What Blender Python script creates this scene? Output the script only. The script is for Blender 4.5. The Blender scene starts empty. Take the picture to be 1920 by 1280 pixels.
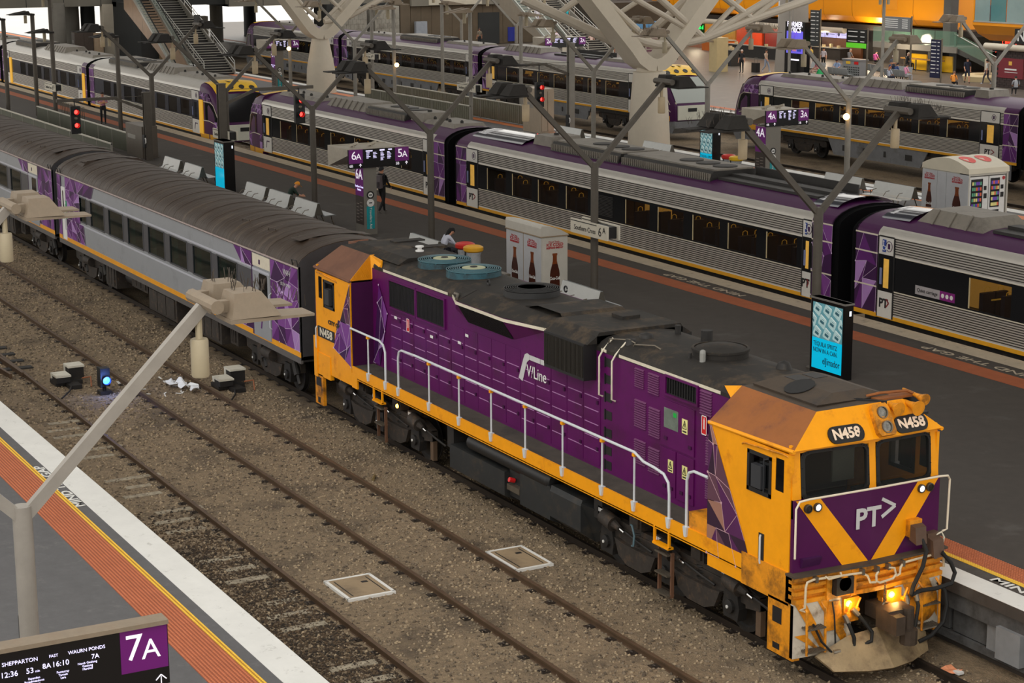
import bpy, math, random
import numpy as np
from math import sin, cos, pi, radians, sqrt, atan2
from mathutils import Vector as V, Matrix
R = random.Random(7)
S = bpy.context.scene
COL = S.collection

# ---------------------------------------------------------------- camera
def make_camera():
    f, yaw, pitch, roll = 3580.28, 0.4956, 0.2134, -0.0053
    C = V((22.971, -18.840, 11.633))
    fw = V((-cos(yaw)*cos(pitch), sin(yaw)*cos(pitch), -sin(pitch)))
    rt = V((sin(yaw), cos(yaw), 0)); up = rt.cross(fw)
    r2 = cos(roll)*rt + sin(roll)*up; u2 = -sin(roll)*rt + cos(roll)*up
    cd = bpy.data.cameras.new('camera'); co = bpy.data.objects.new('camera', cd); COL.objects.link(co)
    cd.sensor_fit = 'HORIZONTAL'; cd.sensor_width = 36; cd.lens = f/1920*36
    cd.clip_start = .5; cd.clip_end = 900
    m = Matrix.Identity(4)
    for i in range(3):
        m[i][0] = r2[i]; m[i][1] = u2[i]; m[i][2] = -fw[i]; m[i][3] = C[i]
    co.matrix_world = m
    S.camera = co
make_camera()

# ---------------------------------------------------------------- light
W = bpy.data.worlds.new('overcast'); S.world = W; W.use_nodes = True
_n = W.node_tree.nodes; _l = W.node_tree.links
_bg = _n['Background']
_tc = _n.new('ShaderNodeTexCoord'); _sp = _n.new('ShaderNodeSeparateXYZ'); _cr = _n.new('ShaderNodeValToRGB')
_l.new(_tc.outputs['Generated'], _sp.inputs[0]); _l.new(_sp.outputs[2], _cr.inputs[0])
_cr.color_ramp.elements[0].position = 0.0; _cr.color_ramp.elements[0].color = (1.0, .96, .89, 1)
_cr.color_ramp.elements[1].position = 1.0; _cr.color_ramp.elements[1].color = (.86, .85, .82, 1)
_l.new(_cr.outputs[0], _bg.inputs[0]); _bg.inputs[1].default_value = 1.3
sd = bpy.data.lights.new('sun', 'SUN'); sd.energy = .7; sd.angle = radians(40); sd.color = (1, .95, .88)
so = bpy.data.objects.new('sun', sd); COL.objects.link(so)
so.rotation_euler = V((-.55, .62, -.95)).to_track_quat('-Z', 'Y').to_euler()
S.view_settings.view_transform = 'Standard'; S.view_settings.look = 'None'
S.view_settings.gamma = 1; S.view_settings.use_curve_mapping = False
S.view_settings.exposure = 0.15
S.cycles.use_denoising = True
S.cycles.max_bounces = 6; S.cycles.transparent_max_bounces = 8

# ---------------------------------------------------------------- helpers
def lin(c):
    return tuple((x/255/12.92 if x/255 <= .04045 else ((x/255+.055)/1.055)**2.4) for x in c[:3]) + (1,)
MATS = {}
def mat(name, c, rough=.55, metal=0, var=.12, scale=2.5, bump=0, bscale=30, c2=None, c2amt=.0, c2scale=1.2, emit=0, alpha=1, coat=0, stretch=None, spec=None):
    if name in MATS: return MATS[name]
    m = bpy.data.materials.new(name); m.use_nodes = True; MATS[name] = m
    nt = m.node_tree; N = nt.nodes; L = nt.links; b = N['Principled BSDF']
    b.inputs['Roughness'].default_value = rough; b.inputs['Metallic'].default_value = metal
    if spec is not None: b.inputs['Specular IOR Level'].default_value = spec
    b.inputs['Coat Weight'].default_value = coat
    col = lin(c)
    if var or bump or c2:
        tc = N.new('ShaderNodeTexCoord'); src = tc.outputs['Object']
        if stretch:
            mp = N.new('ShaderNodeMapping'); mp.inputs['Scale'].default_value = stretch; L.new(src, mp.inputs[0]); src = mp.outputs[0]
        no = N.new('ShaderNodeTexNoise'); no.inputs['Scale'].default_value = scale; no.inputs['Detail'].default_value = 6
        no.inputs['Roughness'].default_value = .65
        L.new(src, no.inputs['Vector'])
        cr = N.new('ShaderNodeValToRGB'); e = cr.color_ramp.elements
        e[0].position = .3; e[1].position = .7
        e[0].color = tuple(x*(1-var) for x in col[:3])+(1,); e[1].color = tuple(min(1, x*(1+var)) for x in col[:3])+(1,)
        L.new(no.outputs[0], cr.inputs[0]); out = cr.outputs[0]
        if c2:
            n2 = N.new('ShaderNodeTexNoise'); n2.inputs['Scale'].default_value = c2scale; n2.inputs['Detail'].default_value = 8; n2.inputs['Roughness'].default_value = .7
            L.new(src, n2.inputs['Vector'])
            r2 = N.new('ShaderNodeValToRGB'); r2.color_ramp.elements[0].position = .62-c2amt*.45; r2.color_ramp.elements[1].position = .80-c2amt*.3
            r2.color_ramp.elements[0].color = (0, 0, 0, 1); r2.color_ramp.elements[1].color = (1, 1, 1, 1)
            L.new(n2.outputs[0], r2.inputs[0])
            mx = N.new('ShaderNodeMixRGB'); L.new(r2.outputs[0], mx.inputs[0]); L.new(out, mx.inputs[1]); mx.inputs[2].default_value = lin(c2); out = mx.outputs[0]
        L.new(out, b.inputs['Base Color'])
        if bump:
            nb = N.new('ShaderNodeTexNoise'); nb.inputs['Scale'].default_value = bscale; nb.inputs['Detail'].default_value = 4; L.new(src, nb.inputs['Vector'])
            bp = N.new('ShaderNodeBump'); bp.inputs['Strength'].default_value = bump; bp.inputs['Distance'].default_value = .05
            L.new(nb.outputs[0], bp.inputs['Height']); L.new(bp.outputs[0], b.inputs['Normal'])
    else:
        b.inputs['Base Color'].default_value = col
    if emit:
        b.inputs['Emission Color'].default_value = col; b.inputs['Emission Strength'].default_value = emit
    if alpha < 1:
        b.inputs['Alpha'].default_value = alpha
    return m

ORG = {}
def org(o): return ORG.get(o.name, V((0, 0, 0))) if o else V((0, 0, 0))
class MB:
    """collects polygons; build() links them as ONE mesh object"""
    def __init__(s): s.v = []; s.f = []; s.m = []
    def poly(s, pts, m=0):
        i = len(s.v); s.v += [tuple(p) for p in pts]; s.f.append(list(range(i, i+len(pts)))); s.m.append(m); return s
    def add(s, vs, fs, m=0):
        i = len(s.v); s.v += [tuple(p) for p in vs]
        for f in fs: s.f.append([i+k for k in f]); s.m.append(m)
        return s
    def box(s, x0, x1, y0, y1, z0, z1, m=0):
        return s.add([(x0,y0,z0),(x1,y0,z0),(x1,y1,z0),(x0,y1,z0),(x0,y0,z1),(x1,y0,z1),(x1,y1,z1),(x0,y1,z1)],
                     [(3,2,1,0),(4,5,6,7),(0,1,5,4),(1,2,6,5),(2,3,7,6),(3,0,4,7)], m)
    def hexa(s, p, m=0):
        """eight points: four of the bottom ring, four of the top ring"""
        return s.add(p, [(3,2,1,0),(4,5,6,7),(0,1,5,4),(1,2,6,5),(2,3,7,6),(3,0,4,7)], m)
    def beam(s, p, q, w, h, m=0, up=(0,0,1), off=0):
        p = V(p); q = V(q); d = (q-p).normalized(); u = V(up); sd = d.cross(u)
        if sd.length < 1e-4: sd = d.cross(V((1,0,0)))
        sd.normalize(); u = sd.cross(d)
        a = sd*w/2; b = u*h/2
        return s.hexa([p-a-b, q-a-b, q+a-b, p+a-b, p-a+b, q-a+b, q+a+b, p+a+b], m)
    def cyl(s, p, q, r, n=12, r2=None, m=0, cap=True):
        p = V(p); q = V(q); d = (q-p).normalized(); a = d.orthogonal().normalized(); b = d.cross(a); r2 = r if r2 is None else r2
        vs = [p+(a*cos(t)+b*sin(t))*r for t in [2*pi*k/n for k in range(n)]] + [q+(a*cos(t)+b*sin(t))*r2 for t in [2*pi*k/n for k in range(n)]]
        fs = [(k, (k+1) % n, n+(k+1) % n, n+k) for k in range(n)]
        if cap: fs += [tuple(range(n-1, -1, -1)), tuple(range(n, 2*n))]
        return s.add(vs, fs, m)
    def tube(s, pts, r, n=8, m=0, cap=True):
        pts = [V(p) for p in pts]; rings = []; a = None
        for i, p in enumerate(pts):
            d = (pts[min(i+1, len(pts)-1)]-pts[max(i-1, 0)]).normalized()
            a = d.orthogonal().normalized() if a is None else (a-d*a.dot(d)).normalized()
            b = d.cross(a); rr = r[i] if isinstance(r, (list, tuple)) else r
            rings.append([p+(a*cos(2*pi*k/n)+b*sin(2*pi*k/n))*rr for k in range(n)])
        return s.loft(rings, m, cap)
    def loft(s, rings, m=0, cap=True, closed=True):
        n = len(rings[0]); vs = [p for r in rings for p in r]; fs = []
        for i in range(len(rings)-1):
            for k in range(n if closed else n-1):
                fs.append((i*n+k, i*n+(k+1) % n, (i+1)*n+(k+1) % n, (i+1)*n+k))
        if cap and closed: fs += [tuple(range(n-1, -1, -1)), tuple((len(rings)-1)*n+k for k in range(n))]
        return s.add(vs, fs, m)
    def prism(s, pl, ax, a, b, m=0):
        """polygon pl in the plane across axis ax ('x': (y,z), 'y': (x,z), 'z': (x,y)) from a to b"""
        P = {'x': lambda u, v, t: (t, u, v), 'y': lambda u, v, t: (u, t, v), 'z': lambda u, v, t: (u, v, t)}[ax]
        return s.loft([[P(u, v, a) for u, v in pl], [P(u, v, b) for u, v in pl]], m)
    def sheet(s, pl, ax, a, b, m=0):
        P = {'x': lambda u, v, t: (t, u, v), 'y': lambda u, v, t: (u, t, v), 'z': lambda u, v, t: (u, v, t)}[ax]
        return s.loft([[P(u, v, a) for u, v in pl], [P(u, v, b) for u, v in pl]], m, closed=False)
    def lathe(s, prof, c, n=16, m=0, ax=(0,0,1)):
        c = V(c); d = V(ax).normalized(); a = d.orthogonal().normalized(); b = d.cross(a)
        rings = [[c+d*h+(a*cos(2*pi*k/n)+b*sin(2*pi*k/n))*max(r, 1e-4) for k in range(n)] for r, h in prof]
        return s.loft(rings, m)
    def build(s, name, mats, parent=None, smooth=.6, recalc=True):
        me = bpy.data.meshes.new(name); o_ = org(parent)
        vs = [(a-o_.x, b-o_.y, c-o_.z) for a, b, c in s.v] if parent else s.v
        me.from_pydata(vs, [], s.f)
        mats = mats if isinstance(mats, (list, tuple)) else [mats]
        for m in mats: me.materials.append(m)
        if len(mats) > 1: me.polygons.foreach_set('material_index', s.m)
        if recalc:
            import bmesh
            bm = bmesh.new(); bm.from_mesh(me); bmesh.ops.recalc_face_normals(bm, faces=bm.faces); bm.to_mesh(me); bm.free()
        if smooth:
            me.polygons.foreach_set('use_smooth', [True]*len(me.polygons)); me.set_sharp_from_angle(angle=smooth)
        o = bpy.data.objects.new(name, me); COL.objects.link(o)
        if parent: o.parent = parent; ORG[o.name] = o_
        return o
def tag(o, label=None, cat=None, group=None, kind=None):
    if label: o['label'] = label
    if cat: o['category'] = cat
    if group: o['group'] = group
    if kind: o['kind'] = kind
    return o
def T(name, label, cat, loc=(0,0,0), group=None):
    o = bpy.data.objects.new(name, None); COL.objects.link(o); o.location = loc; o.empty_display_size = .2
    ORG[o.name] = V(loc); return tag(o, label, cat, group)
def dup(root, loc, rz=0, label=None, group=None):
    r = root.copy(); COL.objects.link(r); r.location = loc; r.rotation_euler = (0, 0, rz); ORG[r.name] = V(loc)
    if label: r['label'] = label
    if group: r['group'] = group
    for ch in list(root.children):
        c = ch.copy(); COL.objects.link(c); c.parent = r
        for g in ch.children:
            d = g.copy(); COL.objects.link(d); d.parent = c
    return r
def text(s, loc, size, m, parent, d=(1,0,0), u=(0,0,1), align='CENTER', sx=1, shear=0, name='lettering', ext=.003, bold=0, lh=1):
    cu = bpy.data.curves.new(name, 'FONT'); cu.body = s; cu.size = size; cu.align_x = align; cu.align_y = 'CENTER'
    cu.extrude = ext; cu.offset = bold; cu.shear = shear; cu.space_line = lh; cu.resolution_u = 3
    cu.materials.append(m); o = bpy.data.objects.new(name, cu); COL.objects.link(o)
    d = V(d).normalized(); u = V(u).normalized(); n = d.cross(u); loc = V(loc)-org(parent)
    M4 = Matrix.Identity(4)
    for i in range(3): M4[i][0] = d[i]*sx; M4[i][1] = u[i]; M4[i][2] = n[i]; M4[i][3] = loc[i]
    o.parent = parent; o.matrix_local = M4
    ORG[o.name] = org(parent); return o
def one(name, mb, mats, label, cat, group=None, kind=None, smooth=.6):
    return tag(mb.build(name, mats, None, smooth), label, cat, group, kind)
def struct(name, mb, mats, smooth=.6):
    return tag(mb.build(name, mats, None, smooth), kind='structure')
def arc(c, r, a0, a1, n, f):
    return [f(c[0]+r*cos(radians(a0+(a1-a0)*k/n)), c[1]+r*sin(radians(a0+(a1-a0)*k/n))) for k in range(n+1)]

# ---------------------------------------------------------------- materials
yellow = mat('loco_yellow', (244,160,8), .42, 0, .06, 3, c2=(196,112,20), c2amt=.10, c2scale=1.6, spec=.35)
dirtyyellow = mat('dirty_yellow', (222,142,16), .5, 0, .18, 4, c2=(74,48,20), c2amt=.35, c2scale=3)
rustroof = mat('rusty_cab_roof', (146,86,36), .7, 0, .12, 4, c2=(105,62,40), c2amt=.3, c2scale=2)
rustroof2 = mat('brown_cab_roof', (112,74,54), .7, 0, .1, 4, c2=(88,56,42), c2amt=.3)
purple = mat('loco_purple', (88,10,84), .38, 0, .12, 2, c2=(70,20,60), c2amt=.25, c2scale=1.4, spec=.35)
purpled = mat('deep_purple', (60,14,58), .45, 0, .1, 3, spec=.3)
black = mat('black_paint', (24,24,25), .5, 0, .2, 4)
soot = mat('sooty_roof', (40,37,34), .68, 0, .25, 1.6, c2=(84,70,54), c2amt=.26, c2scale=2.0, spec=.3)
rooftop = mat('dusty_roof', (74,62,50), .72, 0, .2, 2, c2=(46,42,40), c2amt=.35, c2scale=2)
grime = mat('underframe_grime', (50,44,39), .72, .1, .3, 5, c2=(92,72,54), c2amt=.2, c2scale=6)
grimed = mat('dark_grime', (33,31,30), .6, .1, .3, 5, c2=(62,54,46), c2amt=.2, c2scale=6)
steel = mat('worn_steel', (120,112,100), .42, .7, .2, 6)
chrome = mat('chrome', (205,205,205), .18, 1, 0)
white = mat('white_paint', (226,226,224), .45, 0, .05, 4)
railwhite = mat('handrail_paint', (205,210,214), .4, 0, .06, 6)
cream = mat('cream_line', (214,206,186), .5, 0, .08, 6)
glassd = mat('dark_glass', (14,16,18), .06, 0, 0, spec=.8)
rubber = mat('rubber', (20,20,20), .75, 0, 0)
walk = mat('walkway_grit', (72,66,58), .85, 0, .2, 3, bump=.3, bscale=90, c2=(50,46,42), c2amt=.3)
tankb = mat('tank_black', (30,32,33), .6, 0, .2, 3, c2=(62,54,44), c2amt=.22, c2scale=2.5)
red = mat('red_sign', (205,28,30), .4, 0, 0)
labely = mat('pale_yellow_label', (232,226,150), .5, 0, 0)
amber = mat('amber_lamp', (255,170,60), .3, 0, 0, emit=14)
greyp = mat('grey_print', (196,196,196), .45, 0, .03)
ink = mat('black_ink', (22,22,24), .6, 0, 0)
pv = [mat('livery_violet_dark', (60,24,72), .42, 0, .06, spec=.3), mat('livery_violet', (92,34,108), .42, 0, .06, spec=.3), mat('livery_violet_mid', (122,66,140), .42, 0, .06, spec=.3), mat('livery_violet_pale', (168,128,190), .42, 0, .05, spec=.3), mat('livery_line', (212,190,220), .4, 0, 0)]
pm = [mat('livery_mauve_dark', (52,30,52), .35, 0, .06), mat('livery_plum', (84,36,84), .35, 0, .06), mat('livery_mauve', (96,62,78), .35, 0, .06), mat('livery_tan', (156,112,96), .4, 0, .05), mat('livery_line_pink', (200,160,170), .4, 0, 0)]
def facets(parent, q, nu, nv, n, mats, seed, name='livery_print', lines=True, w=.009, weights=(3,4,3,2)):
    """a mosaic of flat triangles printed on the bilinear quad q = (p00, p10, p11, p01); n is the outward normal"""
    rr = random.Random(seed); q = [V(p) for p in q]; n = V(n)
    def at(u, v): return q[0]*(1-u)*(1-v)+q[1]*u*(1-v)+q[2]*u*v+q[3]*(1-u)*v
    g = {}
    for i in range(nu+1):
        for j in range(nv+1):
            u = i/nu+(rr.uniform(-.34, .34)/nu if 0 < i < nu else 0); v = j/nv+(rr.uniform(-.34, .34)/nv if 0 < j < nv else 0)
            g[i, j] = at(u, v)+n*.004
    mb = MB(); idx = {k: i for i, k in enumerate(g)}; mb.v = [tuple(p) for p in g.values()]; ed = []
    for i in range(nu):
        for j in range(nv):
            a, b, c, d = (i, j), (i+1, j), (i+1, j+1), (i, j+1)
            for t in ([(a, b, c), (a, c, d)] if rr.random() < .5 else [(a, b, d), (b, c, d)]):
                mb.f.append([idx[k] for k in t]); mb.m.append(rr.choices(range(4), weights)[0]); ed.append((t[0], t[1])); ed.append((t[1], t[2]))
    o = mb.build(name, mats, parent, smooth=0, recalc=False)
    if lines:
        lb = MB()
        for a, b in ed:
            if rr.random() < .55: lb.beam(g[a]+n*.003, g[b]+n*.003, w, .002, up=n)
        for k in g:
            if rr.random() < .3: lb.cyl(g[k]+n*.002, g[k]+n*.006, w*2.6, 8)
        tag(lb.build('livery_line_print', mats[4], parent, smooth=0, recalc=False), kind='stuff')
    return o
# ---------------------------------------------------------------- ground, tracks, platforms
ballast = mat('ballast', (134,116,92), .9, 0, .28, 9, bump=.9, bscale=34, c2=(62,52,43), c2amt=.26, c2scale=.55)
ballastd = mat('ballast_far', (112,98,86), .9, 0, .25, 5, bump=.6, bscale=20, c2=(66,56,50), c2amt=.3, c2scale=.5)
asphalt = mat('platform_asphalt', (92,91,92), .85, 0, .10, 5, bump=.15, bscale=120, c2=(112,110,108), c2amt=.08, c2scale=2.5)
asphaltd = mat('dark_asphalt', (64,58,53), .8, 0, .12, 3, bump=.12, bscale=120, c2=(90,86,82), c2amt=.10, c2scale=.6)
edgewhite = mat('white_edge_paint', (222,221,216), .6, 0, .05, 2, c2=(150,146,138), c2amt=.04, c2scale=5)
edgecream = mat('worn_edge_paint', (188,174,152), .65, 0, .1, 2, c2=(120,110,98), c2amt=.15, c2scale=3)
tacred = mat('tactile_terracotta', (188,108,70), .7, 0, .08, 3)
tacred2 = mat('tactile_rust', (158,84,48), .7, 0, .12, 3)
tacyel = mat('tactile_yellow', (236,190,60), .6, 0, .06, 3)
railm = mat('rusty_rail', (96,76,58), .5, .35, .2, 5)
railtop = mat('rail_head', (120,108,94), .35, .6, .15, 8)
raildark = mat('dark_rail', (62,54,48), .4, .5, .2, 5)
conc = mat('concrete', (142,138,130), .8, 0, .12, 2, c2=(96,92,86), c2amt=.2)
concd = mat('sooty_concrete', (84,84,84), .8, 0, .2, 2, c2=(46,44,42), c2amt=.4, c2scale=1.5)
sleeperm = mat('sleeper_concrete', (158,148,128), .85, 0, .2, 6, c2=(96,84,68), c2amt=.4, c2scale=8)

g = MB(); g.box(-330, 40, -60, 46, -.5, -.13); struct('floor_ballast_ground', g, ballast)
def gravel(n, x0, x1, y0, y1, seed, s0=.018, s1=.05, cols=None):
    rg = np.random.default_rng(seed)
    base = np.array([(1,0,0),(-1,0,0),(0,1,0),(0,-1,0),(0,0,1),(0,0,-1)], float)
    fc = np.array([(0,2,4),(2,1,4),(1,3,4),(3,0,4),(2,0,5),(1,2,5),(3,1,5),(0,3,5)])
    P = np.stack([x0+(x1-x0)*(rg.beta(1.7, 1.2, n) if cols else rg.uniform(0, 1, n)), rg.uniform(y0, y1, n), np.full(n, -.128)], -1)
    sc = rg.uniform(s0, s1, (n, 1, 1))*rg.uniform(.6, 1.2, (n, 1, 3))*np.array([1, 1, .7])
    a = rg.uniform(0, 2*pi, n); b = base[None]+rg.uniform(-.25, .25, (n, 6, 3)); b = b*sc
    ca, sa = np.cos(a)[:, None], np.sin(a)[:, None]
    x = b[..., 0]*ca-b[..., 1]*sa; y = b[..., 0]*sa+b[..., 1]*ca; b[..., 0] = x; b[..., 1] = y
    v = (b+P[:, None]).reshape(-1, 3); f = (fc[None]+6*np.arange(n)[:, None, None]).reshape(-1, 3)
    me = bpy.data.meshes.new('gravel'); me.vertices.add(len(v)); me.vertices.foreach_set('co', v.ravel())
    me.loops.add(len(f)*3); me.loops.foreach_set('vertex_index', f.ravel().astype(np.int32))
    me.polygons.add(len(f)); me.polygons.foreach_set('loop_start', (np.arange(len(f))*3).astype(np.int32)); me.polygons.foreach_set('loop_total', np.full(len(f), 3, np.int32))
    for m in cols or (mat('stone_a', (156,138,112), .9, 0, .3, 3), mat('stone_b', (92,80,66), .9, 0, .3, 3), mat('stone_c', (122,108,90), .9, 0, .3, 3)): me.materials.append(m)
    me.polygons.foreach_set('material_index', np.repeat(rg.choice([0, 1, 2, 2, 0], n), 8).astype(np.int32)); me.update(); me.validate()
    o = bpy.data.objects.new('gravel', me); COL.objects.link(o); return o
tag(gravel(26000, -20, 3.5, -9.2, 1.4, 3), 'loose brown ballast stones between the tracks', 'gravel', kind='stuff')
tag(gravel(16000, -50, -19.5, -9.2, -1.2, 4, .03, .06), 'loose ballast stones beside the coaches and point machines', 'gravel', kind='stuff')
tag(gravel(15000, -14, 1, -9.0, -6.7, 5, .02, .05, [mat('soil_%d' % k, c, .95, 0, .3, 3) for k, c in enumerate(((62,50,38), (46,38,30), (84,68,50)))]), 'dark oily soil and stones along the near platform track', 'gravel', kind='stuff')

RP = [(-.07,-.16),(.07,-.16),(.07,-.145),(.012,-.12),(.012,-.045),(.036,-.035),(.036,-.002),(.03,0),(-.03,0),(-.036,-.002),(-.036,-.035),(-.012,-.045),(-.012,-.12),(-.07,-.145)]
def track(yc, x0, x1, label, m, sleepers=None, far=False):
    t = T('railway_track', label, 'track', ((x0+x1)/2, yc, -.13))
    for s in (-1, 1):
        b = MB(); b.prism([(yc+s*.835+u, v) for u, v in RP], 'x', x0, x1); b.build('rail', m, t, smooth=0)
        if not far:
            c = MB()
            for k in range(int((min(x1, 4)-max(x0, -62))/.69)):
                xx = max(x0, -62)+.3+k*.69
                c.box(xx-.09, xx+.09, yc+s*.835-.17, yc+s*.835+.17, -.14, -.118)
                for e in (-.1, .1): c.tube([(xx, yc+s*.835+e, -.12), (xx+.02, yc+s*.835+e*1.3, -.085), (xx+.05, yc+s*.835+e*1.1, -.1)], .014, 5)
            tag(c.build('rail_fastening', raildark, t, smooth=0), kind='stuff')
    if sleepers:
        for k, (xx, ya, yb, dz) in enumerate(sleepers):
            b = MB(); b.hexa([(xx-.12, yc+ya, -.3), (xx+.12, yc+ya, -.3), (xx+.12, yc+yb, -.3), (xx-.12, yc+yb, -.3), (xx-.1, yc+ya, -.118+dz), (xx+.1, yc+ya, -.118+dz), (xx+.1, yc+yb, -.118+dz), (xx-.1, yc+yb, -.118+dz)])
            b.build('sleeper', sleeperm, t, smooth=0)
    if far:
        b = MB(); xx = x0+.4
        while xx < x1: b.box(xx-.12, xx+.12, yc-1.3, yc+1.3, -.2, -.112); xx += .69
        tag(b.build('sleeper', mat('old_sleeper', (84,72,62), .9, 0, .2, 4), t, smooth=0), kind='stuff')
    return t
sl = []
xx = -22.0
for k in range(32):
    if k not in (3, 6, 7, 11, 15, 16, 20, 24, 25, 28): sl.append((xx, -.2 if k % 3 else .05, .62 if k % 4 else 1.05, R.uniform(-.004, .012)))
    xx += .69
track(-7.42, -140, 7, 'rusty track beside the white edge of the near platform', railm, sl)
track(-3.66, -140, 7, 'empty brown track between the purple locomotive and the near platform track', railm)
track(0, -140, 7, 'dark track the purple locomotive stands on', raildark)
track(15.79, -170, 7, 'track under the long silver and purple train behind the dark platform', raildark, far=True)
track(19.6, -150, -8, 'hidden empty track behind the long silver train', raildark, far=True)
track(33.75, -190, -18, 'empty track next to the kiosk platform edge', raildark, far=True)
track(37.6, -190, -18, 'empty track closest to the far silver trains', raildark, far=True)

def strip(parent, name, m, x0, x1, y0, y1, z=1.1, t=.006):
    b = MB(); b.box(x0, x1, y0, y1, z-.002, z+t); return b.build(name, m, parent, smooth=0)
def dots(parent, x0, x1, y0, y1, m, z=1.106, p=.057, name='tactile_dot'):
    xs = np.arange(x0, x1, p); ys = np.arange(y0+p/2, y1, p); n = len(xs)*len(ys)
    X, Y = np.meshgrid(xs, ys, indexing='ij'); c = np.stack([X.ravel(), Y.ravel(), np.full(n, z)], -1)
    r0, r1, h = .019, .012, .010
    q = np.array([(-r0,-r0*.8,0),(r0,-r0*.8,0),(r0,r0*.8,0),(-r0,r0*.8,0),(-r1,-r1*.8,h),(r1,-r1*.8,h),(r1,r1*.8,h),(-r1,r1*.8,h)])
    v = (c[:, None]+q[None]).reshape(-1, 3); ff = np.array([(4,5,6,7),(0,1,5,4),(1,2,6,5),(2,3,7,6),(3,0,4,7)])
    f = (ff[None]+8*np.arange(n)[:, None, None]).reshape(-1, 4); o_ = org(parent)
    me = bpy.data.meshes.new(name); me.vertices.add(len(v)); me.vertices.foreach_set('co', (v-np.array(o_)).ravel())
    me.loops.add(len(f)*4); me.loops.foreach_set('vertex_index', f.ravel().astype(np.int32))
    me.polygons.add(len(f)); me.polygons.foreach_set('loop_start', (np.arange(len(f))*4).astype(np.int32)); me.polygons.foreach_set('loop_total', np.full(len(f), 4, np.int32))
    me.materials.append(m); me.update(); o = bpy.data.objects.new(name, me); COL.objects.link(o); o.parent = parent
    return tag(o, kind='stuff')
# near platform (bottom left)
b = MB(); b.box(-60, 6, -26, -9.1, -.3, 1.1); b.box(-60, 6, -9.1, -8.97, .85, 1.1)
p7 = struct('floor_platform_near', b, asphalt, 0)
strip(p7, 'white_edge_line', edgewhite, -60, 6, -9.54, -8.965)
strip(p7, 'tactile_strip', mat('tactile_base', (150,78,48), .75, 0, .08, 3), -60, 6, -10.48, -9.85)
strip(p7, 'yellow_tactile_strip', mat('tactile_yellow_base', (176,128,30), .7, 0, .08, 3), -60, 6, -9.85, -9.755)
dots(p7, -24, 1.5, -10.48, -9.85, tacred, name='tactile_dot'); dots(p7, -24, 1.5, -9.85, -9.755, tacyel, name='yellow_tactile_dot')
text('MIND THE GAP', (-12.55, -9.645, 1.104), .26, edgewhite, p7, (-1,0,0), (0,-1,0), sx=1.75, bold=.004)
# middle platform (between the locomotive and the long train)
b = MB(); b.box(-190, 12, 1.98, 13.9, -.3, 1.1); b.box(-190, 12, 1.72, 1.98, .9, 1.1); b.box(-190, 12, 13.9, 14.14, .85, 1.1)
b.box(-190, 12, 1.80, 1.98, .58, .9, 1); b.box(-190, 12, 1.84, 1.98, .02, .14, 1)
p56 = struct('floor_platform_middle', b, [asphaltd, concd], 0)
for k in range(6):
    b = MB(); x0 = -8.2+k*2.05; b.box(x0, x0+1.95, 1.9, 1.99, .16, .57); b.build('concrete_panel', concd, p56, smooth=0)
b = MB(); b.box(1.2, 1.75, 1.72, 1.99, .12, .66); b.box(.85, 1.2, 1.86, 1.99, .14, .6); b.build('grey_end_block', mat('grey_block', (128,130,132), .7, 0, .1, 4), p56, smooth=0)
strip(p56, 'white_edge_line', edgewhite, -190, 12, 1.72, 2.2)
strip(p56, 'tactile_strip', tacred2, -190, 12, 2.6, 3.1); strip(p56, 'yellow_tactile_strip', tacyel, -190, 12, 2.5, 2.6)
dots(p56, -3, 3, 2.6, 3.1, tacred, name='tactile_dot'); dots(p56, -3, 3, 2.5, 2.6, tacyel, name='yellow_tactile_dot')
text('MIND THE GAP', (1.9, 2.35, 1.104), .26, edgewhite, p56, (1,0,0), (0,1,0), sx=1.7, bold=.004)
strip(p56, 'worn_edge_line', edgecream, -190, 12, 13.48, 14.14)
strip(p56, 'far_tactile_strip', tacred2, -190, 12, 12.12, 12.8)
text('MIND THE GAP', (-11.9, 13.12, 1.104), .36, edgecream, p56, (-1,0,0), (0,-1,0), sx=1.7)
text('MIND THE GAP', (-24.0, 13.12, 1.104), .36, edgecream, p56, (-1,0,0), (0,-1,0), sx=1.7)
b = MB(); b.box(-3.3, -2.95, 7.0, 7.08, 1.1, 1.104); b.box(-3.3, -2.95, 7.16, 7.24, 1.1, 1.104); b.build('floor_mark_print', white, p56, smooth=0)
# kiosk platform
b = MB(); b.box(-190, -16, 22.5, 31.9, -.3, 1.1); b.box(-190, -16, 31.9, 32.05, .85, 1.1)
p34 = struct('floor_platform_far', b, mat('far_asphalt', (104,102,102), .85, 0, .1, 4), 0)
strip(p34, 'white_edge_line', edgewhite, -190, -16, 31.5, 32.05); strip(p34, 'tactile_strip', mat('tactile_orange', (214,126,74), .7, 0, .08, 3), -190, -16, 30.5, 31.1)
# concourse floor
b = MB(); b.box(-190, -14, 44.9, 130, -.3, 1.1)
conf = struct('floor_concourse', b, mat('concourse_floor', (96,88,80), .45, 0, .12, 1.2, c2=(120,112,102), c2amt=.1), 0)
strip(conf, 'white_edge_line', edgewhite, -190, -14, 44.9, 45.4); strip(conf, 'tactile_strip', tacred, -190, -14, 46, 46.6)

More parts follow.
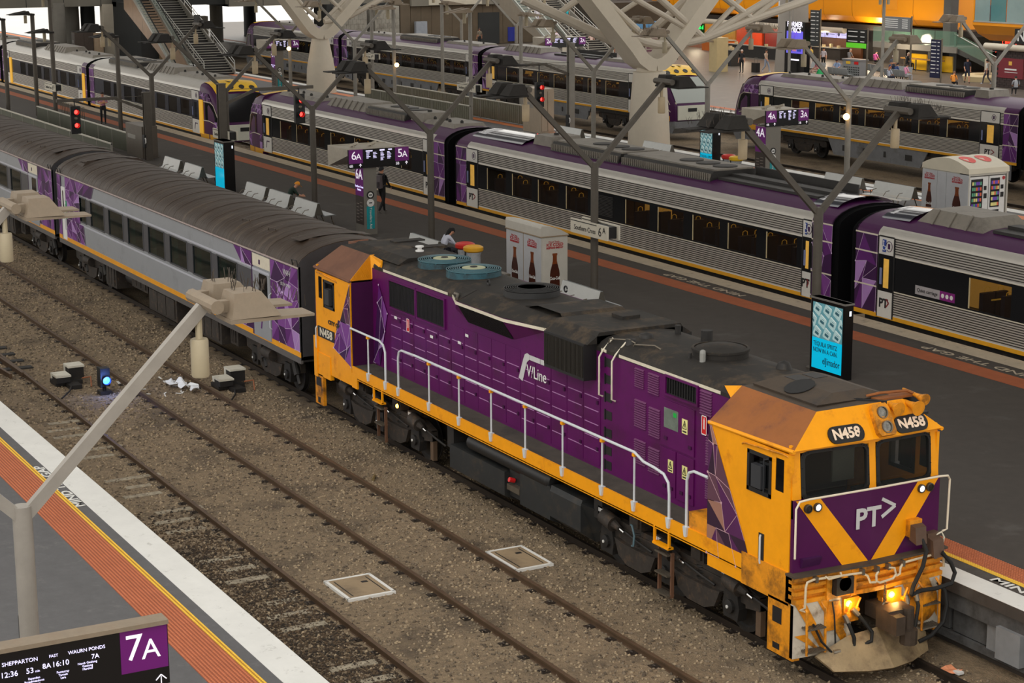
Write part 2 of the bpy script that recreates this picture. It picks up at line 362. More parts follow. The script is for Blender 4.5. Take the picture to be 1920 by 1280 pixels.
# point machines, signal lamp, covers, rubbish
pmw = mat('box_white', (206,202,188), .6, 0, .08, 6, c2=(140,126,100), c2amt=.2)
def point_machine(x, y, label):
    t = T('point_machine', label, 'point machine', (x, y, -.13))
    b = MB(); b.box(x-.85, x+.75, y-.16, y+.16, -.13, -.02); b.box(x-.3, x+.3, y-.42, y+.3, -.1, .0); b.build('bed', grimed, t)
    for nm, bx in (('housing', (x-.42, x+.02, y+.02, y+.42, .0, .34)), ('motor_box', (x-.1, x+.42, y-.42, y-.06, .0, .2))):
        b = MB(); x0, x1, y0, y1, z0, z1 = bx; b.box(x0, x1, y0, y1, z0, z1-.04); bb = b.build(nm, grimed, t)
        b = MB(); b.box(x0-.02, x1+.02, y0-.02, y1+.02, z1-.05, z1); b.box(x0-.015, x0+.1, y0-.015, y1, z0+.06, z1-.04); b.build('lid', pmw, bb)
    b = MB(); b.tube([(x+.4, y, -.04), (x+1.2, y-.3, -.04), (x+1.9, y-.7, -.04)], .025, 6); b.build('drive_rod', grimed, t)
    b = MB(); b.tube([(x+.3, y+.3, .05), (x+.55, y+.45, .12), (x+.75, y+.4, -.1)], .02, 6); b.build('cable', mat('copper_cable', (150,92,60), .6, 0, .1), t)
point_machine(-26.0, -5.75, 'white topped point machine beside the track nearest the near platform')
point_machine(-23.5, -2.15, 'white topped point machine beside the orange striped coach')
t = T('ground_signal', 'small black ground signal with a blue lamp between the tracks', 'signal', (-24.4, -5.25, -.13))
b = MB(); b.box(-24.55, -24.25, -5.4, -5.1, -.13, -.03); b.cyl((-24.4, -5.25, -.05), (-24.4, -5.25, .12), .05); b.build('base', grimed, t)
b = MB(); b.box(-24.5, -24.22, -5.36, -5.14, .1, .58); b.box(-24.5, -24.18, -5.4, -5.36, .08, .6); b.build('housing', black, t)
b = MB(); b.lathe([(.0, .0), (.1, .0), (.1, .02), (.0, .03)], (-24.22, -5.25, .27), 14, ax=(1,0,0)); b.build('lens', mat('blue_lamp', (40,90,255), .3, 0, 0, emit=9), t)
b = MB(); b.lathe([(.115, 0), (.115, .1), (.105, .1), (.105, 0)], (-24.22, -5.25, .27), 14, ax=(1,0,0)); b.build('hood', black, t)
bl = bpy.data.lights.new('blue_signal_glow', 'POINT'); bl.energy = 14; bl.color = (.15, .3, 1); bl.shadow_soft_size = .1
blo = bpy.data.objects.new('blue_signal_glow', bl); COL.objects.link(blo); blo.location = (-24.0, -5.25, .3)
cover = mat('cover_plate', (150,130,102), .8, 0, .1, 5, c2=(98,84,68), c2amt=.3)
def pit(x0, x1, y0, y1, label):
    t = T('pit_cover', label, 'pit cover', ((x0+x1)/2, (y0+y1)/2, -.13))
    b = MB(); b.box(x0, x1, y0, y1, -.14, -.085); b.build('slab', cover, t)
    b = MB()
    for a in ((x0-.04, x0+.02, y0-.04, y1+.04), (x1-.02, x1+.04, y0-.04, y1+.04), (x0, x1, y0-.04, y0+.02), (x0, x1, y1-.02, y1+.04)): b.box(*a, -.14, -.078)
    b.build('white_frame', edgewhite, t)
    b = MB(); b.box(x0+.1, x1-.1, y0+.1, y0+.12, -.085, -.081); b.box(x0+.1, x1-.1, y1-.12, y1-.1, -.085, -.081); b.box(x0+.3, x0+.38, y1-.3, y1-.18, -.085, -.08); b.build('lifting_slot', grimed, t)
pit(-8.0, -6.93, -6.0, -5.15, 'white framed pit cover between two brown tracks')
pit(-8.05, -6.87, -2.62, -1.9, 'plain brown pit cover beside the purple locomotive track')
b = MB(); t = T('plastic_bag', 'white plastic rags caught on the middle track', 'rag', (-23.9, -3.4, -.1))
for i in range(3):
    x, y = -24.6+i*.42, -3.5+.18*i; ring = []
    for k in range(7):
        ring.append([(x+.1*k+R.uniform(-.03, .03), y+.05*sin(k)+dy, -.06+R.uniform(0, .22)*(1 if dy == 0 else .5)) for dy in (-.12, 0, .12)])
    b.loft(ring, closed=False)
b.build('torn_bag', mat('plastic_white', (225,228,232), .4, 0, .05), t, smooth=0)
b = MB()
for k in range(14):
    x, y = -25.6+R.uniform(0, 2.4), -4.6+R.uniform(0, 1.4); a = R.uniform(0, pi)
    b.beam((x, y, -.118), (x+cos(a)*R.uniform(.1, .35), y+sin(a)*R.uniform(.1, .35), -.116), R.uniform(.02, .06), .01)
one('paint_flake', b, edgewhite, 'white paint marks on the ballast beside the blue ground signal', 'paint marks', kind='stuff')
t = T('litter', 'crumpled orange and white food wrapper below the middle platform wall', 'litter', (.9, 1.1, -.12))
b = MB(); b.loft([[(.75+.09*k, 1.0+dy+.02*sin(3*k), -.1+R.uniform(0, .06)) for dy in (0, .1, .22)] for k in range(4)], closed=False); b.build('wrapper', mat('orange_wrapper', (226,150,110), .6, 0, .2, 8), t, smooth=0)
b = MB(); b.box(.95, 1.08, 1.08, 1.2, -.1, -.06); b.build('paper', white, t)
b = MB(); b.cyl((-13.9, -2.35, -.09), (-13.65, -2.5, -.09), .035); one('drink_bottle', b, mat('murky_bottle', (120,104,70), .3, 0, .2), 'small brown drink bottle lying beside the middle track', 'bottle')
# ---------------------------------------------------------------- locomotive
lo = T('diesel_locomotive', 'purple and yellow diesel locomotive numbered N458', 'locomotive', (-9.7, 0, 0))
fx = lambda y, a, c: a+c*(1-abs(y)/1.45)        # the nose is a very shallow V in plan
def cab(front, name, nose_label=None):
    """front=True: leading cab at x=0; else the trailing cab mirrored about x=-9.6"""
    X = (lambda x: x) if front else (lambda x: -19.15-x)
    r_ = rustroof if front else rustroof2
    b = MB()
    # side walls with window openings made of bands; (x, z) rectangles left solid
    xr = -2.3 if front else -2.13
    for s in (-1, 1):
        y = s*1.45
        W1 = (-1.19, -.58); W2 = (-.46, -.24); zb, zt = 2.84, 3.44
        for (a, c, z0, z1, m) in ((xr, W1[0], 1.18, 3.62, 0), (W1[0], W1[1], 1.18, zb, 0), (W1[0], W1[1], zt, 3.62, 0), (W1[1], W2[0], 1.18, 3.62, 0),
                                  (W2[0], W2[1], 1.18, 2.97, 0), (W2[0], W2[1], 3.5, 3.62, 0), (W2[1], -.06, 1.18, 3.62, 0)):
            b.hexa([(X(a), y-.03, z0), (X(c), y-.03, z0), (X(c), y+.03, z0), (X(a), y+.03, z0), (X(a), y-.03, z1), (X(c), y-.03, z1), (X(c), y+.03, z1), (X(a), y+.03, z1)], m)
    # rear wall, floor
    b.hexa([(X(xr), -1.45, 1.3), (X(xr-.04), -1.45, 1.3), (X(xr-.04), 1.45, 1.3), (X(xr), 1.45, 1.3), (X(xr), -1.45, 3.62), (X(xr-.04), -1.45, 3.62), (X(xr-.04), 1.45, 3.62), (X(xr), 1.45, 3.62)], 1)
    b.box(min(X(-.1), X(xr)), max(X(-.1), X(xr)), -1.42, 1.42, 1.2, 1.5, 1)
    # window face: posts and bars
    fz = [(2.66, .0), (2.92, -.03), (3.66, -.1), (3.74, -.1)]
    def xf(z): return np.interp(z, [2.6, 3.74], [.0, -.1])
    def slab(y0, y1, z0, z1):
        p = []
        for z in (z0, z1):
            for dx in (0,):
                p += [(X(fx(y0, xf(z), .06)), y0, z), (X(fx(y1, xf(z), .06)), y1, z), (X(fx(y1, xf(z), .06)-.06), y1, z), (X(fx(y0, xf(z), .06)-.06), y0, z)]
        b.hexa(p, 0)
    for y0, y1 in ((-1.46, -1.30), (.0, .14), (1.30, 1.46)):
        for k in range(1): slab(y0, y1, 2.6, 3.76)
    for y0, y1 in ((-1.30, 0), (.14, 1.30)): slab(y0, y1, 2.6, 2.90); slab(y0, y1, 3.63, 3.76)
    b.build('cab_shell', [yellow, purpled], lo)
    # roof: visor, number panel, slopes, flat top
    b = MB(); zt, ze = 4.2, 3.72; wt = .86; xe = xr-(.02 if front else 0); xw = .06; xp = -.27
    if True:
        E_ = [(X(xe), -1.49, ze-.06), (X(xw-.05), -1.49, ze-.02), (X(xw+.03), 0, ze), (X(xw-.05), 1.49, ze-.02), (X(xe), 1.49, ze-.06)]
        xtop = xr+.02 if front else xr+.2
        Tp = [(X(xtop), -wt, zt), (X(xp), -wt, zt), (X(xp+.06), 0, zt+.02), (X(xp), wt, zt), (X(xtop), wt, zt)]
        b.poly([E_[0], E_[1], Tp[1], Tp[0]], 1); b.poly([E_[4], E_[3], Tp[3], Tp[4]], 1)
        b.poly([E_[1], E_[2], Tp[2], Tp[1]], 0); b.poly([E_[2], E_[3], Tp[3], Tp[2]], 0)
        b.poly([Tp[0], Tp[1], Tp[2], Tp[3], Tp[4]], 2)
        b.poly([E_[0], Tp[0], Tp[4], E_[4]], 0 if not front else 3)
        # eave lips, rounded
        for s in (-1, 1):
            b.tube([(X(xe), s*1.475, ze-.075), (X(xw-.06), s*1.475, ze-.035)], .035, 8, 1 if not front else 0)
        b.poly([E_[0], E_[1], E_[2], E_[3], E_[4]], 0)
        # wing plates that tie the slope to the hood
        for s in (-1, 1) if front else ():
            A = (X(xtop), s*wt, zt); B = (X(xtop-.42), s*.92, 4.12); D_ = tuple(A[i]+((X(xe), s*1.49, ze-.06)[i]-A[i])*.34 for i in range(3)); b.poly([A, B, D_], 0); b.poly([B, D_, (X(xe), s*1.47, ze-.08), (X(xe), s*.92, ze-.08)], 3)
        for s in (-1, 1) if not front else ():
            a = X(xtop); c = X(xtop-.75)
            b.hexa([(a, s*wt, zt-.01), (c, s*.92, 4.0), (c, s*.90, 4.0), (a, s*(wt-.05), zt-.03), (a, s*wt, zt), (c, s*.92, 4.2-.02), (c, s*.88, 4.2-.02), (a, s*(wt-.05), zt)], 0)
            b.poly([(X(xe), s*1.47, ze-.06), (a, s*wt, zt), (c, s*.92, 4.1), (X(xe), s*.92, ze-.06)], 0)
    b.build('cab_roof', [yellow, r_, rooftop if front else soot, purpled], lo)
    # eave gutter over the side windows
    for s in (-1, 1):
        b = MB(); b.tube([(X(-1.38), s*1.47, 3.50), (X(-1.3), s*1.5, 3.545), (X(-.22), s*1.5, 3.60), (X(-.14), s*1.47, 3.57)], .016, 6); b.build('rain_gutter', dirtyyellow, lo)
    # side windows
    for s in (-1, 1):
        y = s*1.45
        f = MB()
        for (a, c, z0, z1) in ((-1.21, -1.15, 2.80, 3.46), (-.62, -.56, 2.80, 3.46), (-1.21, -.56, 2.79, 2.86), (-1.21, -.56, 3.41, 3.47)):
            f.box(min(X(a), X(c)), max(X(a), X(c)), y-.045, y+.045, z0, z1)
        f.build('side_window', black, lo)
        p = MB(); p.box(min(X(-.95), X(-.6)), max(X(-.95), X(-.6)), y-s*.02-.006, y-s*.02+.006, 2.86, 3.42); p.build('sliding_pane', glassd, lo)
        p = MB(); p.beam((X(-.72), y+s*.07, 2.86), (X(-.72), y+s*.07, 3.42), .015, .015); p.beam((X(-.72), y+s*.07, 3.40), (X(-.6), y+s*.02, 3.44), .015, .015); p.box(min(X(-1.02), X(-.76)), max(X(-1.02), X(-.76)), y+s*.05-.05, y+s*.05+.05, 2.90, 3.28); p.build('wing_mirror', mat('mirror_back', (52,54,58), .4, 0, .05), lo)
        p = MB(); p.prism([(X(-.46), 2.98), (X(-.25), 2.94), (X(-.22), 3.05), (X(-.24), 3.46), (X(-.3), 3.53), (X(-.45), 3.48)], 'y', y-.025, y+.036); p.build('quarter_window', glassd, lo)
    # windscreens with rubber surround and bolts
    for y0, y1 in ((-1.30, 0.0), (.14, 1.30)):
        def P(u, v, dx=0.0):
            y = y0+(y1-y0)*u; z = 2.88+.77*v; return (X(fx(y, xf(z), .06)+dx), y, z)
        rr = [(.1, 0), (.9, 0), (.97, .03), (1, .12), (1, .88), (.97, .97), (.9, 1), (.1, 1), (.03, .97), (0, .88), (0, .12), (.03, .03)]
        f = MB(); sc = lambda u, v, k: (.5+(u-.5)*k, .5+(v-.5)*k*.985)
        f.loft([[P(u, v, .012) for u, v in rr], [P(*sc(u, v, .9), .03) for u, v in rr], [P(*sc(u, v, .9), -.03) for u, v in rr]], cap=False)
        for k in range(22):
            t = k/22*12; i = int(t); q = t-i; u = rr[i][0]*(1-q)+rr[(i+1) % 12][0]*q; v = rr[i][1]*(1-q)+rr[(i+1) % 12][1]*q
            c = P(*sc(u, v, .965), .022); f.cyl(c, (c[0]+(.012 if front else -.012), c[1], c[2]), .009, 5)
        w = f.build('windscreen', rubber, lo)
        p = MB(); p.poly([P(*sc(u, v, .93), -.005) for u, v in rr]); p.build('pane', mat('windscreen_glass', (30,34,34), .05, 0, 0, alpha=.55, spec=.8), w, smooth=0)
    # cab interior
    b = MB(); b.box(min(X(-.9), X(-.35)), max(X(-.9), X(-.35)), -1.35, -.1, 1.5, 2.62, 0); b.box(min(X(-.75), X(-.35)), max(X(-.75), X(-.35)), .25, 1.3, 1.5, 2.7, 0)
    b.box(min(X(-1.75), X(-1.6)), max(X(-1.75), X(-1.6)), -1.1, -.5, 2.1, 3.1, 1); b.box(min(X(-1.75), X(-1.3)), max(X(-1.75), X(-1.3)), -1.1, -.5, 1.5, 2.15, 1)
    b.box(min(X(-1.4), X(-1.36)), max(X(-1.4), X(-1.36)), .35, .8, 2.6, 3.6, 2)
    b.build('cab_interior', [mat('desk', (52,54,54), .6, 0, .1), black, mat('cab_cupboard', (150,160,150), .5, 0, .1)], lo)
    # nose panel with the V stripes
    def N(y, z, d=0): return (X(fx(y, .02, .07)+d), y, z)
    b = MB(); zs = [1.72, 2.62]; ys = [-1.46, 0, 1.46]
    for i in range(2):
        b.hexa([N(ys[i], 1.72), N(ys[i+1], 1.72), N(ys[i+1], 1.72, -.1), N(ys[i], 1.72, -.1), N(ys[i], 2.9), N(ys[i+1], 2.9), N(ys[i+1], 2.9, -.1), N(ys[i], 2.9, -.1)])
    nose = b.build('nose_panel', mat('nose_purple', (74,12,70), .35, 0, .08, 2, spec=.4), lo)
    for s in (-1, 1):
        b = MB(); e = .006
        b.poly([N(s*.03, 1.725, e), N(s*.53, 1.725, e), N(s*1.40, 2.85 if s < 0 else 2.85, e), N(s*1.44, 2.9, e), N(s*.99, 2.9, e)]); b.build('yellow_stripe_print', yellow, nose, smooth=0)
        b = MB()
        for yy, em in ((1.22, 0), (1.04, 1)):
            c = N(s*yy, 2.755, .0); d = 1 if front else -1
            b.lathe([(.072, 0), (.072, .05), (.055, .055), (.055, .03)], c, 16, 0, ax=(d, 0, 0)); b.lathe([(.0, .02), (.056, .02), (.05, .045), (0, .05)], c, 14, 1 if (em and front) else 2, ax=(d, 0, 0))
        b.build('marker_light', [mat('lamp_rim', (70,66,60), .4, .5, 0), mat('marker_lens', (225,228,245), .2, 0, 0, emit=1.6), mat('marker_lens_dark', (46,40,34), .2, 0, 0)], nose)
    return X, N, nose
X, N, nose = cab(True, 'front')
# PT> logo on the nose
text('PT', (N(-.04, 0, .01)[0], -.06, 2.43), .46, greyp, nose, (0,1,0), bold=.012)
b = MB(); b.beam(N(.22, 2.71, .012), N(.5, 2.56, .012), .055, .012, up=(1,0,0)); b.beam(N(.22, 2.41, .012), N(.5, 2.56, .012), .055, .012, up=(1,0,0)); b.build('chevron_logo', greyp, nose, smooth=0)
# number boards, headlight
def oval(cy, cz, w, h, f, n=8):
    p = []
    for s in (1, -1):
        for k in range(n+1):
            a = radians(-90+180*k/n)*1; p.append(f(cy+s*(w/2-h/2)+s*cos(a)*h/2, cz+s*sin(a)*h/2))
    return p
def VP(y, z, d=0): # the sloping number panel
    x = np.interp(z, [3.72, 4.2], [.065, -.24])-.05*abs(y)/1.45; return (x+d, y, z+d*.55)
for cy in (-.47, .84):
    b = MB(); b.loft([oval(cy, 3.84, .68, .24, lambda y, z: VP(y, z, .0)), oval(cy, 3.84, .68, .24, lambda y, z: VP(y, z, .03))]); nb = b.build('number_board', black, lo)
    text('N458', VP(cy, 3.84, .034), .235, mat('number_cream', (238,214,190), .5, 0, .04), nb, (0,1,0), (-.52,0,.85), bold=.008)
b = MB(); q = [(.12, 3.72), (.40, 3.72), (.44, 3.77), (.44, 4.10), (.39, 4.17), (.13, 4.17), (.08, 4.10), (.08, 3.77)]
b.loft([[VP(y, z, -.02) for y, z in q], [VP(y, z, .10) for y, z in q]]); hl = b.build('headlight', dirtyyellow, lo)
for z in (3.835, 4.04):
    b = MB(); c = V(VP(.26, z, .085)); b.lathe([(.1, 0), (.1, .05), (.085, .05), (.085, .02)], c, 16, 1, ax=(1,0,.4)); b.lathe([(.084, .03), (.03, .0), (.0, .0)], c, 16, 0, ax=(1,0,.4)); b.build('lamp', [mat('reflector', (130,128,122), .3, 1, .5, 14), steel], hl)
# horns in a recess
b = MB(); b.box(-.75, -.12, .42, 1.28, 3.93, 3.97); b.poly([(-.12, .42, 3.86), (-.12, 1.28, 3.86), (-.5, 1.28, 4.22), (-.5, .42, 4.22)]); b.beam((-.62, -.1, 4.25), (-.2, .48, 4.2), .05, .05); b.build('horn_recess', black, lo)
for (y, z, xx, r) in ((.56, 4.12, .02, .115), (.92, 4.10, .06, .125), (1.12, 4.2, -.02, .1)):
    b = MB(); b.lathe([(r, 0), (r*.93, -.03), (r*.6, -.1), (r*.38, -.22), (.025, -.5), (.02, -.56), (.01, -.54), (r*.3, -.2), (r*.85, -.02)], (xx, y, z), 16, ax=(1,0,-.12)); b.build('horn', dirtyyellow, lo)
b = MB(); b.box(-.62, -.3, .38, 1.2, 4.2, 4.24); b.tube([(-.5, .3, 4.26), (-.4, .5, 4.31), (-.35, 1.0, 4.3), (-.25, 1.22, 4.2), (-.2, 1.25, 4.05)], .022, 6); b.build('horn_bracket', rustroof, lo)
# hatch on the front cab roof
b = MB()
hx = [(-2.15, .0), (-2.0, .05), (-.62, .05), (-.5, .02)]
b.loft([[(-2.2, -.68, 4.19), (-.5, -.68, 4.19), (-.5, .72, 4.19), (-2.2, .72, 4.19)], [(-2.2, -.7, 4.24), (-.46, -.7, 4.24), (-.46, .74, 4.24), (-2.2, .74, 4.24)], [(-2.0, -.3, 4.36), (-.62, -.3, 4.36), (-.62, .36, 4.36), (-2.0, .36, 4.36)]])
ha = b.build('roof_hatch', rooftop, lo, smooth=0)
b = MB(); b.box(-1.9, -1.55, -.28, .02, 4.355, 4.366); b.box(-1.9, -1.55, .08, .34, 4.355, 4.366); b.build('vent_panel', black, ha, smooth=0)
b = MB(); b.lathe([(0, .012), (.26, .012), (.26, 0), (0, 0)], (-1.3, -.42, 4.335), 16, ax=(0,-.3,1)); b.build('round_vent', black, ha)
# ---- hood
b = MB(); hw = .92
b.box(-16.98, -2.34, -hw, hw, 1.62, 3.94)
hood = b.build('hood', purple, lo)
b = MB()
prof = [(-hw-.005, 3.93), (-hw-.005, 4.0), (-.86, 4.1), (-.72, 4.17), (-.4, 4.22), (.4, 4.22), (.72, 4.17), (.86, 4.1), (hw+.005, 4.0), (hw+.005, 3.93)]
b.prism(prof, 'x', -16.9, -2.0); b.build('hood_roof', soot, lo, smooth=.5)
b = MB()
for x0, x1 in ((-16.35, -13.05), (-9.4, -8.4), (-6.68, -6.5), (-6.05, -2.8)):
    b.box(x0, x1, -hw-.012, -hw+.01, 3.945, 4.0)
b.build('cream_line_print', cream, lo, smooth=0)
# air intake grilles at the rear
def grille(x0, x1, z0, z1, n, name='grille', y=-hw, dep=.03, m=black, fm=None, parent=None):
    b = MB(); b.box(x0, x1, y-.004, y+.02, z0, z1, 0)
    for k in range(n):
        xx = x0+(x1-x0)*(k+.5)/n; b.box(xx-.009, xx+.009, y-dep, y-.004, z0+.02, z1-.02, 0)
    for (a, c, d, e) in ((x0-.04, x0, z0-.04, z1+.04), (x1, x1+.04, z0-.04, z1+.04), (x0, x1, z0-.04, z0), (x0, x1, z1, z1+.04)): b.box(a, c, y-dep-.01, y+.01, d, e, 1)
    return b.build(name, [m, fm or purple], parent or lo, smooth=0)
grille(-16.0, -14.66, 3.2, 3.80, 30); grille(-14.55, -13.2, 3.2, 3.80, 30)
grille(-4.45, -3.48, 3.62, 3.92, 12)
# dynamic brake bulge
b = MB()
for s in (-1, 1):
    y = s*.9
    ring = lambda x, o, zb: [(x, y, zb), (x, s*(.92+o), 3.92), (x, s*(.92+o), 3.99), (x, s*.7, 4.18), (x, s*.55, 4.15)]
    b.loft([ring(-12.75, .0, 3.7), ring(-12.15, .26, 3.52), ring(-10.05, .26, 3.50), ring(-8.8, .0, 3.74)])
bb = b.build('brake_bulge', [purple], lo, smooth=0)
b = MB(); b.loft([[(-12.1, -1.185, 4.0), (-12.1, -.7, 4.195), (-12.1, -.5, 4.2)], [(-10.05, -1.185, 4.0), (-10.05, -.7, 4.195), (-10.05, -.5, 4.2)]], closed=False)
b.loft([[(-12.8, -.93, 4.0), (-12.8, -.7, 4.19)], [(-12.1, -1.19, 4.005), (-12.1, -.7, 4.2)]], closed=False); b.loft([[(-10.05, -1.19, 4.005), (-10.05, -.7, 4.2)], [(-8.75, -.93, 4.0), (-8.75, -.7, 4.19)]], closed=False); b.build('bulge_roof', soot, bb, smooth=0, recalc=False)
b = MB()
for k in range(34):
    xx = -12.05+k*.058; b.hexa([(xx, -.955, 3.53), (xx+.02, -.955, 3.53), (xx+.02, -.93, 3.53), (xx, -.93, 3.53), (xx, -1.195, 3.92), (xx+.02, -1.195, 3.92), (xx+.02, -1.17, 3.92), (xx, -1.17, 3.92)])
b.poly([(-12.08, -.935, 3.53), (-10.08, -.935, 3.53), (-10.08, -1.18, 3.92), (-12.08, -1.18, 3.92)]); b.build('brake_grille', black, bb, smooth=0)
b = MB(); b.box(-12.13, -10.05, -1.2, -1.17, 3.925, 3.985); b.beam((-12.8, -.93, 3.965), (-12.13, -1.19, 3.955), .03, .06); b.beam((-10.05, -1.19, 3.955), (-8.8, -.93, 3.965), .03, .06); b.build('cream_line_print', cream, bb, smooth=0)
b = MB(); b.tube([(-12.75, -.9, 4.03), (-12.4, -1.0, 4.07), (-12.15, -1.17, 4.03)], .035, 8); b.build('roof_corner_trim', steel, bb)
# radiator boxes
for s in (-1, 1):
    b = MB(); y0, y1 = sorted((s*.9, s*1.2)); b.box(-8.36, -6.86, y0, y1, 3.36, 4.06); rb = b.build('radiator_box', black, lo, smooth=0)
    b = MB()
    for k in range(30): b.box(-8.33+k*.049, -8.33+k*.049+.02, s*1.2-.02, s*1.2+.02, 3.42, 4.02)
    b.build('fin', mat('radiator_fin', (40,36,30), .6, .2, .1), rb, smooth=0)
b = MB(); b.box(-8.4, -6.8, -.95, .95, 4.06, 4.2); b.prism([(-1.16, 4.06), (-.95, 4.2), (-.9, 4.27), (.9, 4.27), (.95, 4.2), (1.16, 4.06)], 'x', -8.4, -6.8); b.build('radiator_cowl', soot, lo, smooth=0)
b = MB(); b.loft([[(-10.0, -.7, 4.2), (-10.0, .7, 4.2)], [(-9.5, -.7, 4.3), (-9.5, .7, 4.3)], [(-8.6, -.7, 4.3), (-8.6, .7, 4.3)], [(-8.4, -.75, 4.2), (-8.4, .75, 4.2)]], closed=False)
b.box(-8.0, -7.6, .1, .5, 4.27, 4.33); b.build('silencer_hatch', soot, lo, smooth=0)
# roof fans
teal = mat('fan_teal', (34,78,90), .45, .2, .1, 4, c2=(18,30,34), c2amt=.4, c2scale=3)
def fan(x, m, r=.62, hub=True, z=4.2):
    b = MB(); b.lathe([(r*1.0, -.06), (r*.97, .13), (r*.93, .13), (r*.95, -.02)], (x, 0, z), 28); f = b.build('roof_fan', m, lo)
    b = MB()
    for k in range(7):
        q = r*(.98-.075*k); b.lathe([(q, .14), (q, .16), (q-.018, .16), (q-.018, .14)], (x, 0, z+.012*k/3), 28)
    for k in range(8): b.beam((x, 0, z+.15), (x+r*cos(k*pi/4), r*sin(k*pi/4), z+.135), .02, .015)
    b.build('fan_guard', mat('guard_blue', (70,110,120), .4, .3, 0) if hub else m, f)
    if hub:
        b = MB(); b.lathe([(r*.42, .15), (r*.42, .18), (r*.1, .19), (0, .19)], (x, 0, z), 24); b.build('hub_cap', mat('fan_hub', (168,172,140), .6, 0, .15, 6), f)
        b = MB(); b.lathe([(r*.14, .19), (r*.12, .205), (0, .21)], (x, 0, z), 14); b.build('hub_bolt', grimed, f)
    b = MB(); b.lathe([(r*.92, .02), (0, .02)], (x, 0, z), 24); b.build('fan_blade_disc', black, f)
    for k in range(6):
        a = k*pi/3; b = MB(); b.beam((x+r*.2*cos(a), r*.2*sin(a), z+.09), (x+r*.85*cos(a), r*.85*sin(a), z+.08), .18, .01, up=(.3*sin(a), -.3*cos(a), 1)); b.build('blade', grimed, f)
fan(-15.05, teal); fan(-13.62, teal); fan(-11.0, black, .6, False)
b = MB(); b.lathe([(.5, 0), (.5, .12), (.44, .16), (.42, .16), (.3, .2), (0, .22)], (-4.3, .1, 4.2), 28); b.lathe([(.52, .12), (.52, .16), (.47, .17), (.47, .12)], (-4.3, .1, 4.2), 28); b.build('exhaust_dome', soot, lo)
b = MB(); b.cyl((-4.05, -.45, 4.1), (-4.05, -.45, 4.36), .055, 10); b.lathe([(.055, .26), (.05, .3), (.02, .32), (0, .32)], (-4.05, -.45, 4.1), 10); b.build('aerial_pot', mat('aerial_grey', (150,150,146), .4, .2, 0), lo)
b = MB(); b.cyl((-4.4, -.5, 4.15), (-4.4, -.48, 4.3), .03, 8); b.cyl((-5.4, .55, 4.15), (-5.4, .55, 4.42), .11, 10); b.cyl((-6.2, .45, 4.15), (-6.2, .45, 4.38), .06, 8); b.lathe([(.0, .14), (.12, .1), (.16, 0)], (-6.2, -.25, 4.18), 10); b.lathe([(.0, .12), (.1, .1), (.14, 0)], (-6.1, -.65, 4.15), 10); b.lathe([(.0, .16), (.1, .12), (.15, 0)], (-2.9, .45, 4.2), 10); b.build('roof_fitting', grimed, lo)
b = MB(); b.lathe([(.1, 0), (.1, .03), (.05, .04), (.05, .09), (.1, .1), (.1, .13), (0, .14)], (-16.55, .1, 4.3), 16); b.build('roof_aerial', white, lo)
b = MB(); b.prism([(-.8, 4.17), (-.55, 4.3), (.7, 4.3), (.9, 4.17)], 'x', -18.6, -15.8); b.box(-18.2, -17.9, .1, .9, 4.3, 4.33); b.box(-17.2, -16.9, .2, 1.0, 4.26, 4.32); b.build('rear_roof_hump', soot, lo, smooth=0)
b = MB(); b.box(-19.3, -18.95, -.5, -.15, 4.1, 4.2); b.tube([(-19.25, -.6, 4.02), (-19.15, -.4, 4.2), (-19.0, -.1, 4.24)], .03, 6); b.build('rear_horn', rustroof2, lo)
for (xx, yy) in ((-12.35, -.3), (-10.9, .75)):
    b = MB(); b.tube([(xx+.06*cos(t), yy, 4.27+.06*sin(t)) for t in [k*pi/6 for k in range(12)]], .018, 6); b.build('lifting_eye', black, lo)
for x0 in (-6.6, -6.15):
    b = MB(); b.tube([(x0, -hw-.02, 3.1), (x0, -hw-.1, 3.14), (x0, -hw-.1, 3.86), (x0, -hw-.02, 3.98), (x0+.05, -.75, 4.2)], .018, 8); b.build('grab_rail', cream, lo)
for x0, y0 in ((-6.55, -.85), (-5.9, -.72)):
    b = MB(); b.tube([(x0, y0, 4.12), (x0+.05, y0, 4.2), (x0+.5, y0+.15, 4.25), (x0+.62, y0+.2, 4.2)], .014, 6); b.build('roof_grab_rail', steel, lo)
# climbing holes
for k, z in enumerate((3.78, 3.46, 3.12, 2.78, 2.44, 2.10, 1.82)):
    b = MB(); b.box(-6.52, -6.3, -hw-.006, -hw+.02, z-.09, z+.07); b.box(-6.55, -6.52, -hw-.02, -hw, z-.11, z+.09); b.build('step_hole', black, lo, smooth=0)
# louvres
def louvre(x0, x1, z0, z1, n):
    b = MB()
    for k in range(n):
        z = z0+(z1-z0)*k/n; h = (z1-z0)/n
        b.add([(x0, -hw, z), (x1, -hw, z), (x1, -hw-.028, z+h*.25), (x0, -hw-.028, z+h*.25), (x0, -hw, z+h*.85), (x1, -hw, z+h*.85)], [(0,1,2,3), (3,2,5,4), (0,3,4), (1,5,2)])
    return b.build('louvre_panel', mat('louvre_purple', (96,40,86), .45, 0, .1), hood, smooth=0)
for x0, x1, z0, z1, n in ((-5.5, -5.2, 3.52, 3.88, 9), (-5.05, -4.7, 3.5, 3.88, 9), (-5.5, -5.12, 2.78, 3.3, 12), (-5.02, -4.66, 2.72, 3.26, 12), (-5.5, -5.12, 2.1, 2.56, 11), (-5.02, -4.66, 2.05, 2.52, 11), (-3.4, -3.05, 3.48, 3.92, 9), (-3.2, -2.85, 2.62, 3.18, 12), (-3.2, -2.85, 2.02, 2.4, 9)): louvre(x0, x1, z0, z1, n)
